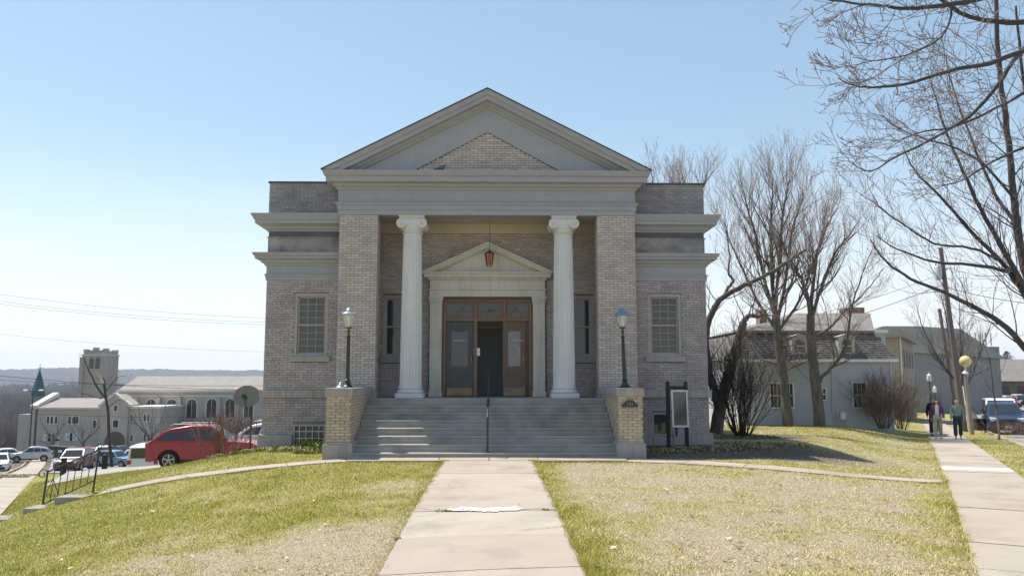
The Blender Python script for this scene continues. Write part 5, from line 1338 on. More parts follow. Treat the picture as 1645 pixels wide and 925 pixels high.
for pts, r, r1 in el:
    Q, S = te.limb(pts, r * 0.8, r1, 8, jit=0.008)
    te.along(Q, S, 15, 1.25, 2, up=0.10, t0=0.2, ang=(28, 60), dens=0.72, buds=0.22, rr=0.22, bias=(-0.35, 0, 0), curl=0.13, ratio=(0.4, 0.7))
finish(te, 'tree', 'near tree whose long budding limbs hang in at the top right corner', base_e, bark='bark_dark', twig='twig_dark', trunk=tk, group='bare street trees on the right')
# street tree beyond the leaning pole
tf = Tree(40)
bf = (30.61, 29.32, -1.13)
tk, P, R_ = trunk_of(tf, [bf, (33.87, 36.00, -0.03), (33.33, 36.00, 1.47)], 0.2, 0.13)
for pts in ([(33.33, 36.00, 1.47), (32.33, 36.00, 2.71), (31.51, 36.00, 4.05), (30.80, 36.00, 5.84), (30.52, 36.00, 7.19)], [(33.49, 36.00, 1.16), (33.60, 36.00, 3.60), (33.61, 36.00, 5.84), (33.66, 36.00, 8.10)], [(33.56, 36.00, 0.86), (35.09, 37.00, 2.73), (35.85, 37.00, 4.54), (36.71, 37.00, 6.37)], [(33.26, 36.00, 1.74), (32.30, 35.00, 4.01), (32.08, 35.00, 6.21), (31.83, 35.00, 7.99)]):
    Q, S = tf.limb(pts, 0.09, 0.012, 6, jit=0.04); tf.along(Q, S, 18, 2.4, 2, up=0.3, t0=0.1, ang=(25, 55), dens=0.9)
finish(tf, 'tree', 'round bare tree beyond the leaning utility pole', bf, bark='bark_dark', twig='twig_dark', trunk=tk, group='bare street trees on the right')
# bare tree further along the street, right of the yellow globe
tg = Tree(44); bg_ = (52.0, 45.0, right_z(45))
tk, P, R_ = trunk_of(tg, [bg_, (51.8, 45, bg_[2] + 2.6)], 0.2, 0.15)
for k in range(6):
    a = k * 1.05; tg.grow((51.8, 45, bg_[2] + 2.4), (math.cos(a) * 0.6, math.sin(a) * 0.6, 1.0), 5.2, 0.09, 3, up=0.25, dens=0.55)
finish(tg, 'tree', 'distant bare reddish tree before the brown roofed building', bg_, trunk=tk, group='bare street trees on the right')
# young staked tree on the verge
th = Tree(8); bh_ = (21.21, 12.18, -0.66)
tk, P, R_ = trunk_of(th, [bh_, (21.56, 12.80, 0.50), (21.47, 12.80, 1.55), (21.42, 12.80, 2.75)], 0.055, 0.02, 8)
for pts in ([(21.50, 12.80, 1.24), (21.22, 12.70, 1.50), (21.03, 12.70, 1.92), (20.90, 12.70, 2.40)], [(21.50, 12.80, 1.50), (21.80, 12.90, 1.92), (22.05, 12.90, 2.35), (22.25, 12.90, 2.88)], [(21.45, 12.80, 2.35), (21.32, 12.80, 2.88), (21.24, 12.80, 3.36)]):
    Q, S = th.limb(pts, 0.02, 0.005, 6, jit=0.01); th.along(Q, S, 5, 0.6, 1, up=0.4, t0=0.2, ang=(25, 50), dens=0.8)
finish(th, 'tree', 'slender young bare tree on the verge in front of the blue car', bh_, trunk=tk)
# small broken tree beyond the driveway on the left
ti = Tree(17); bi = (-19.27, 20.50, -2.58)
tk, P, R_ = trunk_of(ti, [bi, (-19.52, 20.50, -1.02), (-19.61, 20.50, 0.08), (-19.83, 20.50, 1.12)], 0.085, 0.06, 9)
for pts, r, r1 in (([(-19.78, 20.50, 0.87), (-20.07, 20.40, 1.25), (-20.44, 20.30, 1.95), (-20.76, 20.30, 2.58), (-20.97, 20.30, 2.96)], 0.06, 0.02), ([(-19.83, 20.50, 1.12), (-19.93, 20.50, 1.76), (-20.13, 20.50, 2.01)], 0.07, 0.05), ([(-19.66, 20.50, 0.40), (-19.43, 20.60, 0.61), (-19.17, 20.70, 0.80), (-18.79, 20.80, 0.61)], 0.03, 0.01), ([(-19.83, 20.50, 1.19), (-19.57, 20.50, 1.57), (-19.21, 20.50, 1.95), (-18.83, 20.50, 2.07)], 0.03, 0.01), ([(-19.94, 20.50, 0.87), (-20.43, 20.40, 1.00), (-20.96, 20.30, 1.19), (-21.43, 20.30, 1.57)], 0.03, 0.01)):
    Q, S = ti.limb(pts, r, r1, 7, jit=0.02); ti.along(Q, S, 6, 0.8, 2, up=0.15, t0=0.3, ang=(30, 70), dens=0.8, buds=0.3, rr=0.2)
t_ = finish(ti, 'tree', 'small bare tree with a pale broken limb beyond the driveway', bi, bark='bark_dark', trunk=tk)
MB().tube([(-19.93, 20.45, 1.63), (-20.08, 20.40, 2.01), (-20.23, 20.35, 2.23)], [0.075, 0.07, 0.05], 8).build('broken_limb', mat('bare_sapwood', (0.55, 0.47, 0.36), 0.8, var=0.2), t_)
# bare trees at the left edge, and down by the parking lot
def round_tree(seed, base, h, spread, lab, group, dens=0.6, bark='bark', twig='twig', n=6, lv=3, r0=0.2):
    tt = Tree(seed); b = Vector(base); tp = b + Vector((0, 0, h * 0.3))
    tk, P, R_ = trunk_of(tt, [b, tp], r0, r0 * 0.7)
    for k in range(n):
        a = 6.283 * k / n + tt.r.uniform(-0.3, 0.3); tt.grow(tp + Vector((0, 0, -0.1 * k / n * h)), (math.cos(a) * spread, math.sin(a) * spread, 1), h * tt.r.uniform(0.5, 0.72), r0 * 0.42, lv, up=0.22, dens=dens)
    return finish(tt, 'tree', lab, base, bark, twig, group, trunk=tk)
def G2(x, y): return (x, y, ground_z(x, y))
round_tree(51, G2(-45.5, 46), 9.5, 0.9, 'wide bare tree at the left edge beside the street', 'bare trees by the lower street', dens=0.62, n=7, r0=0.28)
round_tree(52, G2(-43.5, 83), 9.0, 0.75, 'bare tree standing before the arched church windows', 'bare trees by the lower street', dens=0.6)
round_tree(53, G2(-52.5, 84), 6.5, 0.7, 'small pale bare tree before the church hall door', 'bare trees by the lower street', dens=0.5, n=5)
round_tree(54, G2(-58.5, 88), 6.0, 0.7, 'small bare tree behind the maroon car before the hall', 'bare trees by the lower street', dens=0.5, n=5)
round_tree(56, G2(-40.0, 118), 11.0, 0.7, 'bare tree behind the satellite dish against the sky', 'bare trees by the lower street', dens=0.5, n=6)

# ------------------------------------------------------------------ shrubs
def shrub(seed, base, n, h, spread, lab, twig='shrub_twig', group=None, dens=0.8, lv=2, r0=0.014, buds=0.0, budmat=None):
    tt = Tree(seed); b = Vector(base)
    for k in range(n):
        a = tt.r.uniform(0, 6.283); q = tt.r.random(); p = b + Vector((math.cos(a) * 0.25 * spread, math.sin(a) * 0.25 * spread, 0))
        tt.grow(p, (math.cos(a) * spread * q, math.sin(a) * spread * q, 1), h * tt.r.uniform(0.65, 1.05), r0 * tt.r.uniform(0.7, 1.3), lv, up=0.25, dens=dens, ang=(18, 45), curl=0.13, buds=buds)
    t = thing('shrub', lab, 'shrub', base, group=group)
    if tt.wood.v: tt.wood.build('stems', M[twig], t)
    if tt.twig.v: kind(tt.twig.build('twigs', M[twig], t), 'stuff')
    if tt.bud.v: kind(tt.bud.build('buds', budmat or M['bud'], t), 'stuff')
    return t
M['shrub_dark'] = mat('dark_shrub_twig', (0.055, 0.045, 0.043), 0.9, var=0.25, scale=4)
M['shrub_red'] = mat('red_brown_twig', (0.19, 0.11, 0.085), 0.9, var=0.25, scale=4)
shrub(61, G2(8.3, 5.0), 46, 3.0, 0.75, 'tall dark leafless shrub at the right corner of the library', 'shrub_dark', dens=0.9, r0=0.02)
shrub(62, (17.58, 14.70, -0.34), 60, 2.1, 0.8, 'rounded bare grey bush at the corner of the pale house', 'shrub_twig', dens=1.2, r0=0.012)
shrub(63, (21.9, 21.8, right_z(21.8)), 40, 2.5, 0.6, 'yellowish bush just coming into leaf behind the bare grey bush', 'shrub_twig', dens=1.2, buds=1.0, budmat=mat('yellow_bud', (0.30, 0.25, 0.07), 0.8, var=0.2))
shrub(64, G2(-7.05, 0.7), 26, 1.25, 0.75, 'bare reddish shrub at the left corner in front of the red car', 'shrub_red', dens=0.75, r0=0.013, buds=0.35)
shrub(65, G2(-7.6, 1.2), 12, 1.1, 1.0, 'low sprawling bare shrub left of the reddish one', 'shrub_red', dens=0.6, r0=0.010)

# ------------------------------------------------------------------ the pale mansard house on the right
M['clap'] = mat('pale_blue_grey_siding', (0.475, 0.49, 0.515), 0.6, var=0.05, scale=1.2, bump=0.05)
M['shingle'] = mat('brown_shingle', (0.215, 0.195, 0.182), 0.95, col2=(0.14, 0.127, 0.12), scale=3, bump=0.6, bscale=12, island=0.2)
M['roof_tan'] = mat('weathered_brown_roof', (0.25, 0.23, 0.212), 0.95, col2=(0.18, 0.165, 0.152), scale=1.5, bump=0.5, bscale=10, island=0.12)
M['chim'] = brick_wall_mat('chimney_brick', (0.28, 0.17, 0.13), (0.25, 0.22, 0.2))
HY = 15.6
hx0, hz0 = (11.30, 15.60, -0.25)[0], -0.75
hx1 = (18.51, 15.60, -0.26)[0]; hze = (14.70, 15.60, 2.76)[2]; hzb = (15.14, 16.60, 4.12)[2]; hzt = (17.30, 19.60, 5.20)[2]
hs = thing('house', 'pale grey clapboard house with brown mansard roof right of the library', 'house', ((hx0 + hx1) / 2, HY + 3, hz0))
hwins = [(12.78, 15.60, 1.70) + (13.37, 15.60, 0.51), (13.41, 15.60, 1.70) + (13.94, 15.60, 0.51), (16.62, 15.60, 1.73) + (17.34, 15.60, 0.51), (15.19, 15.60, 1.45) + (15.42, 15.60, 0.88)]
rects = [(a[0], a[3], a[5], a[2]) for a in hwins]
MB().box(hx0, hx1, HY + 0.06, HY + 9, hz0, hze).build('wall', M['clap'], hs)
nb = 34; bh_ = (hze - 0.12 - (hz0 + 0.35)) / nb
zc = hz0 + 0.35
MB().box(hx0 - 0.02, hx1 + 0.02, HY - 0.0, HY + 0.3, hz0 - 0.4, zc - 0.004).build('foundation', mat('grey_foundation', (0.34, 0.36, 0.38), 0.9, var=0.1), hs)
for k in range(nb):
    za, zb = zc + k * bh_, zc + (k + 1) * bh_
    iv = [(hx0 + 0.08, hx1 - 0.08)]
    for r_ in rects:
        if zb > r_[2] and za < r_[3]: iv = [s2 for p, q in iv for s2 in ((p, min(q, r_[0])), (max(p, r_[1]), q)) if s2[1] - s2[0] > 0.02]
    for p, q in iv:
        MB().prism([(HY + 0.0, za), (HY + 0.035, zb + 0.008), (HY + 0.07, zb + 0.008), (HY + 0.07, za)], p, q, 'x').build('clapboard', M['clap'], hs)
for xx in (hx0, hx1 - 0.08): MB().box(xx, xx + 0.08, HY - 0.015, HY + 0.055, zc, hze - 0.12).build('corner_board', M['clap'], hs)
def simple_window(parent, x0, x1, z0, z1, y, tr=0.07, frame=M['white'], gl=M['glass'], cols=1, hung_=True, arch=False, name='window'):
    f = MB(); f.box(x0 - tr, x0, y - 0.03, y + 0.06, z0 - tr, z1 + tr); f.box(x1, x1 + tr, y - 0.03, y + 0.06, z0 - tr, z1 + tr)
    f.box(x0, x1, y - 0.03, y + 0.06, z1, z1 + tr); f.box(x0, x1, y - 0.045, y + 0.06, z0 - tr, z0)
    o = f.build(name, frame, parent)
    if hung_: MB().box(x0, x1, y + 0.005, y + 0.04, (z0 + z1) / 2 - 0.02, (z0 + z1) / 2 + 0.02).build('meeting_rail', frame, o)
    for c in range(cols):
        xa, xb = x0 + (x1 - x0) * c / cols, x0 + (x1 - x0) * (c + 1) / cols
        if c: MB().box(xa - 0.008, xa + 0.008, y + 0.008, y + 0.038, z0, z1).build('muntin', frame, o)
        t = rng.uniform(-0.006, 0.006)
        MB().face([(xa, y + 0.045 + t, z0), (xb, y + 0.045, z0), (xb, y + 0.045 - t, z1), (xa, y + 0.045, z1)]).build('pane', gl, o)
    return o
for r_ in rects[:3]: simple_window(hs, r_[0] + 0.06, r_[1] - 0.06, r_[2] + 0.06, r_[3] - 0.06, HY + 0.01, 0.06, cols=3)
r_ = rects[3]; simple_window(hs, r_[0] + 0.04, r_[1] - 0.03, r_[2] + 0.04, r_[3] - 0.04, HY + 0.01, 0.05, cols=1)
MB().box(hx0 - 0.22, hx1 + 0.22, HY - 0.28, HY + 0.02, hze - 0.12, hze).build('eave_board', M['white'], hs)
# mansard: rows of shingles, each row a course standing proud
ins = 0.62; dep = 1.0
mb = MB()
f0 = [(hx0 - 0.2, HY - 0.25, hze + 0.002), (hx1 + 0.2, HY - 0.25, hze + 0.002)]; f1 = [(hx0 + ins, HY + dep - 0.4, hzb), (hx1 - ins, HY + dep - 0.4, hzb)]
nr = 13
for k in range(nr):
    t0, t1 = k / nr, (k + 1) / nr
    lerp = lambda a, b, t: tuple(a[i] + (b[i] - a[i]) * t for i in range(3))
    a0, a1, b0, b1 = lerp(f0[0], f1[0], t0), lerp(f0[1], f1[1], t0), lerp(f0[0], f1[0], t1), lerp(f0[1], f1[1], t1)
    pr_ = 0.035
    A0, A1 = (a0[0], a0[1] - pr_, a0[2]), (a1[0], a1[1] - pr_, a1[2])
    nsh = 60
    for q in range(nsh):
        u0, u1 = q / nsh, (q + 1) / nsh; jz = rng.uniform(-0.012, 0.012)
        p0, p1 = lerp(A0, A1, u0 + 0.0008), lerp(A0, A1, u1 - 0.0008); q0, q1 = lerp(b0, b1, u0), lerp(b0, b1, u1)
        p0 = (p0[0], p0[1], p0[2] + jz); p1 = (p1[0], p1[1], p1[2] + jz)
        mb.face([p0, p1, q1, q0]); mb.face([lerp(a0, a1, u0), lerp(a0, a1, u1), p1, p0])
kind(mb.build('shingles', M['shingle'], hs), 'stuff')
mb = MB()
g0 = [(hx0 - 0.2, HY + 9.2, hze), (hx1 + 0.2, HY + 9.2, hze)]; g1 = [(hx0 + ins, HY + 8.0, hzb), (hx1 - ins, HY + 8.0, hzb)]
mb.face([f0[1], g0[1], g1[1], f1[1]]); mb.face([g0[0], f0[0], f1[0], g1[0]]); mb.face([g0[1], g0[0], g1[0], g1[1]])
mb.build('mansard_side', M['shingle'], hs)
mb = MB(); tx0, tx1 = (15.53, 19.60, 5.20)[0], (19.31, 19.60, 5.20)[0]
T0, T1, T2, T3 = (tx0, HY + 3.6, hzt), (tx1, HY + 3.6, hzt), (tx1, HY + 5.4, hzt), (tx0, HY + 5.4, hzt)
e0, e1, e2, e3 = (f1[0][0] - 0.12, f1[0][1] - 0.15, hzb), (f1[1][0] + 0.12, f1[1][1] - 0.15, hzb), (g1[1][0] + 0.12, g1[1][1], hzb), (g1[0][0] - 0.12, g1[0][1], hzb)
mb.face([e0, e1, T1, T0]); mb.face([e1, e2, T2, T1]); mb.face([e2, e3, T3, T2]); mb.face([e3, e0, T0, T3]); mb.face([T0, T1, T2, T3])
mb.build('upper_roof', M['roof_tan'], hs)
MB().box(e0[0], e1[0], e0[1] - 0.02, e0[1] + 0.2, hzb - 0.13, hzb - 0.004).build('mansard_moulding', M['shingle'], hs)
MB().box(tx1 - 0.9, tx1, HY + 4.2, HY + 5.2, hzt - 0.3, hzt + 0.35).build('roof_hatch', M['chim'], hs)
MB().tube([(17.77, 19.00, 5.28), (17.75, 19.00, 4.99)], 0.07, 8).build('vent_pipe', M['iron'], hs)
MB().box((13.50, 19.00, 5.27)[0], (13.88, 19.00, 5.27)[0], 18.8, 19.4, hzb - 0.3, (13.70, 19.00, 5.33)[2]).build('chimney', M['chim'], hs)
for pxa, pxb in (((13.88, 15.90, 2.94)[0], (14.63, 15.90, 3.99)[0]), ((16.05, 15.90, 2.94)[0], (16.80, 15.90, 3.99)[0])):
    zd0, zd1 = (15.96, 15.70, 2.97)[2], (16.00, 15.70, 3.80)[2]; yd_ = HY - 0.12; xm = (pxa + pxb) / 2
    d = MB(); d.box(pxa, pxb, yd_ + 0.02, HY + 1.2, zd0 - 0.06, zd1); d.prism([(pxa - 0.08, zd1), (pxb + 0.08, zd1), (xm, zd1 + 0.14)], yd_ - 0.04, HY + 1.3)
    do = d.build('dormer', mat('weathered_dormer_paint', (0.5, 0.49, 0.47), 0.7, var=0.1), hs)
    x0, x1 = pxa + 0.15, pxb - 0.15; z0, z1 = zd0 + 0.1, zd1 - 0.12; n = 8
    arc = [(xm + (x1 - x0) / 2 * math.cos(math.pi * k / n), z1 - 0.18 + 0.18 * math.sin(math.pi * k / n)) for k in range(n + 1)]
    MB().prism([(x0, z0), (x1, z0)] + arc, yd_ - 0.005, yd_ + 0.019).build('pane', M['glass'], do)
    MB().box(x0, x1, yd_ - 0.022, yd_ - 0.006, (z0 + z1) / 2 - 0.02, (z0 + z1) / 2 + 0.02).build('meeting_rail', M['white'], do)
MB().tube([(15.74, 15.55, 2.67), (15.64, 15.55, 0.40)], 0.025, 6).build('downpipe', M['clap'], hs)
mt_ = thing('gas_meter', 'grey gas meter and pipes at the foot of the pale house', 'meter', ((15.99, 15.30, -0.24)[0], 15.3, -0.4))
cx_ = (15.99, 15.30, -0.24)[0]
MB().box(cx_ - 0.12, cx_ + 0.12, 15.2, 15.36, 0.05, 0.35).build('meter_body', M['alu'], mt_)
MB().tube([(cx_ - 0.18, 15.3, -0.4), (cx_ - 0.18, 15.3, 0.42), (cx_ - 0.05, 15.3, 0.45), (cx_ - 0.05, 15.3, 0.35)], 0.02, 6).build('inlet_pipe', M['alu'], mt_)
MB().tube([(cx_ + 0.05, 15.3, 0.35), (cx_ + 0.05, 15.3, 0.45), (cx_ + 0.2, 15.3, 0.42), (cx_ + 0.2, 15.3, -0.4)], 0.02, 6).build('outlet_pipe', M['alu'], mt_)
MB().box(hx1 - 0.62, hx1 + 0.12, HY + 0.7, HY + 2.4, hze + 0.2, hzb - 0.1).build('side_bay', M['clap'], hs)
MB().box(hx1 - 0.7, hx1 + 0.22, HY + 0.6, HY + 2.5, hzb - 0.1, hzb + 0.06).build('bay_cornice', M['white'], hs)
MB().box(hx1 - 0.58, hx1 - 0.1, HY + 0.66, HY + 0.69, hze + 0.35, hzb - 0.3).build('bay_window', M['glass'], hs)
# neighbour with a low hipped roof, half hidden behind the old tree
nbx0, nbx1 = (12.48, 26.00, 2.19)[0], (16.83, 26.00, 2.19)[0]; nz1 = (13.55, 26.00, 3.54)[2]; nzt = (15.29, 28.00, 4.76)[2]
nh = thing('house', 'buff house with a low green-grey hipped roof behind the old tree', 'house', ((nbx0 + nbx1) / 2, 29, -1))
MB().box(nbx0, nbx1, 26, 32, -1.2, nz1).build('wall', mat('buff_render', (0.40, 0.35, 0.28), 0.85, var=0.12), nh)
mb = MB(); r0_ = [(nbx0 - 0.4, 25.6, nz1), (nbx1 + 0.4, 25.6, nz1), (nbx1 + 0.4, 32.4, nz1), (nbx0 - 0.4, 32.4, nz1)]; rt_ = [(nbx0 + 1.8, 29, nzt), (nbx1 - 1.2, 29, nzt)]
mb.face([r0_[0], r0_[1], rt_[1], rt_[0]]); mb.face([r0_[1], r0_[2], rt_[1]]); mb.face([r0_[2], r0_[3], rt_[0], rt_[1]]); mb.face([r0_[3], r0_[0], rt_[0]]); mb.build('roof', mat('green_grey_roof', (0.25, 0.27, 0.25), 0.9, var=0.12), nh)
MB().box(nbx0 - 0.42, nbx1 + 0.42, 25.5, 25.7, nz1 - 0.22, nz1 - 0.004).build('gutter', M['white'], nh)
for a in ((13.64, 26.00, 2.92), (14.64, 26.00, 2.92)): simple_window(nh, a[0] - 0.25, a[0] + 0.35, a[2] - 0.55, a[2] + 0.4, 25.97, 0.06, gl=mat('blue_pane', (0.10, 0.20, 0.28), 0.1, spec=0.6))
# stone fronted building and the long grey hall further along the right sidewalk
M['limestone'] = mat('tan_limestone', (0.36, 0.31, 0.26), 0.9, col2=(0.28, 0.245, 0.21), scale=2, bump=0.2)
M['metal_roof'] = mat('grey_metal_roof', (0.33, 0.32, 0.31), 0.6, var=0.08, scale=1)
M['grey_block'] = mat('grey_block_wall', (0.27, 0.265, 0.27), 0.9, var=0.08, scale=0.7, bump=0.1)
sx, sy = 30.2, 38.3; sd = Vector((0.52, 0.854, 0)); sn = Vector((0.854, -0.52, 0)); zt = (33.92, 44.00, 4.97)[2]
sb = thing('stone_building', 'tan stone two storey building beyond the pale house', 'building', (sx, sy, -1.6))
o0 = Vector((sx, sy, 0)); Z3 = Vector((0, 0, 1))
MB().obox(o0 - sn * 6 + sd * 7 + Z3 * ((zt - 2) / 2), sn, sd, Z3, 6, 7, (zt + 2) / 2).build('wall', M['limestone'], sb)
MB().obox(o0 - sn * 5.85 + sd * 7 + Z3 * (zt + 0.12), sn, sd, Z3, 6.3, 7.3, 0.11).build('cornice', M['limestone'], sb)
MB().obox(o0 - sn * 5.85 + sd * 7 + Z3 * (zt + 0.42), sn, sd, Z3, 6.0, 7.0, 0.18).build('parapet', M['limestone'], sb)
for k in range(5):
    for zz, hh in ((zt - 1.5, 0.75), (zt - 4.6, 0.95)):
        c = o0 + sd * (1.6 + 2.6 * k) + Z3 * zz + sn * 0.01
        MB().obox(c, sn, sd, Z3, 0.03, 0.48, hh).build('window', M['limestone'], sb)
        MB().obox(c + sn * 0.035, sn, sd, Z3, 0.012, 0.38, hh - 0.1).build('pane', M['glass'], sb)
        MB().obox(o0 + sn * -1.2 * (k + 1) + Z3 * zz - sd * 0.012, sd, sn, Z3, 0.02, 0.35, hh - 0.1).build('pane', M['glass'], sb)
MB().tube([o0 + sn * 0.1 + sd * 0.3 + Z3 * -1.6, o0 + sn * 0.1 + sd * 0.3 + Z3 * zt], 0.07, 8).build('downpipe', M['white'], sb)
gh = thing('hall', 'long grey hall with a pale metal roof behind the utility poles', 'building', (48, 78, -1.7))
zg = (48.66, 70.00, 6.22)[2]; zg2 = (52.95, 78.00, 7.92)[2]; gx0, gx1, gx2 = (46.16, 70.00, 2.55)[0], (51.02, 70.00, 2.55)[0], (57.60, 70.00, 2.55)[0]
MB().box(gx0 - 8, gx2, 70, 95, -2.5, zg - 0.6).build('wall', M['grey_block'], gh)
mb = MB(); mb.prism([(gx0 - 8.5, zg - 0.6), (gx2 + 0.5, zg - 2.0), (gx1 + 2, zg2 - 0.3), (gx1 - 3, zg2), (gx0 - 2, zg2)], 69.6, 95).build('roof', M['metal_roof'], gh)
ns_ = 30
for k in range(ns_):
    xx = gx0 - 7 + (gx1 + 6 - gx0 + 7) * k / ns_
    MB().box(xx - 0.05, xx + 0.05, 69.5, 69.597, zg - 0.5, zg2 - 0.75).build('roof_seam', M['metal_roof'], gh)
MB().box((49.42, 70.00, -0.26)[0], (50.56, 70.00, -0.26)[0], 69.9, 69.98, -2.0, (49.74, 70.00, 0.30)[2]).build('doorway', M['dark'], gh)
# low brown roofed building across the far parking lot
bx0, bx1 = (92.57, 130.00, 0.71)[0], (105.84, 130.00, 0.71)[0]; bz0 = (94.06, 130.00, 1.64)[2]; bz1 = (99.29, 138.00, 5.93)[2]
bb = thing('low_building', 'long low building with a broad brown roof across the far parking lot', 'building', ((bx0 + bx1) / 2, 138, -3))
MB().box(bx0, bx1, 130, 146, -4, bz0).build('wall', mat('brown_wall', (0.17, 0.13, 0.11), 0.9, var=0.2, scale=0.6), bb)
mb = MB(); mb.face([(bx0 - 1, 129, bz0), (bx1 + 1, 129, bz0), (bx1 + 1, 138, bz1), (bx0 - 1, 138, bz1)]); mb.face([(bx0 - 1, 147, bz0), (bx0 - 1, 138, bz1), (bx1 + 1, 138, bz1), (bx1 + 1, 147, bz0)]); mb.face([(bx0 - 1, 129, bz0), (bx0 - 1, 138, bz1), (bx0 - 1, 147, bz0)]); mb.build('roof', M['roof_tan'], bb)
for k in range(6): MB().box(bx0 + 2.5 + 3 * k, bx0 + 3.9 + 3 * k, 129.93, 129.99, -2.2, bz0 - 0.9).build('window', M['glass'], bb)
# gable fronted grey house peeping over the lot
gb = thing('house', 'small pale gabled house beside the low brown roofed building', 'house', ((73.44, 100.00, -0.94)[0], 104, -3))
gxa, gxb = (72.81, 100.00, 0.93)[0], (74.51, 100.00, 0.92)[0]; gza = (73.58, 100.00, 1.11)[2]; gzb = (73.70, 100.00, 2.98)[2]
MB().prism([(gxa, -3), (gxb, -3), (gxb, gza), ((gxa + gxb) / 2, gzb), (gxa, gza)], 100, 108).build('wall', mat('pale_board', (0.40, 0.42, 0.44), 0.8, var=0.08), gb)
for s_ in (-1, 1):
    xm = (gxa + gxb) / 2; xe = xm + s_ * ((gxb - gxa) / 2 + 0.4); ze = gza - 0.3
    mb = MB(); q = [(xm, 99.6, gzb + 0.05), (xe, 99.6, ze), (xe, 108.4, ze), (xm, 108.4, gzb + 0.05)]; mb.face(q); mb.face([(a, b, c + 0.15) for a, b, c in q]); mb.face([q[0], q[1], (q[1][0], q[1][1], q[1][2] + 0.15), (q[0][0], q[0][1], q[0][2] + 0.15)]); mb.build('roof', M['white'], gb)
MB().box((gxa + gxb) / 2 - 0.5, (gxa + gxb) / 2 + 0.5, 99.92, 99.99, gza - 1.6, gza - 0.4).build('window', M['glass'], gb)
# evergreen beyond
def evergreen(base, h, rad, lab, seed):
    r = random.Random(seed); t = thing('evergreen_tree', lab, 'tree', base); b = Vector(base)
    MB().tube([b, b + Vector((0, 0, h * 0.9))], [0.3, 0.05], 7).build('trunk', M['bark'], t)
    mb = MB()
    for _ in range(2600):
        u = r.random() ** 0.8; z = h * (0.15 + 0.85 * u); a = r.uniform(0, 6.283); q = rad * (1 - u) ** 0.7 * r.uniform(0.4, 1.0) * (1 + 0.25 * math.sin(a * 3 + z))
        c = b + Vector((q * math.cos(a), q * math.sin(a), z)); l = r.uniform(0.25, 0.6)
        d = Vector((math.cos(a), math.sin(a), r.uniform(-0.5, 0.2))) * l; w = Vector((-math.sin(a), math.cos(a), 0)) * l * 0.3
        mb.face([c - w, c + w, c + d])
    mb.build('crown', mat('evergreen_needles', (0.045, 0.07, 0.035), 0.8, var=0.3, scale=1), t)
evergreen(((109.11, 150.00, -2.06)[0], 150, -3), 11.0, 4.2, 'dark evergreen tree behind the low brown roofed building', 3)

# ------------------------------------------------------------------ poles, lamps, verge clutter on the right
M['pole_wood'] = mat('weathered_pole_wood', (0.21, 0.17, 0.145), 0.9, col2=(0.14, 0.12, 0.11), scale=4, bump=0.5, bscale=20, stretch=(3, 3, 0.2))
p0 = Vector((25.79, 22.63, -0.95)); pt_ = Vector((25.05, 22.60, 9.16))
up_ = thing('utility_pole', 'tall leaning wooden utility pole with a transformer', 'utility pole', p0)
smooth_by_angle(MB().tube([p0 - Vector((0, 0, 0.3)), pt_], [0.17, 0.11], 14).build('pole', M['pole_wood'], up_))
pa = p0.lerp(pt_, 0.86)
smooth_by_angle(MB().lathe([(0.05, -0.42), (0.2, -0.38), (0.21, 0.3), (0.16, 0.38), (0.04, 0.42)], tuple(pa + Vector((-0.36, -0.05, 0))), 16).build('transformer', M['alu'], up_))
for k in (-1, 1): smooth_by_angle(MB().lathe([(0.03, 0), (0.045, 0.05), (0.025, 0.1), (0.04, 0.15), (0.015, 0.22)], tuple(pa + Vector((-0.36 + 0.09 * k, -0.05, 0.4))), 10).build('insulator', M['dish'], up_))
MB().tube([pa + Vector((-0.2, 0, 0.2)), pa + Vector((0.2, 0, 0.2))], 0.04, 6).build('bracket', M['iron'], up_)
MB().tube([pa + Vector((0.15, -0.1, -0.3)), pa + Vector((0.38, -0.15, -0.5)), pa + Vector((0.42, -0.15, -0.1)), pa + Vector((0.3, -0.1, 0.3))], 0.02, 6).build('cable_loop', M['iron'], up_)
p1 = Vector((31.91, 35.14, -1.29)); p1t = Vector((34.39, 40.00, 7.28))
p1 = Vector((p1t.x + 0.9, 40, right_z(40)))
up2_ = thing('utility_pole', 'thinner wooden utility pole behind the leaning one', 'utility pole', p1)
smooth_by_angle(MB().tube([p1 - Vector((0, 0, 0.3)), p1t], [0.17, 0.12], 12).build('pole', M['pole_wood'], up2_))
gw = thing('guy_guard', 'white plastic guy wire guard leaning on the utility pole', 'guard', (24.95, 20.76, -0.90))
MB().tube([(24.95, 20.76, -0.90), (24.52, 20.20, 0.54), (24.56, 20.40, 1.50)], 0.035, 8).build('guard', M['white'], gw)
MB().tube([(24.56, 20.40, 1.50), pt_.lerp(p0, 0.1)], 0.008, 5).build('guy_wire', M['iron'], gw)
# globe lamp post
gb0 = Vector((23.63, 18.24, -0.83))
gl_ = thing('globe_lamp', 'tan lamp post with a round yellow globe by the sidewalk', 'street lamp', gb0)
gtop = Vector((23.51, 18.30, 2.10)); gcen = Vector((23.55, 18.30, 2.74))
smooth_by_angle(MB().tube([gb0 - Vector((0, 0, 0.2)), gtop], [0.115, 0.075], 12).build('post', mat('tan_post', (0.33, 0.27, 0.21), 0.85, var=0.15, stretch=(3, 3, 0.4)), gl_))
smooth_by_angle(MB().lathe([(0.12, 0), (0.15, 0.05), (0.11, 0.12), (0.05, 0.16)], tuple(gtop), 14).build('collar', M['white'], gl_))
MB().tube([gtop, gcen], 0.04, 8).build('stem', M['white'], gl_)
smooth_by_angle(MB().ball(tuple(gcen), 0.275, 24, 16).build('globe', mat('yellow_globe', (0.72, 0.58, 0.27), 0.35, var=0.06, scale=4), gl_), 80)
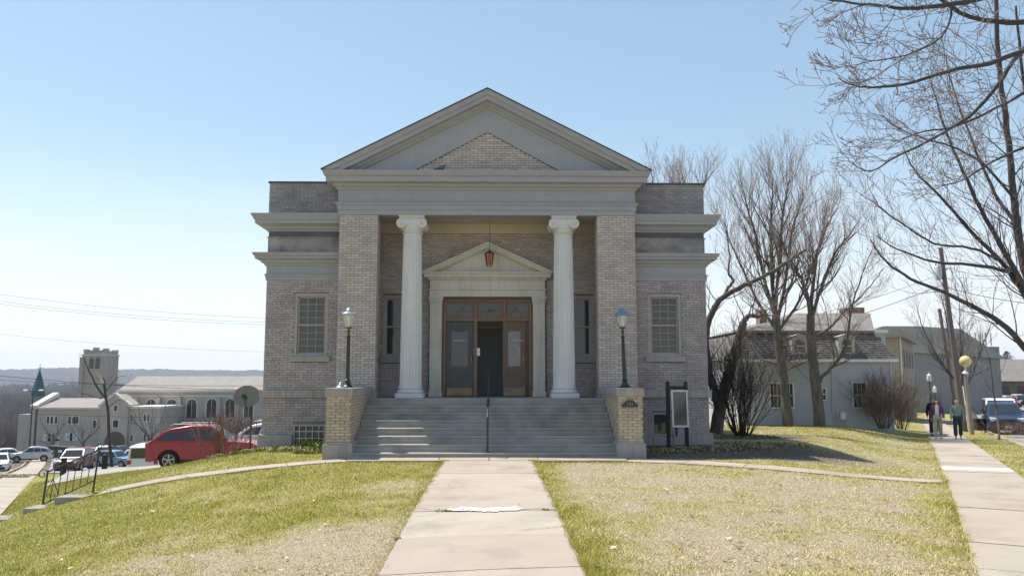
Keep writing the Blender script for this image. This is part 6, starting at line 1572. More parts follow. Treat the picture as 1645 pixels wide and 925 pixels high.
# black lamp posts with white lanterns along the far walk
def street_lamp(top, zb, lab):
    t = thing('street_lamp', lab, 'street lamp', (top[0], top[1], zb), group='black lamp posts along the far walk')
    tz = top[2] - 0.9; x, y = top[0], top[1]
    MB().tube([(x, y, zb), (x, y, zb + 0.6), (x, y, zb + 0.65), (x, y, tz)], [0.14, 0.12, 0.07, 0.055], 10).build('post', M['iron'], t)
    MB().lathe([(0.09, 0), (0.19, 0.08), (0.2, 0.32), (0.14, 0.5)], (x, y, tz), 12).build('lantern', M['white'], t)
    MB().lathe([(0.21, 0.5), (0.09, 0.64), (0.03, 0.7), (0.015, 0.85)], (x, y, tz), 12).build('lantern_cap', M['white'], t)
street_lamp((38.63, 50.00, 2.60), right_z(50), 'black lamp post with white lantern behind the woman in purple')
street_lamp((41.14, 58.00, 2.20), right_z(55), 'black lamp post with white lantern in front of the stone building')
street_lamp((47.71, 66.00, 1.37), right_z(66), 'smallest white lantern lamp before the hall doorway')
# bin, striped barricade and brush heap on the verge
bn = thing('rubbish_bin', 'squat dark wheeled bin on the verge behind the lamp post', 'bin', (26.57, 22.60, -0.95))
b_ = Vector(bn.location)
mb = MB(); lo_ = [(-0.28, -0.28), (0.28, -0.28), (0.28, 0.28), (-0.28, 0.28)]
for k in range(4):
    l = (k + 1) % 4; a, c = lo_[k], lo_[l]
    mb.face([b_ + Vector((a[0]*0.85, a[1]*0.85, 0.05)), b_ + Vector((c[0]*0.85, c[1]*0.85, 0.05)), b_ + Vector((c[0], c[1], 0.6)), b_ + Vector((a[0], a[1], 0.6))])
mb.build('body', M['iron'], bn)
MB().box(b_.x - 0.32, b_.x + 0.32, b_.y - 0.34, b_.y + 0.3, b_.z + 0.6, b_.z + 0.68).build('lid', M['iron'], bn)
for s_ in (-1, 1): MB().tube([(b_.x + s_*0.22, b_.y + 0.28, b_.z + 0.08), (b_.x + s_*0.27, b_.y + 0.28, b_.z + 0.08)], 0.09, 12).build('wheel', M['iron'], bn)
M['red'] = mat('red_paint', (0.55, 0.06, 0.04), 0.5)
bc = thing('barricade', 'small red and white striped barricade beside the bin', 'barricade', (28.24, 24.62, -1.00)); b_ = Vector(bc.location)
for k in range(5): MB().prism([(b_.x - 0.2, b_.z + 0.1 + 0.11*k), (b_.x + 0.2, b_.z + 0.22 + 0.11*k), (b_.x + 0.2, b_.z + 0.32 + 0.11*k), (b_.x - 0.2, b_.z + 0.20 + 0.11*k)], b_.y, b_.y + 0.04).build('stripe', M['red'] if k % 2 else M['white'], bc)
for s_ in (-1, 1): MB().tube([b_ + Vector((s_*0.2, 0.05, 0)), b_ + Vector((s_*0.2, 0.05, 0.8))], 0.025, 6).build('leg', M['iron'], bc)
tt = Tree(77); bp_ = Vector((25.33, 18.19, -0.83))
for k in range(60):
    a = tt.r.uniform(0, 6.283); tt.grow(bp_ + Vector((tt.r.uniform(-1.1, 1.1), tt.r.uniform(-0.4, 0.4), 0)), (math.cos(a), math.sin(a) * 0.4, 0.45), 0.9, 0.012, 1, up=0.0, dens=1.2)
t_ = thing('brush_heap', 'heap of dry reddish brushwood at the kerb before the blue car', 'brush heap', bp_)
MB_ = MB(); MB_.v = tt.wood.v + tt.twig.v; n0 = len(tt.wood.v); MB_.f = tt.wood.f + [tuple(i + n0 for i in f) for f in tt.twig.f]; MB_.fm = [0] * len(MB_.f)
kind(MB_.build('brushwood', M['shrub_red'], t_), 'stuff')

# ------------------------------------------------------------------ cars
def paint(name, col, metal=0.0): return mat(name, col, 0.3, spec=0.4, coat=0.35, metal=metal, var=0.02)
M['tyre'] = mat('tyre_rubber', (0.02, 0.02, 0.02), 0.9)
M['rim'] = mat('alloy_rim', (0.5, 0.5, 0.5), 0.3, metal=0.8)
M['car_glass'] = mat('car_glass', (0.03, 0.036, 0.04), 0.04, spec=0.8)
M['plastic'] = mat('black_plastic', (0.03, 0.03, 0.032), 0.6)
M['lens'] = mat('headlight_lens', (0.6, 0.6, 0.6), 0.15, spec=0.8)
M['tail'] = mat('tail_lens', (0.35, 0.02, 0.02), 0.2, spec=0.7)
ST = {  # L, W, H, belt, hood, ground clearance, cowl x, roof front, roof rear, rear glass base, wheel radius, front axle, rear axle
    'suv':   (4.35, 1.80, 1.66, 1.06, 1.00, 0.24, 0.92, 0.22, -1.42, -2.06, 0.345, 1.36, -1.28),
    'sedan': (4.70, 1.80, 1.45, 0.95, 0.88, 0.20, 0.85, 0.25, -0.95, -1.65, 0.32, 1.42, -1.38),
    'hatch': (4.00, 1.70, 1.50, 0.95, 0.90, 0.20, 0.75, 0.25, -1.30, -1.85, 0.31, 1.25, -1.22),
    'van':   (5.00, 1.98, 1.95, 1.10, 1.02, 0.24, 1.45, 0.85, -2.30, -2.42, 0.34, 1.55, -1.50)}
def car(label, loc, rz, col, style, name='parked_car', group=None, cat='car', plates=True, stripe=None, rack=False):
    L, Wd, H, zb, zh, zc_, xc, xrf, xrr, xrb, rw, xf, xr = ST[style]
    t = thing(name, label, cat, loc, rz, group); ORIGIN[t.name] = Matrix(); ra = rw * 1.17
    hwf = lambda x, z: (Wd / 2 - 0.055 * max(0, (z - 0.72) / max(0.05, zb - 0.72)) - 0.05 * max(0, (0.45 - z) / 0.2)) * (1 - 0.10 * (abs(x) / (L / 2)) ** 7)
    def arch(xa): return [(xa + ra * math.cos(math.pi * k / 10), max(zc_, rw + ra * math.sin(math.pi * k / 10) * 1.0)) for k in range(11)]
    poly = [(-L/2 + 0.1, zc_ + 0.03), (-L/2, 0.42), (-L/2 + 0.01, 0.62), (-L/2 + 0.06, zb - 0.14), (xrb - 0.02, zb + 0.02), (xc - 0.5, zb), (xc, zb - 0.01), ((xc + L/2) / 2, zh), (L/2 - 0.28, zh - 0.05), (L/2 - 0.06, zh - 0.2), (L/2, 0.52), (L/2 - 0.03, 0.34), (L/2 - 0.12, zc_)] + arch(xf) + arch(xr)
    if style == 'sedan': poly[3:5] = [(-L/2 + 0.05, zb - 0.10), (-L/2 + 0.15, zb - 0.01), (xrb, zb + 0.0)]
    n = len(poly); mb = MB()
    i0 = len(mb.v); mb.v += [(x, -hwf(x, z), z) for x, z in poly] + [(x, hwf(x, z), z) for x, z in poly]
    mb.f.append(tuple(range(n))[::-1]); mb.fm.append(0); mb.f.append(tuple(n + k for k in range(n))); mb.fm.append(0)
    for k in range(n): l = (k + 1) % n; mb.f.append((k, l, n + l, n + k)); mb.fm.append(0)
    bo = mb.build('body', col, t, local=True); bevel(bo, 0.035, 3); smooth_by_angle(bo, 50)
    # cabin
    wb, wr = Wd/2 - 0.075, Wd/2 - (0.24 if style != 'van' else 0.16)
    hw = lambda z: wb + (wr - wb) * (z - zb) / (H - zb)
    drop = 0.13 if style == 'suv' else 0.0
    cp = [(xrb, zb - 0.02), (xrr - 0.12, H - 0.09 - drop), (xrr + 0.12, H - 0.025 - drop * 0.75), ((xrr + xrf) / 2 + 0.1, H), (xrf - 0.1, H - 0.02), (xrf + 0.04, H - 0.06), (xc, zb - 0.02)]
    m = len(cp); mb = MB(); mb.v += [(x, -hw(z), z) for x, z in cp] + [(x, hw(z), z) for x, z in cp]
    mb.f.append(tuple(range(m))); mb.f.append(tuple(m + k for k in reversed(range(m)))); mb.fm += [0, 0]
    for k in range(m - 1): mb.f.append((k + 1, k, m + k, m + k + 1)); mb.fm.append(0)
    co = mb.build('cabin', col, t, local=True); bevel(co, 0.03, 2); smooth_by_angle(co, 50)
    def edge_x(z, a, b): return a[0] + (b[0] - a[0]) * (z - a[1]) / (b[1] - a[1])
    z0, z1 = zb + 0.045, H - 0.13
    ztop = lambda f_: z1 - drop * f_ * f_
    xa0, xa1 = edge_x(z0, cp[0], cp[1]) + 0.14, edge_x(z1 - drop, cp[0], cp[1]) + 0.16
    xb0, xb1 = edge_x(z0, cp[6], cp[5]) - 0.16, edge_x(z1, cp[6], cp[5]) - 0.10
    cuts = [(xb0, xb1, None)]; nwin = 2 if style in ('sedan', 'hatch') else 3
    for s_ in (-1, 1):
        for k in range(nwin):
            fa, fb = k / nwin, (k + 1) / nwin
            qa0, qb0 = xb0 + (xa0 - xb0) * fa - 0.03 * (k > 0), xb0 + (xa0 - xb0) * fb + 0.03; qa1, qb1 = xb1 + (xa1 - xb1) * fa - 0.03 * (k > 0), xb1 + (xa1 - xb1) * fb + 0.03
            pts = [(qa0, s_ * (hw(z0) + 0.008), z0), (qb0, s_ * (hw(z0) + 0.008), z0), (qb1, s_ * (hw(ztop(fb)) + 0.008), ztop(fb)), (qa1, s_ * (hw(ztop(fa)) + 0.008), ztop(fa))]
            MB().face(pts if s_ > 0 else pts[::-1]).build('side_window', M['car_glass'], t, local=True)
        MB().obox((xc - 0.22, s_ * (hw(zb) + 0.13), zb + 0.09), Vector((1,0,0)), Vector((0,1,0)), Vector((0,0,1)), 0.06, 0.1, 0.075).build('mirror', col if style == 'suv' else M['plastic'], t, local=True)
        for xh in (xc - 0.85, xc - 1.75): MB().obox((xh, s_ * (hwf(xh, zb - 0.14) + 0.012), zb - 0.12), Vector((1,0,0)), Vector((0,1,0)), Vector((0,0,1)), 0.09, 0.018, 0.016).build('door_handle', col, t, local=True)
        for xh in (xc - 0.12, xc - 1.02): MB().obox((xh, s_ * (hwf(xh, 0.7) - 0.004), 0.66), Vector((1,0,0)), Vector((0,1,0)), Vector((0,0,1)), 0.006, 0.012, 0.30).build('door_seam', M['plastic'], t, local=True)
        MB().obox((L/2 - 0.20, s_ * (Wd/2 - 0.27), zh - 0.17), Vector((0.94, s_*-0.25, -0.2)).normalized(), Vector((s_*0.25, 0.97, 0)).normalized(), Vector((0.2, 0, 0.98)), 0.16, 0.17, 0.075).build('headlight', M['lens'], t, local=True)
        MB().obox((-L/2 + 0.07, s_ * (Wd/2 - 0.18), zb - 0.18), Vector((1,0,0)), Vector((0,1,0)), Vector((0,0,1)), 0.085, 0.11, 0.13).build('tail_light', M['tail'], t, local=True)
        MB().obox((0.05, s_ * (Wd/2 - 0.03), zc_ + 0.06), Vector((1,0,0)), Vector((0,1,0)), Vector((0,0,1)), (xf - xr) / 2 - ra - 0.04, 0.04, 0.06).build('sill', M['plastic'], t, local=True)
        if rack: MB().tube([(xrf - 0.1, s_ * (wr - 0.08), H + 0.0), (xrf - 0.25, s_ * (wr - 0.08), H + 0.05), (xrr + 0.2, s_ * (wr - 0.08), H + 0.05), (xrr + 0.08, s_ * (wr - 0.08), H - 0.01)], 0.018, 6).build('roof_rail', M['rim'], t, local=True)
        if stripe: MB().obox((-0.2, s_ * (Wd/2 - 0.0), 0.78), Vector((1,0,0)), Vector((0,1,0)), Vector((0,0,1)), L/2 - 0.5, 0.012, 0.13).build('stripe', stripe, t, local=True)
        for xw in (xf, xr):
            y0, y1 = s_ * (Wd/2 - 0.22), s_ * (Wd/2 - 0.012)
            w_ = MB(); w_.tube([(0, y0, 0), (0, (y0 + y1) / 2, 0), (0, y1 - s_ * 0.03, 0), (0, y1, 0)], [rw * 0.97, rw, rw, rw * 0.93], 22)
            wo_ = link('wheel', w_.mesh('wheel', M['tyre']), t, local=True, loc=(xw, 0, rw)); smooth_by_angle(wo_, 40)
            MB().tube([(0, y1 - s_ * 0.02, 0), (0, y1 + s_ * 0.004, 0)], rw * 0.64, 22).build('hub_disc', M['plastic'], wo_, local=True)
            for k in range(5):
                a = 2 * math.pi * k / 5 + 0.3
                MB().obox((math.cos(a) * rw * 0.34, y1 + s_ * 0.006, math.sin(a) * rw * 0.34), Vector((math.cos(a), 0, math.sin(a))), Vector((0, 1, 0)), Vector((-math.sin(a), 0, math.cos(a))), rw * 0.3, 0.012, rw * 0.075).build('spoke', M['rim'], wo_, local=True)
            rr_ = []
            for k in range(23): a = 2 * math.pi * k / 22; rr_.append((math.cos(a) * rw * 0.63, y1 + s_ * 0.004, math.sin(a) * rw * 0.63))
            MB().tube(rr_, 0.016, 5, cap=False).build('rim', M['rim'], wo_, local=True)
            MB().tube([(xw, s_ * 0.45, rw * 1.05), (xw, s_ * (Wd/2 - 0.1), rw * 1.05)], ra * 0.98, 16).build('wheel_well', M['plastic'], t, local=True)
    # glass front and rear, bumpers, grille, plates
    def pane(a, b, name, ins=0.10):
        (xa, za), (xb, zb_) = a, b; nrm = Vector((zb_ - za, 0, -(xb - xa))).normalized() * (0.012 if xa > 0 else -0.012)
        pa, pb = Vector((xa, 0, za)).lerp(Vector((xb, 0, zb_)), 0.10) , Vector((xa, 0, za)).lerp(Vector((xb, 0, zb_)), 0.90)
        if nrm.x * (1 if xa > 0 else -1) < 0: nrm = -nrm
        MB().face([pa + nrm + Vector((0, -hw(pa.z) + ins, 0)), pa + nrm + Vector((0, hw(pa.z) - ins, 0)), pb + nrm + Vector((0, hw(pb.z) - ins, 0)), pb + nrm + Vector((0, -hw(pb.z) + ins, 0))]).build(name, M['car_glass'], t, local=True)
    pane(cp[6], cp[5], 'windscreen'); pane(cp[0], cp[1], 'rear_window', 0.14)
    MB().obox((L/2 - 0.02, 0, 0.42), Vector((1,0,0)), Vector((0,1,0)), Vector((0,0,1)), 0.05, Wd/2 - 0.28, 0.10).build('front_bumper', M['plastic'], t, local=True)
    MB().obox((L/2 - 0.055, 0, zh - 0.26), Vector((1,0,0)), Vector((0,1,0)), Vector((0,0,1)), 0.04, Wd/2 - 0.48, 0.09).build('grille', M['plastic'], t, local=True)
    MB().obox((-L/2 + 0.02, 0, 0.40), Vector((1,0,0)), Vector((0,1,0)), Vector((0,0,1)), 0.05, Wd/2 - 0.22, 0.11).build('rear_bumper', M['plastic'], t, local=True)
    if plates:
        MB().obox((L/2 + 0.035, 0, 0.43), Vector((1,0,0)), Vector((0,1,0)), Vector((0,0,1)), 0.006, 0.16, 0.06).build('number_plate', M['white'], t, local=True)
        MB().obox((-L/2 - 0.035, 0, 0.62), Vector((1,0,0)), Vector((0,1,0)), Vector((0,0,1)), 0.006, 0.16, 0.06).build('number_plate', M['white'], t, local=True)
    return t
P_ = {'red': paint('red_car_paint', (0.30, 0.008, 0.014)), 'white': paint('white_car_paint', (0.72, 0.72, 0.71)), 'silver': paint('silver_car_paint', (0.46, 0.46, 0.45), 0.4), 'maroon': paint('maroon_car_paint', (0.13, 0.045, 0.055)), 'sky': paint('pale_blue_car_paint', (0.16, 0.26, 0.36)), 'blue': paint('blue_car_paint', (0.02, 0.045, 0.10)), 'green': paint('dark_green_car_paint', (0.05, 0.085, 0.07)), 'black': paint('black_car_paint', (0.022, 0.022, 0.026)), 'beige': paint('beige_car_paint', (0.36, 0.31, 0.25))}
def Gc(p, dz=0.05): return (p[0], p[1], ground_z(p[0], p[1]) + dz)
car('shiny red hatchback style car parked on the driveway beside the library', (-11.25, 11.4, -1.62), R(6), P_['red'], 'suv', rack=True)
car('white car with a red side stripe parked behind the shiny red car', (-9.6, 16.6, -1.75), R(6), P_['white'], 'suv', stripe=M['red'], rack=True)
grp = 'cars on the lower street and parking lot'
sdl = math.atan2(-0.884, 0.468)
def on_street(off, y): x = left_edge(y) - off / 0.884; return (x, y, street_z(y) - 0.13)
car('white saloon coming up the left street toward the corner', on_street(3.2, 47.0), sdl, P_['white'], 'sedan', 'car', grp)
car('silver sport utility car parked broadside by the green bin', Gc((-52.63, 72.72, -7.35), 0.03), R(205), P_['silver'], 'suv', group=grp)
car('white car half cut off by the left edge of the view', Gc((-55.94, 72.86, -7.36), 0.03), R(215), P_['white'], 'sedan', group=grp)
car('maroon sport utility car facing the driveway', Gc((-31.50, 40.98, -4.97)), R(-82), P_['maroon'], 'suv', group=grp, rack=True)
car('pale blue hatchback just beyond the small bare tree', Gc((-35.25, 55.44, -6.20)), R(-12), P_['sky'], 'hatch', group=grp)
car('dark green estate car between the maroon and the pale blue cars', Gc((-38.33, 58.75, -6.48)), R(-70), P_['green'], 'sedan', group=grp)
car('red car peeping out behind the dark green one', Gc((-48.69, 78.37, -7.69)), R(-75), P_['red'], 'sedan', group=grp)
car('white sport utility car with a roof rack in the second row', Gc((-46.19, 76.23, -7.56)), R(-80), P_['white'], 'suv', group=grp, rack=True)
car('black sport utility car in the second row', Gc((-44.10, 76.13, -7.56)), R(-20), P_['black'], 'suv', group=grp)
car('blue saloon in the back row of the lot', Gc((-44.48, 80.28, -7.81)), R(-70), P_['blue'], 'sedan', group=grp)
car('beige saloon right of the pale blue hatchback', Gc((-37.93, 65.29, -6.91)), R(-75), P_['beige'], 'sedan', group=grp)
car('white van just left of the tail of the shiny red car', Gc((-22.92, 34.00, -4.02)), R(100), P_['white'], 'van', group=grp, cat='van')
rdir = math.atan2(-0.889, -0.457)
car('dark blue sport utility car facing us at the right kerb', ((27.95, 22.56, -0.95)[0], (27.95, 22.56, -0.95)[1], right_z(22.5) - 0.12), rdir, P_['blue'], 'suv', group='cars on the right')
car('white van parked beyond the lamp post', (right_edge(33) + 5.2, 33.0, right_z(33) - 0.12), rdir, P_['white'], 'van', group='cars on the right', cat='van')
far_ = [('red saloon in the far parking lot', (72.35, 92.00, -0.76), 'red', 'sedan', -110), ('white hatchback behind the red saloon', (78.88, 104.00, -1.03), 'white', 'hatch', -150), ('white sport utility car at the right edge of the far lot', (83.70, 108.00, -1.12), 'white', 'suv', -140),
        ('black sport utility car at the right edge of the far lot', (76.72, 96.00, -0.85), 'black', 'suv', -110), ('silver hatchback in front of the red saloon', (65.72, 84.00, -0.58), 'silver', 'hatch', -115), ('pale blue saloon in the far lot before the gabled house', (71.53, 95.00, -0.82), 'sky', 'sedan', -160)]
for lab, p, c, s_, rz in far_:
    car(lab, (p[0], p[1], right_z(p[1]) + 0.11), R(rz), P_[c], s_, group='cars on the right')

# ------------------------------------------------------------------ church on the lower street
M['church'] = mat('grey_buff_limestone', (0.46, 0.41, 0.36), 0.92, col2=(0.38, 0.34, 0.30), scale=0.7, bump=0.15, bscale=3)
M['church_pale'] = mat('pale_coping', (0.64, 0.60, 0.53), 0.9, var=0.08)
M['slate'] = mat('brown_slate_roof', (0.30, 0.27, 0.245), 0.95, var=0.12, scale=1.0)
def rect(a, b): return (min(a[0], b[0]), max(a[0], b[0]), min(a[2], b[2]), max(a[2], b[2]))
CH = 105.0
ch = thing('church_hall', 'buff stone parish hall with gabled bay across the parking lot', 'church hall', ((-61.40, 105.00, -9.47)[0], 105, -9.5))
ex0, ex1, _, ez = rect((-69.99, 105.00, -10.39), (-51.55, 105.00, -2.52)); zb0 = -10.5
MB().box((-70.24, 105.00, -6.65)[0], (-56.27, 105.00, -6.67)[0], CH, CH + 14, zb0, (-66.53, 105.00, -2.60)[2]).build('wall', M['church'], ch)
MB().box((-56.27, 105.00, -6.67)[0] + 0.005, (-51.35, 105.00, -6.67)[0], CH - 0.4, CH + 12, zb0, (-54.21, 105.00, -2.52)[2]).build('flat_block', M['church'], ch)
a_, b_ = (-56.49, 105.00, -2.52), (-51.55, 105.00, -2.52); MB().box(a_[0], b_[0] + 0.2, CH - 0.6, CH + 12.2, a_[2], a_[2] + 0.35).build('coping', M['church_pale'], ch)
a_, b_ = (-70.12, 105.00, -2.60), (-56.48, 105.00, -2.61); MB().box(a_[0], b_[0], CH - 0.25, CH + 0.3, a_[2] + 0.01, a_[2] + 0.3).build('coping', M['church_pale'], ch)
r0, r1 = (-70.52, 105.00, -2.41), (-61.05, 105.00, -2.42); zr_top = (-69.81, 111.00, -1.03)[2]
mb = MB(); mb.prism([(CH + 0.1, r0[2] + 0.1), (CH + 12, r0[2] + 0.1), (CH + 6, zr_top)], r0[0], r1[0], 'x').build('roof', M['slate'], ch)
cp_ = [Vector((r0[0] - 0.3, CH - 0.2, r0[2] + 0.1)), Vector((r0[0] - 0.3, CH + 6, zr_top + 0.6))]
dc = (cp_[1] - cp_[0]).normalized(); MB().obox((cp_[0] + cp_[1]) / 2, dc, Vector((1, 0, 0)), dc.cross(Vector((1, 0, 0))), (cp_[1] - cp_[0]).length / 2, 0.5, 0.3).build('gable_coping', M['church_pale'], ch)
MB().prism([(CH - 0.2, zb0), (CH + 12, zb0), (CH + 12, r0[2]), (CH + 6, zr_top + 0.2), (CH - 0.2, r0[2])], r0[0] - 0.7, r0[0] - 0.005, 'x').build('gable_wall', M['church'], ch)
MB().box((-73.45, 106.00, -6.71)[0], r0[0] - 0.71, CH + 0.6, CH + 12, zb0, (-72.73, 106.00, -3.40)[2]).build('side_block', M['church'], ch)
g0, g1, ga = (-60.20, 104.00, -2.10), (-56.07, 104.00, -1.92), (-58.14, 104.00, -0.32)
MB().prism([(g0[0], zb0), (g1[0], zb0), (g1[0], g1[2]), (ga[0], ga[2]), (g0[0], g0[2])], CH - 1.0, CH + 3).build('gabled_bay', M['church'], ch)
for s_, ge in ((-1, g0), (1, g1)):
    p, q = Vector((ga[0], CH - 0.9, ga[2] + 0.15)), Vector((ge[0] + s_ * 0.3, CH - 0.9, ge[2] - 0.05)); d = (q - p).normalized()
    MB().obox((p + q) / 2, d, Vector((0, 1, 0)), d.cross(Vector((0, 1, 0))), (q - p).length / 2, 0.35, 0.16).build('gable_coping', M['church_pale'], ch)
def slot(parent, a, b, y, fr=0.12, gl=M['glass']):
    x0, x1, z0, z1 = rect(a, b); o = MB().box(x0 - fr, x1 + fr, y - 0.06, y + 0.04, z0 - fr, z1 + fr).build('window', M['church_pale'], parent)
    MB().face([(x0, y - 0.075, z0), (x1, y - 0.07, z0), (x1, y - 0.07, z1), (x0, y - 0.075, z1)]).build('pane', gl, o)
for a, b, y in (((-68.73, 105.00, -3.73), (-68.38, 105.00, -4.77), CH), ((-68.16, 105.00, -3.73), (-67.81, 105.00, -4.77), CH), ((-67.50, 105.00, -3.74), (-67.15, 105.00, -4.77), CH), ((-65.51, 105.00, -3.74), (-65.07, 105.00, -4.78), CH), ((-64.85, 105.00, -3.74), (-64.50, 105.00, -4.78), CH), ((-64.38, 105.00, -3.74), (-63.94, 105.00, -4.78), CH), ((-61.70, 105.00, -4.31), (-61.25, 105.00, -5.53), CH),
              ((-58.20, 104.00, -4.26), (-57.86, 104.00, -5.29), CH - 1), ((-57.73, 104.00, -4.26), (-57.39, 104.00, -5.29), CH - 1), ((-58.14, 104.00, -2.01), (-57.71, 104.00, -2.85), CH - 1), ((-55.87, 105.00, -3.46), (-55.53, 105.00, -4.41), CH - 0.4), ((-53.88, 105.00, -3.37), (-53.54, 105.00, -4.41), CH - 0.4), ((-53.31, 105.00, -3.37), (-52.98, 105.00, -4.41), CH - 0.4), ((-55.71, 105.00, -6.48), (-55.38, 105.00, -7.42), CH - 0.4), ((-53.73, 105.00, -6.39), (-53.39, 105.00, -7.42), CH - 0.4), ((-53.16, 105.00, -6.39), (-52.82, 105.00, -7.42), CH - 0.4)):
    slot(ch, a, b, y)
M['sky_pane'] = mat('bright_pane', (0.30, 0.36, 0.40), 0.1, spec=0.8)
for a, b in (((-68.82, 105.00, -6.65), (-68.32, 105.00, -7.12)), ((-68.16, 105.00, -6.65), (-67.66, 105.00, -7.12)), ((-67.50, 105.00, -6.65), (-67.00, 105.00, -7.12)), ((-67.46, 105.00, -7.40), (-66.96, 105.00, -7.87)), ((-65.53, 105.00, -6.56), (-65.03, 105.00, -7.03)), ((-64.78, 105.00, -6.56), (-64.27, 105.00, -7.03))): slot(ch, a, b, CH, 0.3, M['sky_pane'])
# arched entrance
ax, az = (-57.81, 104.00, -7.99)[0], (-57.90, 104.00, -6.32)[2]; n = 12
MB().prism([(ax - 1.5, zb0), (ax + 1.5, zb0)] + [(ax + 1.5 * math.cos(math.pi*k/n), az - 1.1 + 1.5 * math.sin(math.pi*k/n)) for k in range(n + 1)], CH - 1.12, CH - 1.0).build('arched_doorway', mat('brown_church_door', (0.13, 0.09, 0.07), 0.7), ch)
nv = thing('church_nave', 'long stone church nave with arched windows and brown roof', 'church', ((-50.80, 114.00, -6.27)[0], 114, -10))
NY = 114.0; n0, n1 = (-62.53, 114.00, -3.23), (-38.28, 114.00, -3.24); ze = (-51.09, 114.00, 0.12)[2]; zr2 = (-53.47, 120.00, 2.51)[2]
MB().box(n0[0], n1[0] + 6, NY, NY + 14, -12, ze).build('wall', M['church'], nv)
MB().box(n0[0], n1[0] + 6, NY - 0.3, NY + 0.0, ze - 0.25, ze + 0.1).build('eave_coping', M['church_pale'], nv)
zs_ = (-51.05, 114.00, -0.79)[2]; MB().box(n0[0], n1[0] + 6, NY - 0.15, NY - 0.003, zs_ - 0.1, zs_ + 0.1).build('string_course', M['church_pale'], nv)
MB().prism([(NY - 0.2, ze + 0.11), (NY + 14.2, ze + 0.11), (NY + 7, zr2)], n0[0] + 0.3, n1[0] + 6, 'x').build('roof', M['slate'], nv)
for a, b in (((-57.65, 114.00, -1.30), (-55.98, 114.00, -4.24)), ((-54.29, 114.00, -1.30), (-52.60, 114.00, -4.65)), ((-50.92, 114.00, -1.30), (-49.35, 114.00, -4.55)), ((-47.66, 114.00, -1.20), (-46.10, 114.00, -4.35)), ((-44.59, 114.00, -1.20), (-43.14, 114.00, -4.35)), ((-41.52, 114.00, -1.20), (-40.08, 114.00, -4.36))):
    x0, x1, z0, z1 = rect(a, b); xm = (x0 + x1) / 2; hw_ = (x1 - x0) / 2
    def ap(k, e): return (xm + (hw_ + e) * math.cos(math.pi*k/8), z1 - hw_ * 1.2 + (hw_ * 1.2 + e) * math.sin(math.pi*k/8))
    o = MB().prism([(x0 - 0.2, z0), (x1 + 0.2, z0)] + [ap(k, 0.2) for k in range(9)], NY - 0.08, NY + 0.05).build('window', M['church_pale'], nv)
    MB().prism([(x0, z0 + 0.1), (x1, z0 + 0.1)] + [ap(k, 0) for k in range(9)], NY - 0.1, NY - 0.081).build('pane', M['glass'], o)
    MB().box(xm - 0.05, xm + 0.05, NY - 0.125, NY - 0.101, z0 + 0.1, z1 - 0.1).build('mullion', M['church'], o)
for p in ((-59.08, 114.00, -1.20), (-55.52, 114.00, -1.20), (-52.05, 114.00, -1.20), (-45.62, 114.00, -1.20), (-42.55, 114.00, -1.20)):
    MB().box(p[0] - 0.3, p[0] + 0.3, NY - 0.7, NY - 0.151, -12, p[2] + 0.2).build('buttress', M['church'], nv)
hd = thing('hedge', 'dark clipped hedge below the arched church windows', 'hedge', ((-49.10, 112.00, -4.96)[0], 112, -8))
r = random.Random(3); mb = MB(); h0, h1 = (-54.32, 112.00, -4.65), (-37.66, 112.00, -4.67)
for _ in range(1500):
    x = r.uniform(h0[0], h1[0]); y = r.uniform(111, 112.5); z = r.uniform(-10, h0[2] + 0.15 * math.sin(x)); c = Vector((x, y, z)); d = Vector((r.uniform(-1, 1), r.uniform(-1, 0.2), r.uniform(-1, 1))).normalized() * r.uniform(0.2, 0.45); e = d.orthogonal().normalized() * 0.14
    mb.face([c - e, c + e, c + d])
mb.build('foliage', mat('dark_hedge', (0.05, 0.06, 0.055), 0.9, var=0.3, scale=1), hd)
tw = thing('church_tower', 'square battlemented grey stone church tower against the sky', 'tower', ((-77.13, 138.00, -1.72)[0], 141, -10))
t0, t1 = (-79.63, 136.00, 3.06), (-74.89, 136.00, 3.06); ztop = (-76.63, 136.00, 6.52)[2]; TY = 136.0
tw_w = t1[0] - t0[0]; tw_d = 4.7
MB().box(t0[0], t1[0], TY, TY + tw_d, -12, ztop).build('wall', M['church'], tw)
MB().box(t0[0] - 0.15, t1[0] + 0.15, TY - 0.15, TY + tw_d + 0.15, ztop, ztop + 0.25).build('string_course', M['church_pale'], tw)
zm1 = (-76.68, 136.00, 7.48)[2]
MB().box(t0[0] + 0.1, t1[0] - 0.1, TY + 0.1, TY + tw_d - 0.1, ztop + 0.251, zm1 - 0.25).build('parapet', M['church'], tw)
for k in range(5):
    x = t0[0] + 0.1 + (tw_w - 0.2) * (0.1 + 0.2 * k); hh = (0.5, 0.35, 0.85, 0.35, 0.5)[k]
    for yy in (TY + 0.1, TY + tw_d - 0.6): MB().box(x - 0.5, x + 0.5, yy, yy + 0.5, zm1 - 0.249, zm1 - 0.25 + hh).build('merlon', M['church'], tw)
for sx_ in (t0[0], t1[0]): MB().box(sx_ - 0.35, sx_ + 0.35, TY - 0.35, TY + 0.35, -12, ztop - 0.3).build('buttress', M['church'], tw)
for pxw in ((-77.87, 136.00, 5.32), (-76.68, 136.00, 5.33)):
    x, z = pxw[0], pxw[2]; o = MB().prism([(x - 0.42, z - 1.3), (x + 0.42, z - 1.3)] + [(x + 0.42*math.cos(math.pi*k/8), z + 0.3 + 0.5*math.sin(math.pi*k/8)) for k in range(9)], TY - 0.06, TY - 0.003).build('louvre_window', mat('louvre_grey', (0.13, 0.125, 0.13), 0.9), tw)
M['copper'] = mat('green_copper', (0.085, 0.18, 0.175), 0.7, col2=(0.05, 0.11, 0.115), scale=0.8)
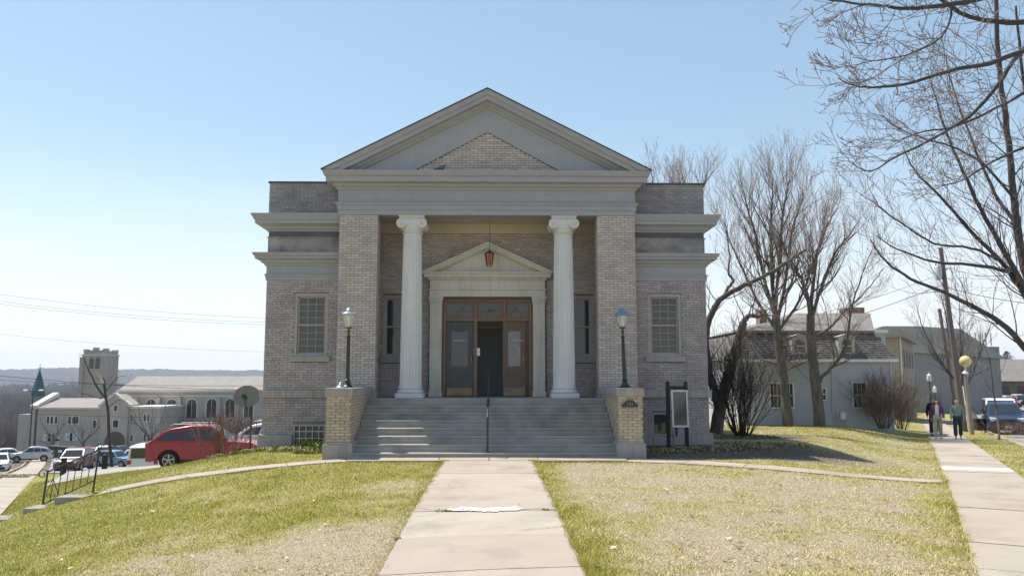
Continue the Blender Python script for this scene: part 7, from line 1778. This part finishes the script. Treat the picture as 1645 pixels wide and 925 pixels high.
tr_ = thing('copper_turret', 'green copper turret with a pointed spire behind the hall', 'turret', ((-95.41, 150.00, -1.98)[0], 150, -12))
tcx = (-95.41, 150.00, -1.98)[0]; zz = [p[2] for p in ((-95.34, 150.00, -3.01), (-95.44, 150.00, -1.47), (-95.54, 150.00, -0.06), (-95.57, 150.00, 0.46), (-95.63, 150.00, 1.36), (-95.69, 150.00, 2.27), (-95.77, 150.00, 3.43), (-95.83, 150.00, 4.34))]
rr = lambda px_: px_ * 0.85 * 171 / 1300
MB().lathe([(rr(10.5), -14), (rr(10.5), zz[1])], (tcx, 150, 0), 8).build('drum', mat('turret_stone', (0.25, 0.25, 0.27), 0.9, var=0.1), tr_)
MB().lathe([(rr(12), zz[1]), (rr(12), zz[1] + 0.25), (rr(10.5), zz[2]), (rr(9), zz[3]), (rr(7.5), zz[4]), (rr(5.5), zz[5]), (rr(2.2), zz[6]), (rr(0.4), zz[7])], (tcx, 150, 0), 8).build('spire', M['copper'], tr_)
MB().tube([(tcx, 150, zz[7] - 0.3), (tcx, 150, zz[7] + 0.8)], 0.06, 6).build('finial', M['copper'], tr_)
for k in range(4):
    a = k * math.pi / 2 + math.pi / 4; MB().prism([(-0.45, 0), (0.45, 0), (0, 1.1)], -0.1, 0.5).build('dormer', M['copper'], tr_).matrix_basis = Matrix.Translation((tcx + rr(9.6) * math.cos(a), 150 + rr(9.6) * math.sin(a), zz[1] + 0.3)) @ Matrix.Rotation(a + math.pi/2, 4, 'Z')
# street things on the left
db = thing('waste_container', 'dark green waste container by the hall wall', 'container', Gc((-54.19, 80.74, -7.83), 0.0)); b_ = Vector(db.location); s5 = 1.0
M['bin_green'] = mat('dark_green_bin', (0.03, 0.07, 0.055), 0.6, var=0.2)
MB().prism([(b_.x - 0.9, b_.z + 0.15), (b_.x + 0.9, b_.z + 0.15), (b_.x + 1.1, b_.z + 1.35), (b_.x - 1.1, b_.z + 1.35)], b_.y, b_.y + 1.3).build('body', M['bin_green'], db)
MB().prism([(b_.x - 1.15, b_.z + 1.36), (b_.x + 1.15, b_.z + 1.36), (b_.x + 1.15, b_.z + 1.45), (b_.x - 1.15, b_.z + 1.62)], b_.y - 0.05, b_.y + 1.35).build('lid', M['plastic'], db)
MB().box(b_.x + 0.3, b_.x + 0.75, b_.y - 0.02, b_.y - 0.005, b_.z + 0.8, b_.z + 1.1).build('sticker', M['white'], db)
for k, (xx, yy) in enumerate(((-21.4, 19.9), (-19.7, 20.6), (-16.9, 21.5))):
    z = ground_z(xx, yy); o = MB().box(xx - 0.11, xx + 0.11, yy - 0.11, yy + 0.11, z - 0.2, z + 0.95).build('timber_post', M['dark_wood'])
    tag(bevel(o, 0.02), ('weathered timber post nearest the maroon car', 'middle timber post beside the pale blue hatchback', 'timber post just left of the shiny red car')[k], 'post', 'timber posts along the lot edge')
lp = thing('street_lamp', 'twin headed lamp pole rising in front of the hall corner', 'street lamp', Gc((-56.32, 78.73, -7.71), 0)); b_ = Vector(lp.location); tz_ = (-51.89, 70.00, 0.47)[2]
MB().tube([b_, (b_.x, b_.y, tz_)], [0.1, 0.06], 8).build('pole', M['iron'], lp)
for s_ in (-1, 1):
    MB().tube([(b_.x, b_.y, tz_), (b_.x + s_ * 0.7, b_.y, tz_ + 0.12)], 0.04, 6).build('arm', M['iron'], lp)
    MB().ball((b_.x + s_ * 0.95, b_.y, tz_ + 0.12), (0.35, 0.16, 0.10), 12, 8).build('lamp_head', M['white'], lp)
# wires
M['wire'] = mat('wire', (0.05, 0.05, 0.055), 0.7)
def wire(a, b, sag, r, lab, grp_):
    a, b = Vector(a), Vector(b); pts = []
    for k in range(25): t = k / 24; p = a.lerp(b, t); p.z -= sag * 4 * t * (1 - t); pts.append(p)
    tag(MB().tube(pts, r, 4, cap=False).build('power_line', M['wire']), lab, 'wire', grp_)
gw_ = 'overhead wires on the left'
wire((-52.82, 60.00, 2.64), (-21.66, 66.00, 0.78), 0.5, 0.03, 'upper dark wire crossing in front of the tower', gw_)
wire((-52.77, 60.00, 2.02), (-21.68, 66.00, 1.31), 0.35, 0.025, 'second wire crossing in front of the tower', gw_)
wire((-52.53, 60.00, -1.09), (-21.58, 66.00, -1.99), 0.4, 0.022, 'wire crossing the hall windows', gw_)
wire((-40.29, 40.00, 8.68), (-15.74, 48.00, 7.04), 0.5, 0.012, 'topmost faint wire in the left sky', gw_)
wire((-40.25, 40.00, 8.11), (-15.73, 48.00, 6.72), 0.5, 0.012, 'middle faint wire in the left sky', gw_)
wire((-40.23, 40.00, 7.92), (-15.73, 48.00, 6.51), 0.5, 0.012, 'lower of the close pair of faint wires in the left sky', gw_)
wire((-42.67, 44.00, 5.80), (-16.12, 50.00, 4.23), 0.4, 0.010, 'single faint wire just above the tower', gw_)
gr_ = 'overhead wires on the right'
wire(p0.lerp(pt_, 0.80), (11.65, 17.00, 3.30), 0.25, 0.018, 'service wire from the leaning pole down to the pale house', gr_)
wire(p0.lerp(pt_, 0.86), (14.45, 24.00, 4.63), 0.3, 0.014, 'upper wire from the leaning pole toward the buff house', gr_)
wire(p0.lerp(pt_, 0.78), (30.29, 20.00, 5.61), 0.2, 0.018, 'wire from the leaning pole to the right edge', gr_)
# the wooded valley side and scattered far houses
r = random.Random(11); mb = MB()
for _ in range(9000):
    az = R(r.uniform(-38, 40)); d = 190 + 1850 * r.random() ** 1.6; x, y = d * math.sin(az), d * math.cos(az) - 21.7
    if az > 0 and d < 420: continue
    zg_ = ground_z(x, y); h = r.uniform(5, 10) * (0.7 + d / 900); w = h * 0.4
    base = Vector((x, y, zg_))
    for q in range(7):
        a = r.uniform(0, 6.283); e = r.uniform(0.15, 1); tip = base + Vector((math.cos(a) * w * e, math.sin(a) * w * e, h * (1.05 - 0.45 * e))); sdv = Vector((h * 0.16, 0, 0))
        mid = base + Vector((math.cos(a) * w * 0.4, 0, h * 0.1 * q / 3)); mb.face([mid - sdv, mid + sdv, tip])
o = kind(mb.build('distant_wood', mat('distant_bare_wood', (0.32, 0.275, 0.25), 1.0, col2=(0.23, 0.205, 0.195), scale=0.05), None), 'stuff'); o['label'] = 'hazy bare woods on the valley side behind the church'

# ------------------------------------------------------------------ pedestrians
def skin_mesh(name, verts, edges, mt, parent, root=0, sub=2):
    """verts: (x, y, z, rx, ry)"""
    me_ = bpy.data.meshes.new(name); me_.from_pydata([v[:3] for v in verts], edges, []); me_.materials.append(mt)
    o = link(name, me_, parent, local=True)
    bm = bmesh.new(); bm.from_mesh(me_); lay = bm.verts.layers.skin.verify(); bm.verts.ensure_lookup_table()
    for k, v in enumerate(verts): bm.verts[k][lay].radius = (v[3], v[4] if len(v) > 4 else v[3]); bm.verts[k][lay].use_root = (k == root)
    bm.to_mesh(me_); bm.free()
    s_ = o.modifiers.new('skin', 'SKIN'); s_.use_smooth_shade = True
    u = o.modifiers.new('sub', 'SUBSURF'); u.levels = sub; u.render_levels = sub
    return o
M['skin'] = mat('skin', (0.52, 0.33, 0.25), 0.6, var=0.06)
def person(label, loc, rz, h, top, top2, legs, shoe, hair, long_hair, stride=0.16, bag=None, zip_=None, swing=1):
    t = thing('person', label, 'person', loc, rz, 'people walking on the right sidewalk'); ORIGIN[t.name] = Matrix(); k = h / 1.68
    V = lambda *a: tuple(v * k for v in a)
    f = stride
    J = {'pel': (0, 0, .93), 'sp': (0, .01, 1.12), 'ch': (0, 0, 1.30), 'nk': (0, .01, 1.44), 'hd': (0, -.01, 1.54), 'ht': (0, 0, 1.62),
         'hl': (-.09, 0, .90), 'kl': (-.10, -f * .7 - .02, .49), 'al': (-.10, -f + .02, .09), 'tl': (-.105, -f - .13, .035),
         'hr': (.09, 0, .90), 'kr': (.10, f * .25, .48), 'ar': (.10, f + .05, .11), 'tr': (.105, f - .08, .035),
         'sl': (-.165, .01, 1.37), 'el': (-.225, .05 + .06 * swing, 1.10), 'wl': (-.235, -.02 + .10 * swing, .86), 'ml': (-.235, -.03 + .10 * swing, .80),
         'sr': (.165, .01, 1.37), 'er': (.225, .05 - .05 * swing, 1.10), 'wr': (.235, -.10 - .08 * swing, .88), 'mr': (.235, -.12 - .08 * swing, .82)}
    def fingers(side):
        m = J['m' + side]; s_ = -1 if side == 'l' else 1; out = []
        for q, (dx, ln) in enumerate(((-.026, .055), (-.009, .068), (.009, .064), (.025, .05))): out.append(((m[0] + s_ * .004, m[1] + dx, m[2] - .03), (m[0] - s_ * .006, m[1] + dx - .004, m[2] - .03 - ln)))
        out.append(((m[0] - s_ * .008, m[1] - .03, m[2] + .01), (m[0] - s_ * .02, m[1] - .055, m[2] - .025)))
        return out
    order = ['pel', 'sp', 'ch', 'nk', 'hd', 'ht', 'hl', 'kl', 'al', 'tl', 'hr', 'kr', 'ar', 'tr', 'sl', 'el', 'wl', 'ml', 'sr', 'er', 'wr', 'mr']
    rad = dict(pel=(.13, .10), sp=(.115, .09), ch=(.13, .10), nk=(.05, .05), hd=(.078, .09), ht=(.06, .07), hl=(.085, .085), kl=(.055, .058), al=(.038, .04), tl=(.036, .028), hr=(.085, .085), kr=(.055, .058), ar=(.038, .04), tr=(.036, .028), sl=(.055, .055), el=(.04, .04), wl=(.026, .026), ml=(.03, .036), sr=(.055, .055), er=(.04, .04), wr=(.026, .026), mr=(.03, .036))
    vs = [V(*J[n_], *rad[n_]) for n_ in order]; ix_ = {n_: q for q, n_ in enumerate(order)}
    E_ = [('pel', 'sp'), ('sp', 'ch'), ('ch', 'nk'), ('nk', 'hd'), ('hd', 'ht'), ('pel', 'hl'), ('hl', 'kl'), ('kl', 'al'), ('al', 'tl'), ('pel', 'hr'), ('hr', 'kr'), ('kr', 'ar'), ('ar', 'tr'), ('ch', 'sl'), ('sl', 'el'), ('el', 'wl'), ('wl', 'ml'), ('ch', 'sr'), ('sr', 'er'), ('er', 'wr'), ('wr', 'mr')]
    ed = [(ix_[a], ix_[b]) for a, b in E_]
    for side in 'lr':
        for a, b in fingers(side):
            vs += [V(*a, .009, .009), V(*b, .008, .008)]; n_ = len(vs); ed += [(ix_['m' + side], n_ - 2), (n_ - 2, n_ - 1)]
    skin_mesh('body', vs, ed, M['skin'], t)
    def cloth(name, items, edges, mt, root=0):
        vs_ = [V(*J[n_][:3], *r_) if isinstance(n_, str) else V(*n_, *r_) for n_, r_ in items]; return skin_mesh(name, vs_, edges, mt, t, root)
    cloth('jacket', [((0, .01, .88), (.175, .135)), ('sp', (.165, .13)), ('ch', (.165, .13)), ((0, .01, 1.42), (.085, .075)), ('sl', (.075, .075)), ('el', (.062, .062)), ('wl', (.052, .052)), ('sr', (.075, .075)), ('er', (.062, .062)), ('wr', (.052, .052))],
          [(0, 1), (1, 2), (2, 3), (2, 4), (4, 5), (5, 6), (2, 7), (7, 8), (8, 9)], top)
    cloth('trousers', [('pel', (.15, .12)), ('hl', (.105, .105)), ('kl', (.082, .085)), ((J['al'][0], J['al'][1] + .01, .12), (.078, .085)), ('hr', (.105, .105)), ('kr', (.082, .085)), ((J['ar'][0], J['ar'][1] + .01, .13), (.078, .085))], [(0, 1), (1, 2), (2, 3), (0, 4), (4, 5), (5, 6)], legs)
    for sd_ in 'lr':
        a, b = J['a' + sd_], J['t' + sd_]
        skin_mesh('shoe', [V(a[0], a[1] + .04, .05, .045, .045), V(a[0], a[1] - .03, .055, .048, .045), V(b[0], b[1] - .02, .04, .046, .034)], [(0, 1), (1, 2)], shoe, t, 1)
    hd_ = J['hd']
    if top2: 
        skin_mesh('shirt', [V(0, -.055, .96, .10, .085), V(0, -.055, 1.15, .09, .085), V(0, -.05, 1.36, .075, .072), V(0, -.02, 1.43, .06, .06)], [(0, 1), (1, 2), (2, 3)], top2, t, 1)
    hs_ = [V(0, .035, 1.52, .085, .075), V(0, .02, 1.60, .092, .085), V(0, -.02, 1.645, .075, .05)]; he = [(0, 1), (1, 2)]
    if long_hair:
        hs_ += [V(-.085, .0, 1.50, .035, .045), V(.085, .0, 1.50, .035, .045), V(-.095, .0, 1.40, .034, .045), V(.095, .0, 1.40, .034, .045), V(0, .06, 1.42, .07, .045)]; he += [(0, 3), (0, 4), (3, 5), (4, 6), (0, 7)]
    else: hs_ += [V(-.075, .0, 1.54, .03, .04), V(.075, .0, 1.54, .03, .04)]; he += [(0, 3), (0, 4)]
    skin_mesh('hair', hs_, he, hair, t, 0)
    fy = -.098
    for s_ in (-1, 1):
        MB().ball(V(s_ * .032, fy + .008, 1.555), .011 * k, 8, 6).build('eye', M['plastic'], t, local=True)
        MB().ball(V(s_ * .082, .0, 1.545), tuple(v * k for v in (.012, .02, .03)), 8, 6).build('ear', M['skin'], t, local=True)
    MB().ball(V(0, fy - .006, 1.53), tuple(v * k for v in (.013, .018, .022)), 8, 6).build('nose', M['skin'], t, local=True)
    MB().ball(V(0, fy + .008, 1.49), tuple(v * k for v in (.026, .01, .008)), 8, 6).build('mouth', mat('lips', (0.45, 0.16, 0.14), 0.5), t, local=True)
    if zip_: MB().box(-.012 * k, .012 * k, -.155 * k, -.13 * k, .92 * k, 1.38 * k).build('zip', zip_, t, local=True)
    return t
cl = lambda n_, c: mat(n_, c, 0.9, var=0.12, scale=6)
f1, f2 = (18.70, 12.26, -0.66), (19.53, 12.23, -0.66)
def at_walk(p): return (p[0], p[1], right_z(p[1]) + 0.03)
rz_p = math.atan2(0.457, 0.889) * -1
person('woman in an open purple jacket, white top and khaki trousers on the sidewalk', at_walk(f1), rz_p, 1.66, cl('purple_jacket', (0.17, 0.055, 0.15)), cl('white_top', (0.62, 0.62, 0.60)), cl('khaki_trousers', (0.40, 0.34, 0.27)), cl('tan_shoe', (0.45, 0.36, 0.28)), cl('brown_hair', (0.10, 0.055, 0.04)), True)
person('person in a sage green jacket and dark blue jeans on the sidewalk', at_walk(f2), rz_p, 1.64, cl('sage_jacket', (0.24, 0.29, 0.23)), None, cl('dark_jeans', (0.03, 0.045, 0.075)), cl('white_shoe', (0.6, 0.6, 0.58)), cl('fair_hair', (0.40, 0.33, 0.24)), False, stride=0.12, swing=-1)
person('person all in black walking behind the woman in purple', at_walk((20.20, 15.37, -0.75)), rz_p, 1.74, cl('black_coat', (0.014, 0.014, 0.017)), None, cl('black_trousers', (0.016, 0.016, 0.018)), cl('black_shoe', (0.015, 0.015, 0.015)), cl('black_hair', (0.015, 0.012, 0.012)), False)

# ------------------------------------------------------------------ air: even haze out to the hills
hz = bpy.data.materials.new('haze_air'); hz.use_nodes = True; nt = hz.node_tree
for n in list(nt.nodes):
    if n.type != 'OUTPUT_MATERIAL': nt.nodes.remove(n)
pv = nt.nodes.new('ShaderNodeVolumePrincipled'); pv.inputs['Color'].default_value = (0.74, 0.87, 1.0, 1); pv.inputs['Density'].default_value = 0.00012
pv.inputs['Anisotropy'].default_value = 0.2
nt.links.new(pv.outputs['Volume'], [n for n in nt.nodes if n.type == 'OUTPUT_MATERIAL'][0].inputs['Volume'])
hb = MB().box(-4300, 4300, -350, 4700, -75, 140).build('haze', hz); kind(hb, 'stuff'); hb['label'] = 'pale haze over the valley'
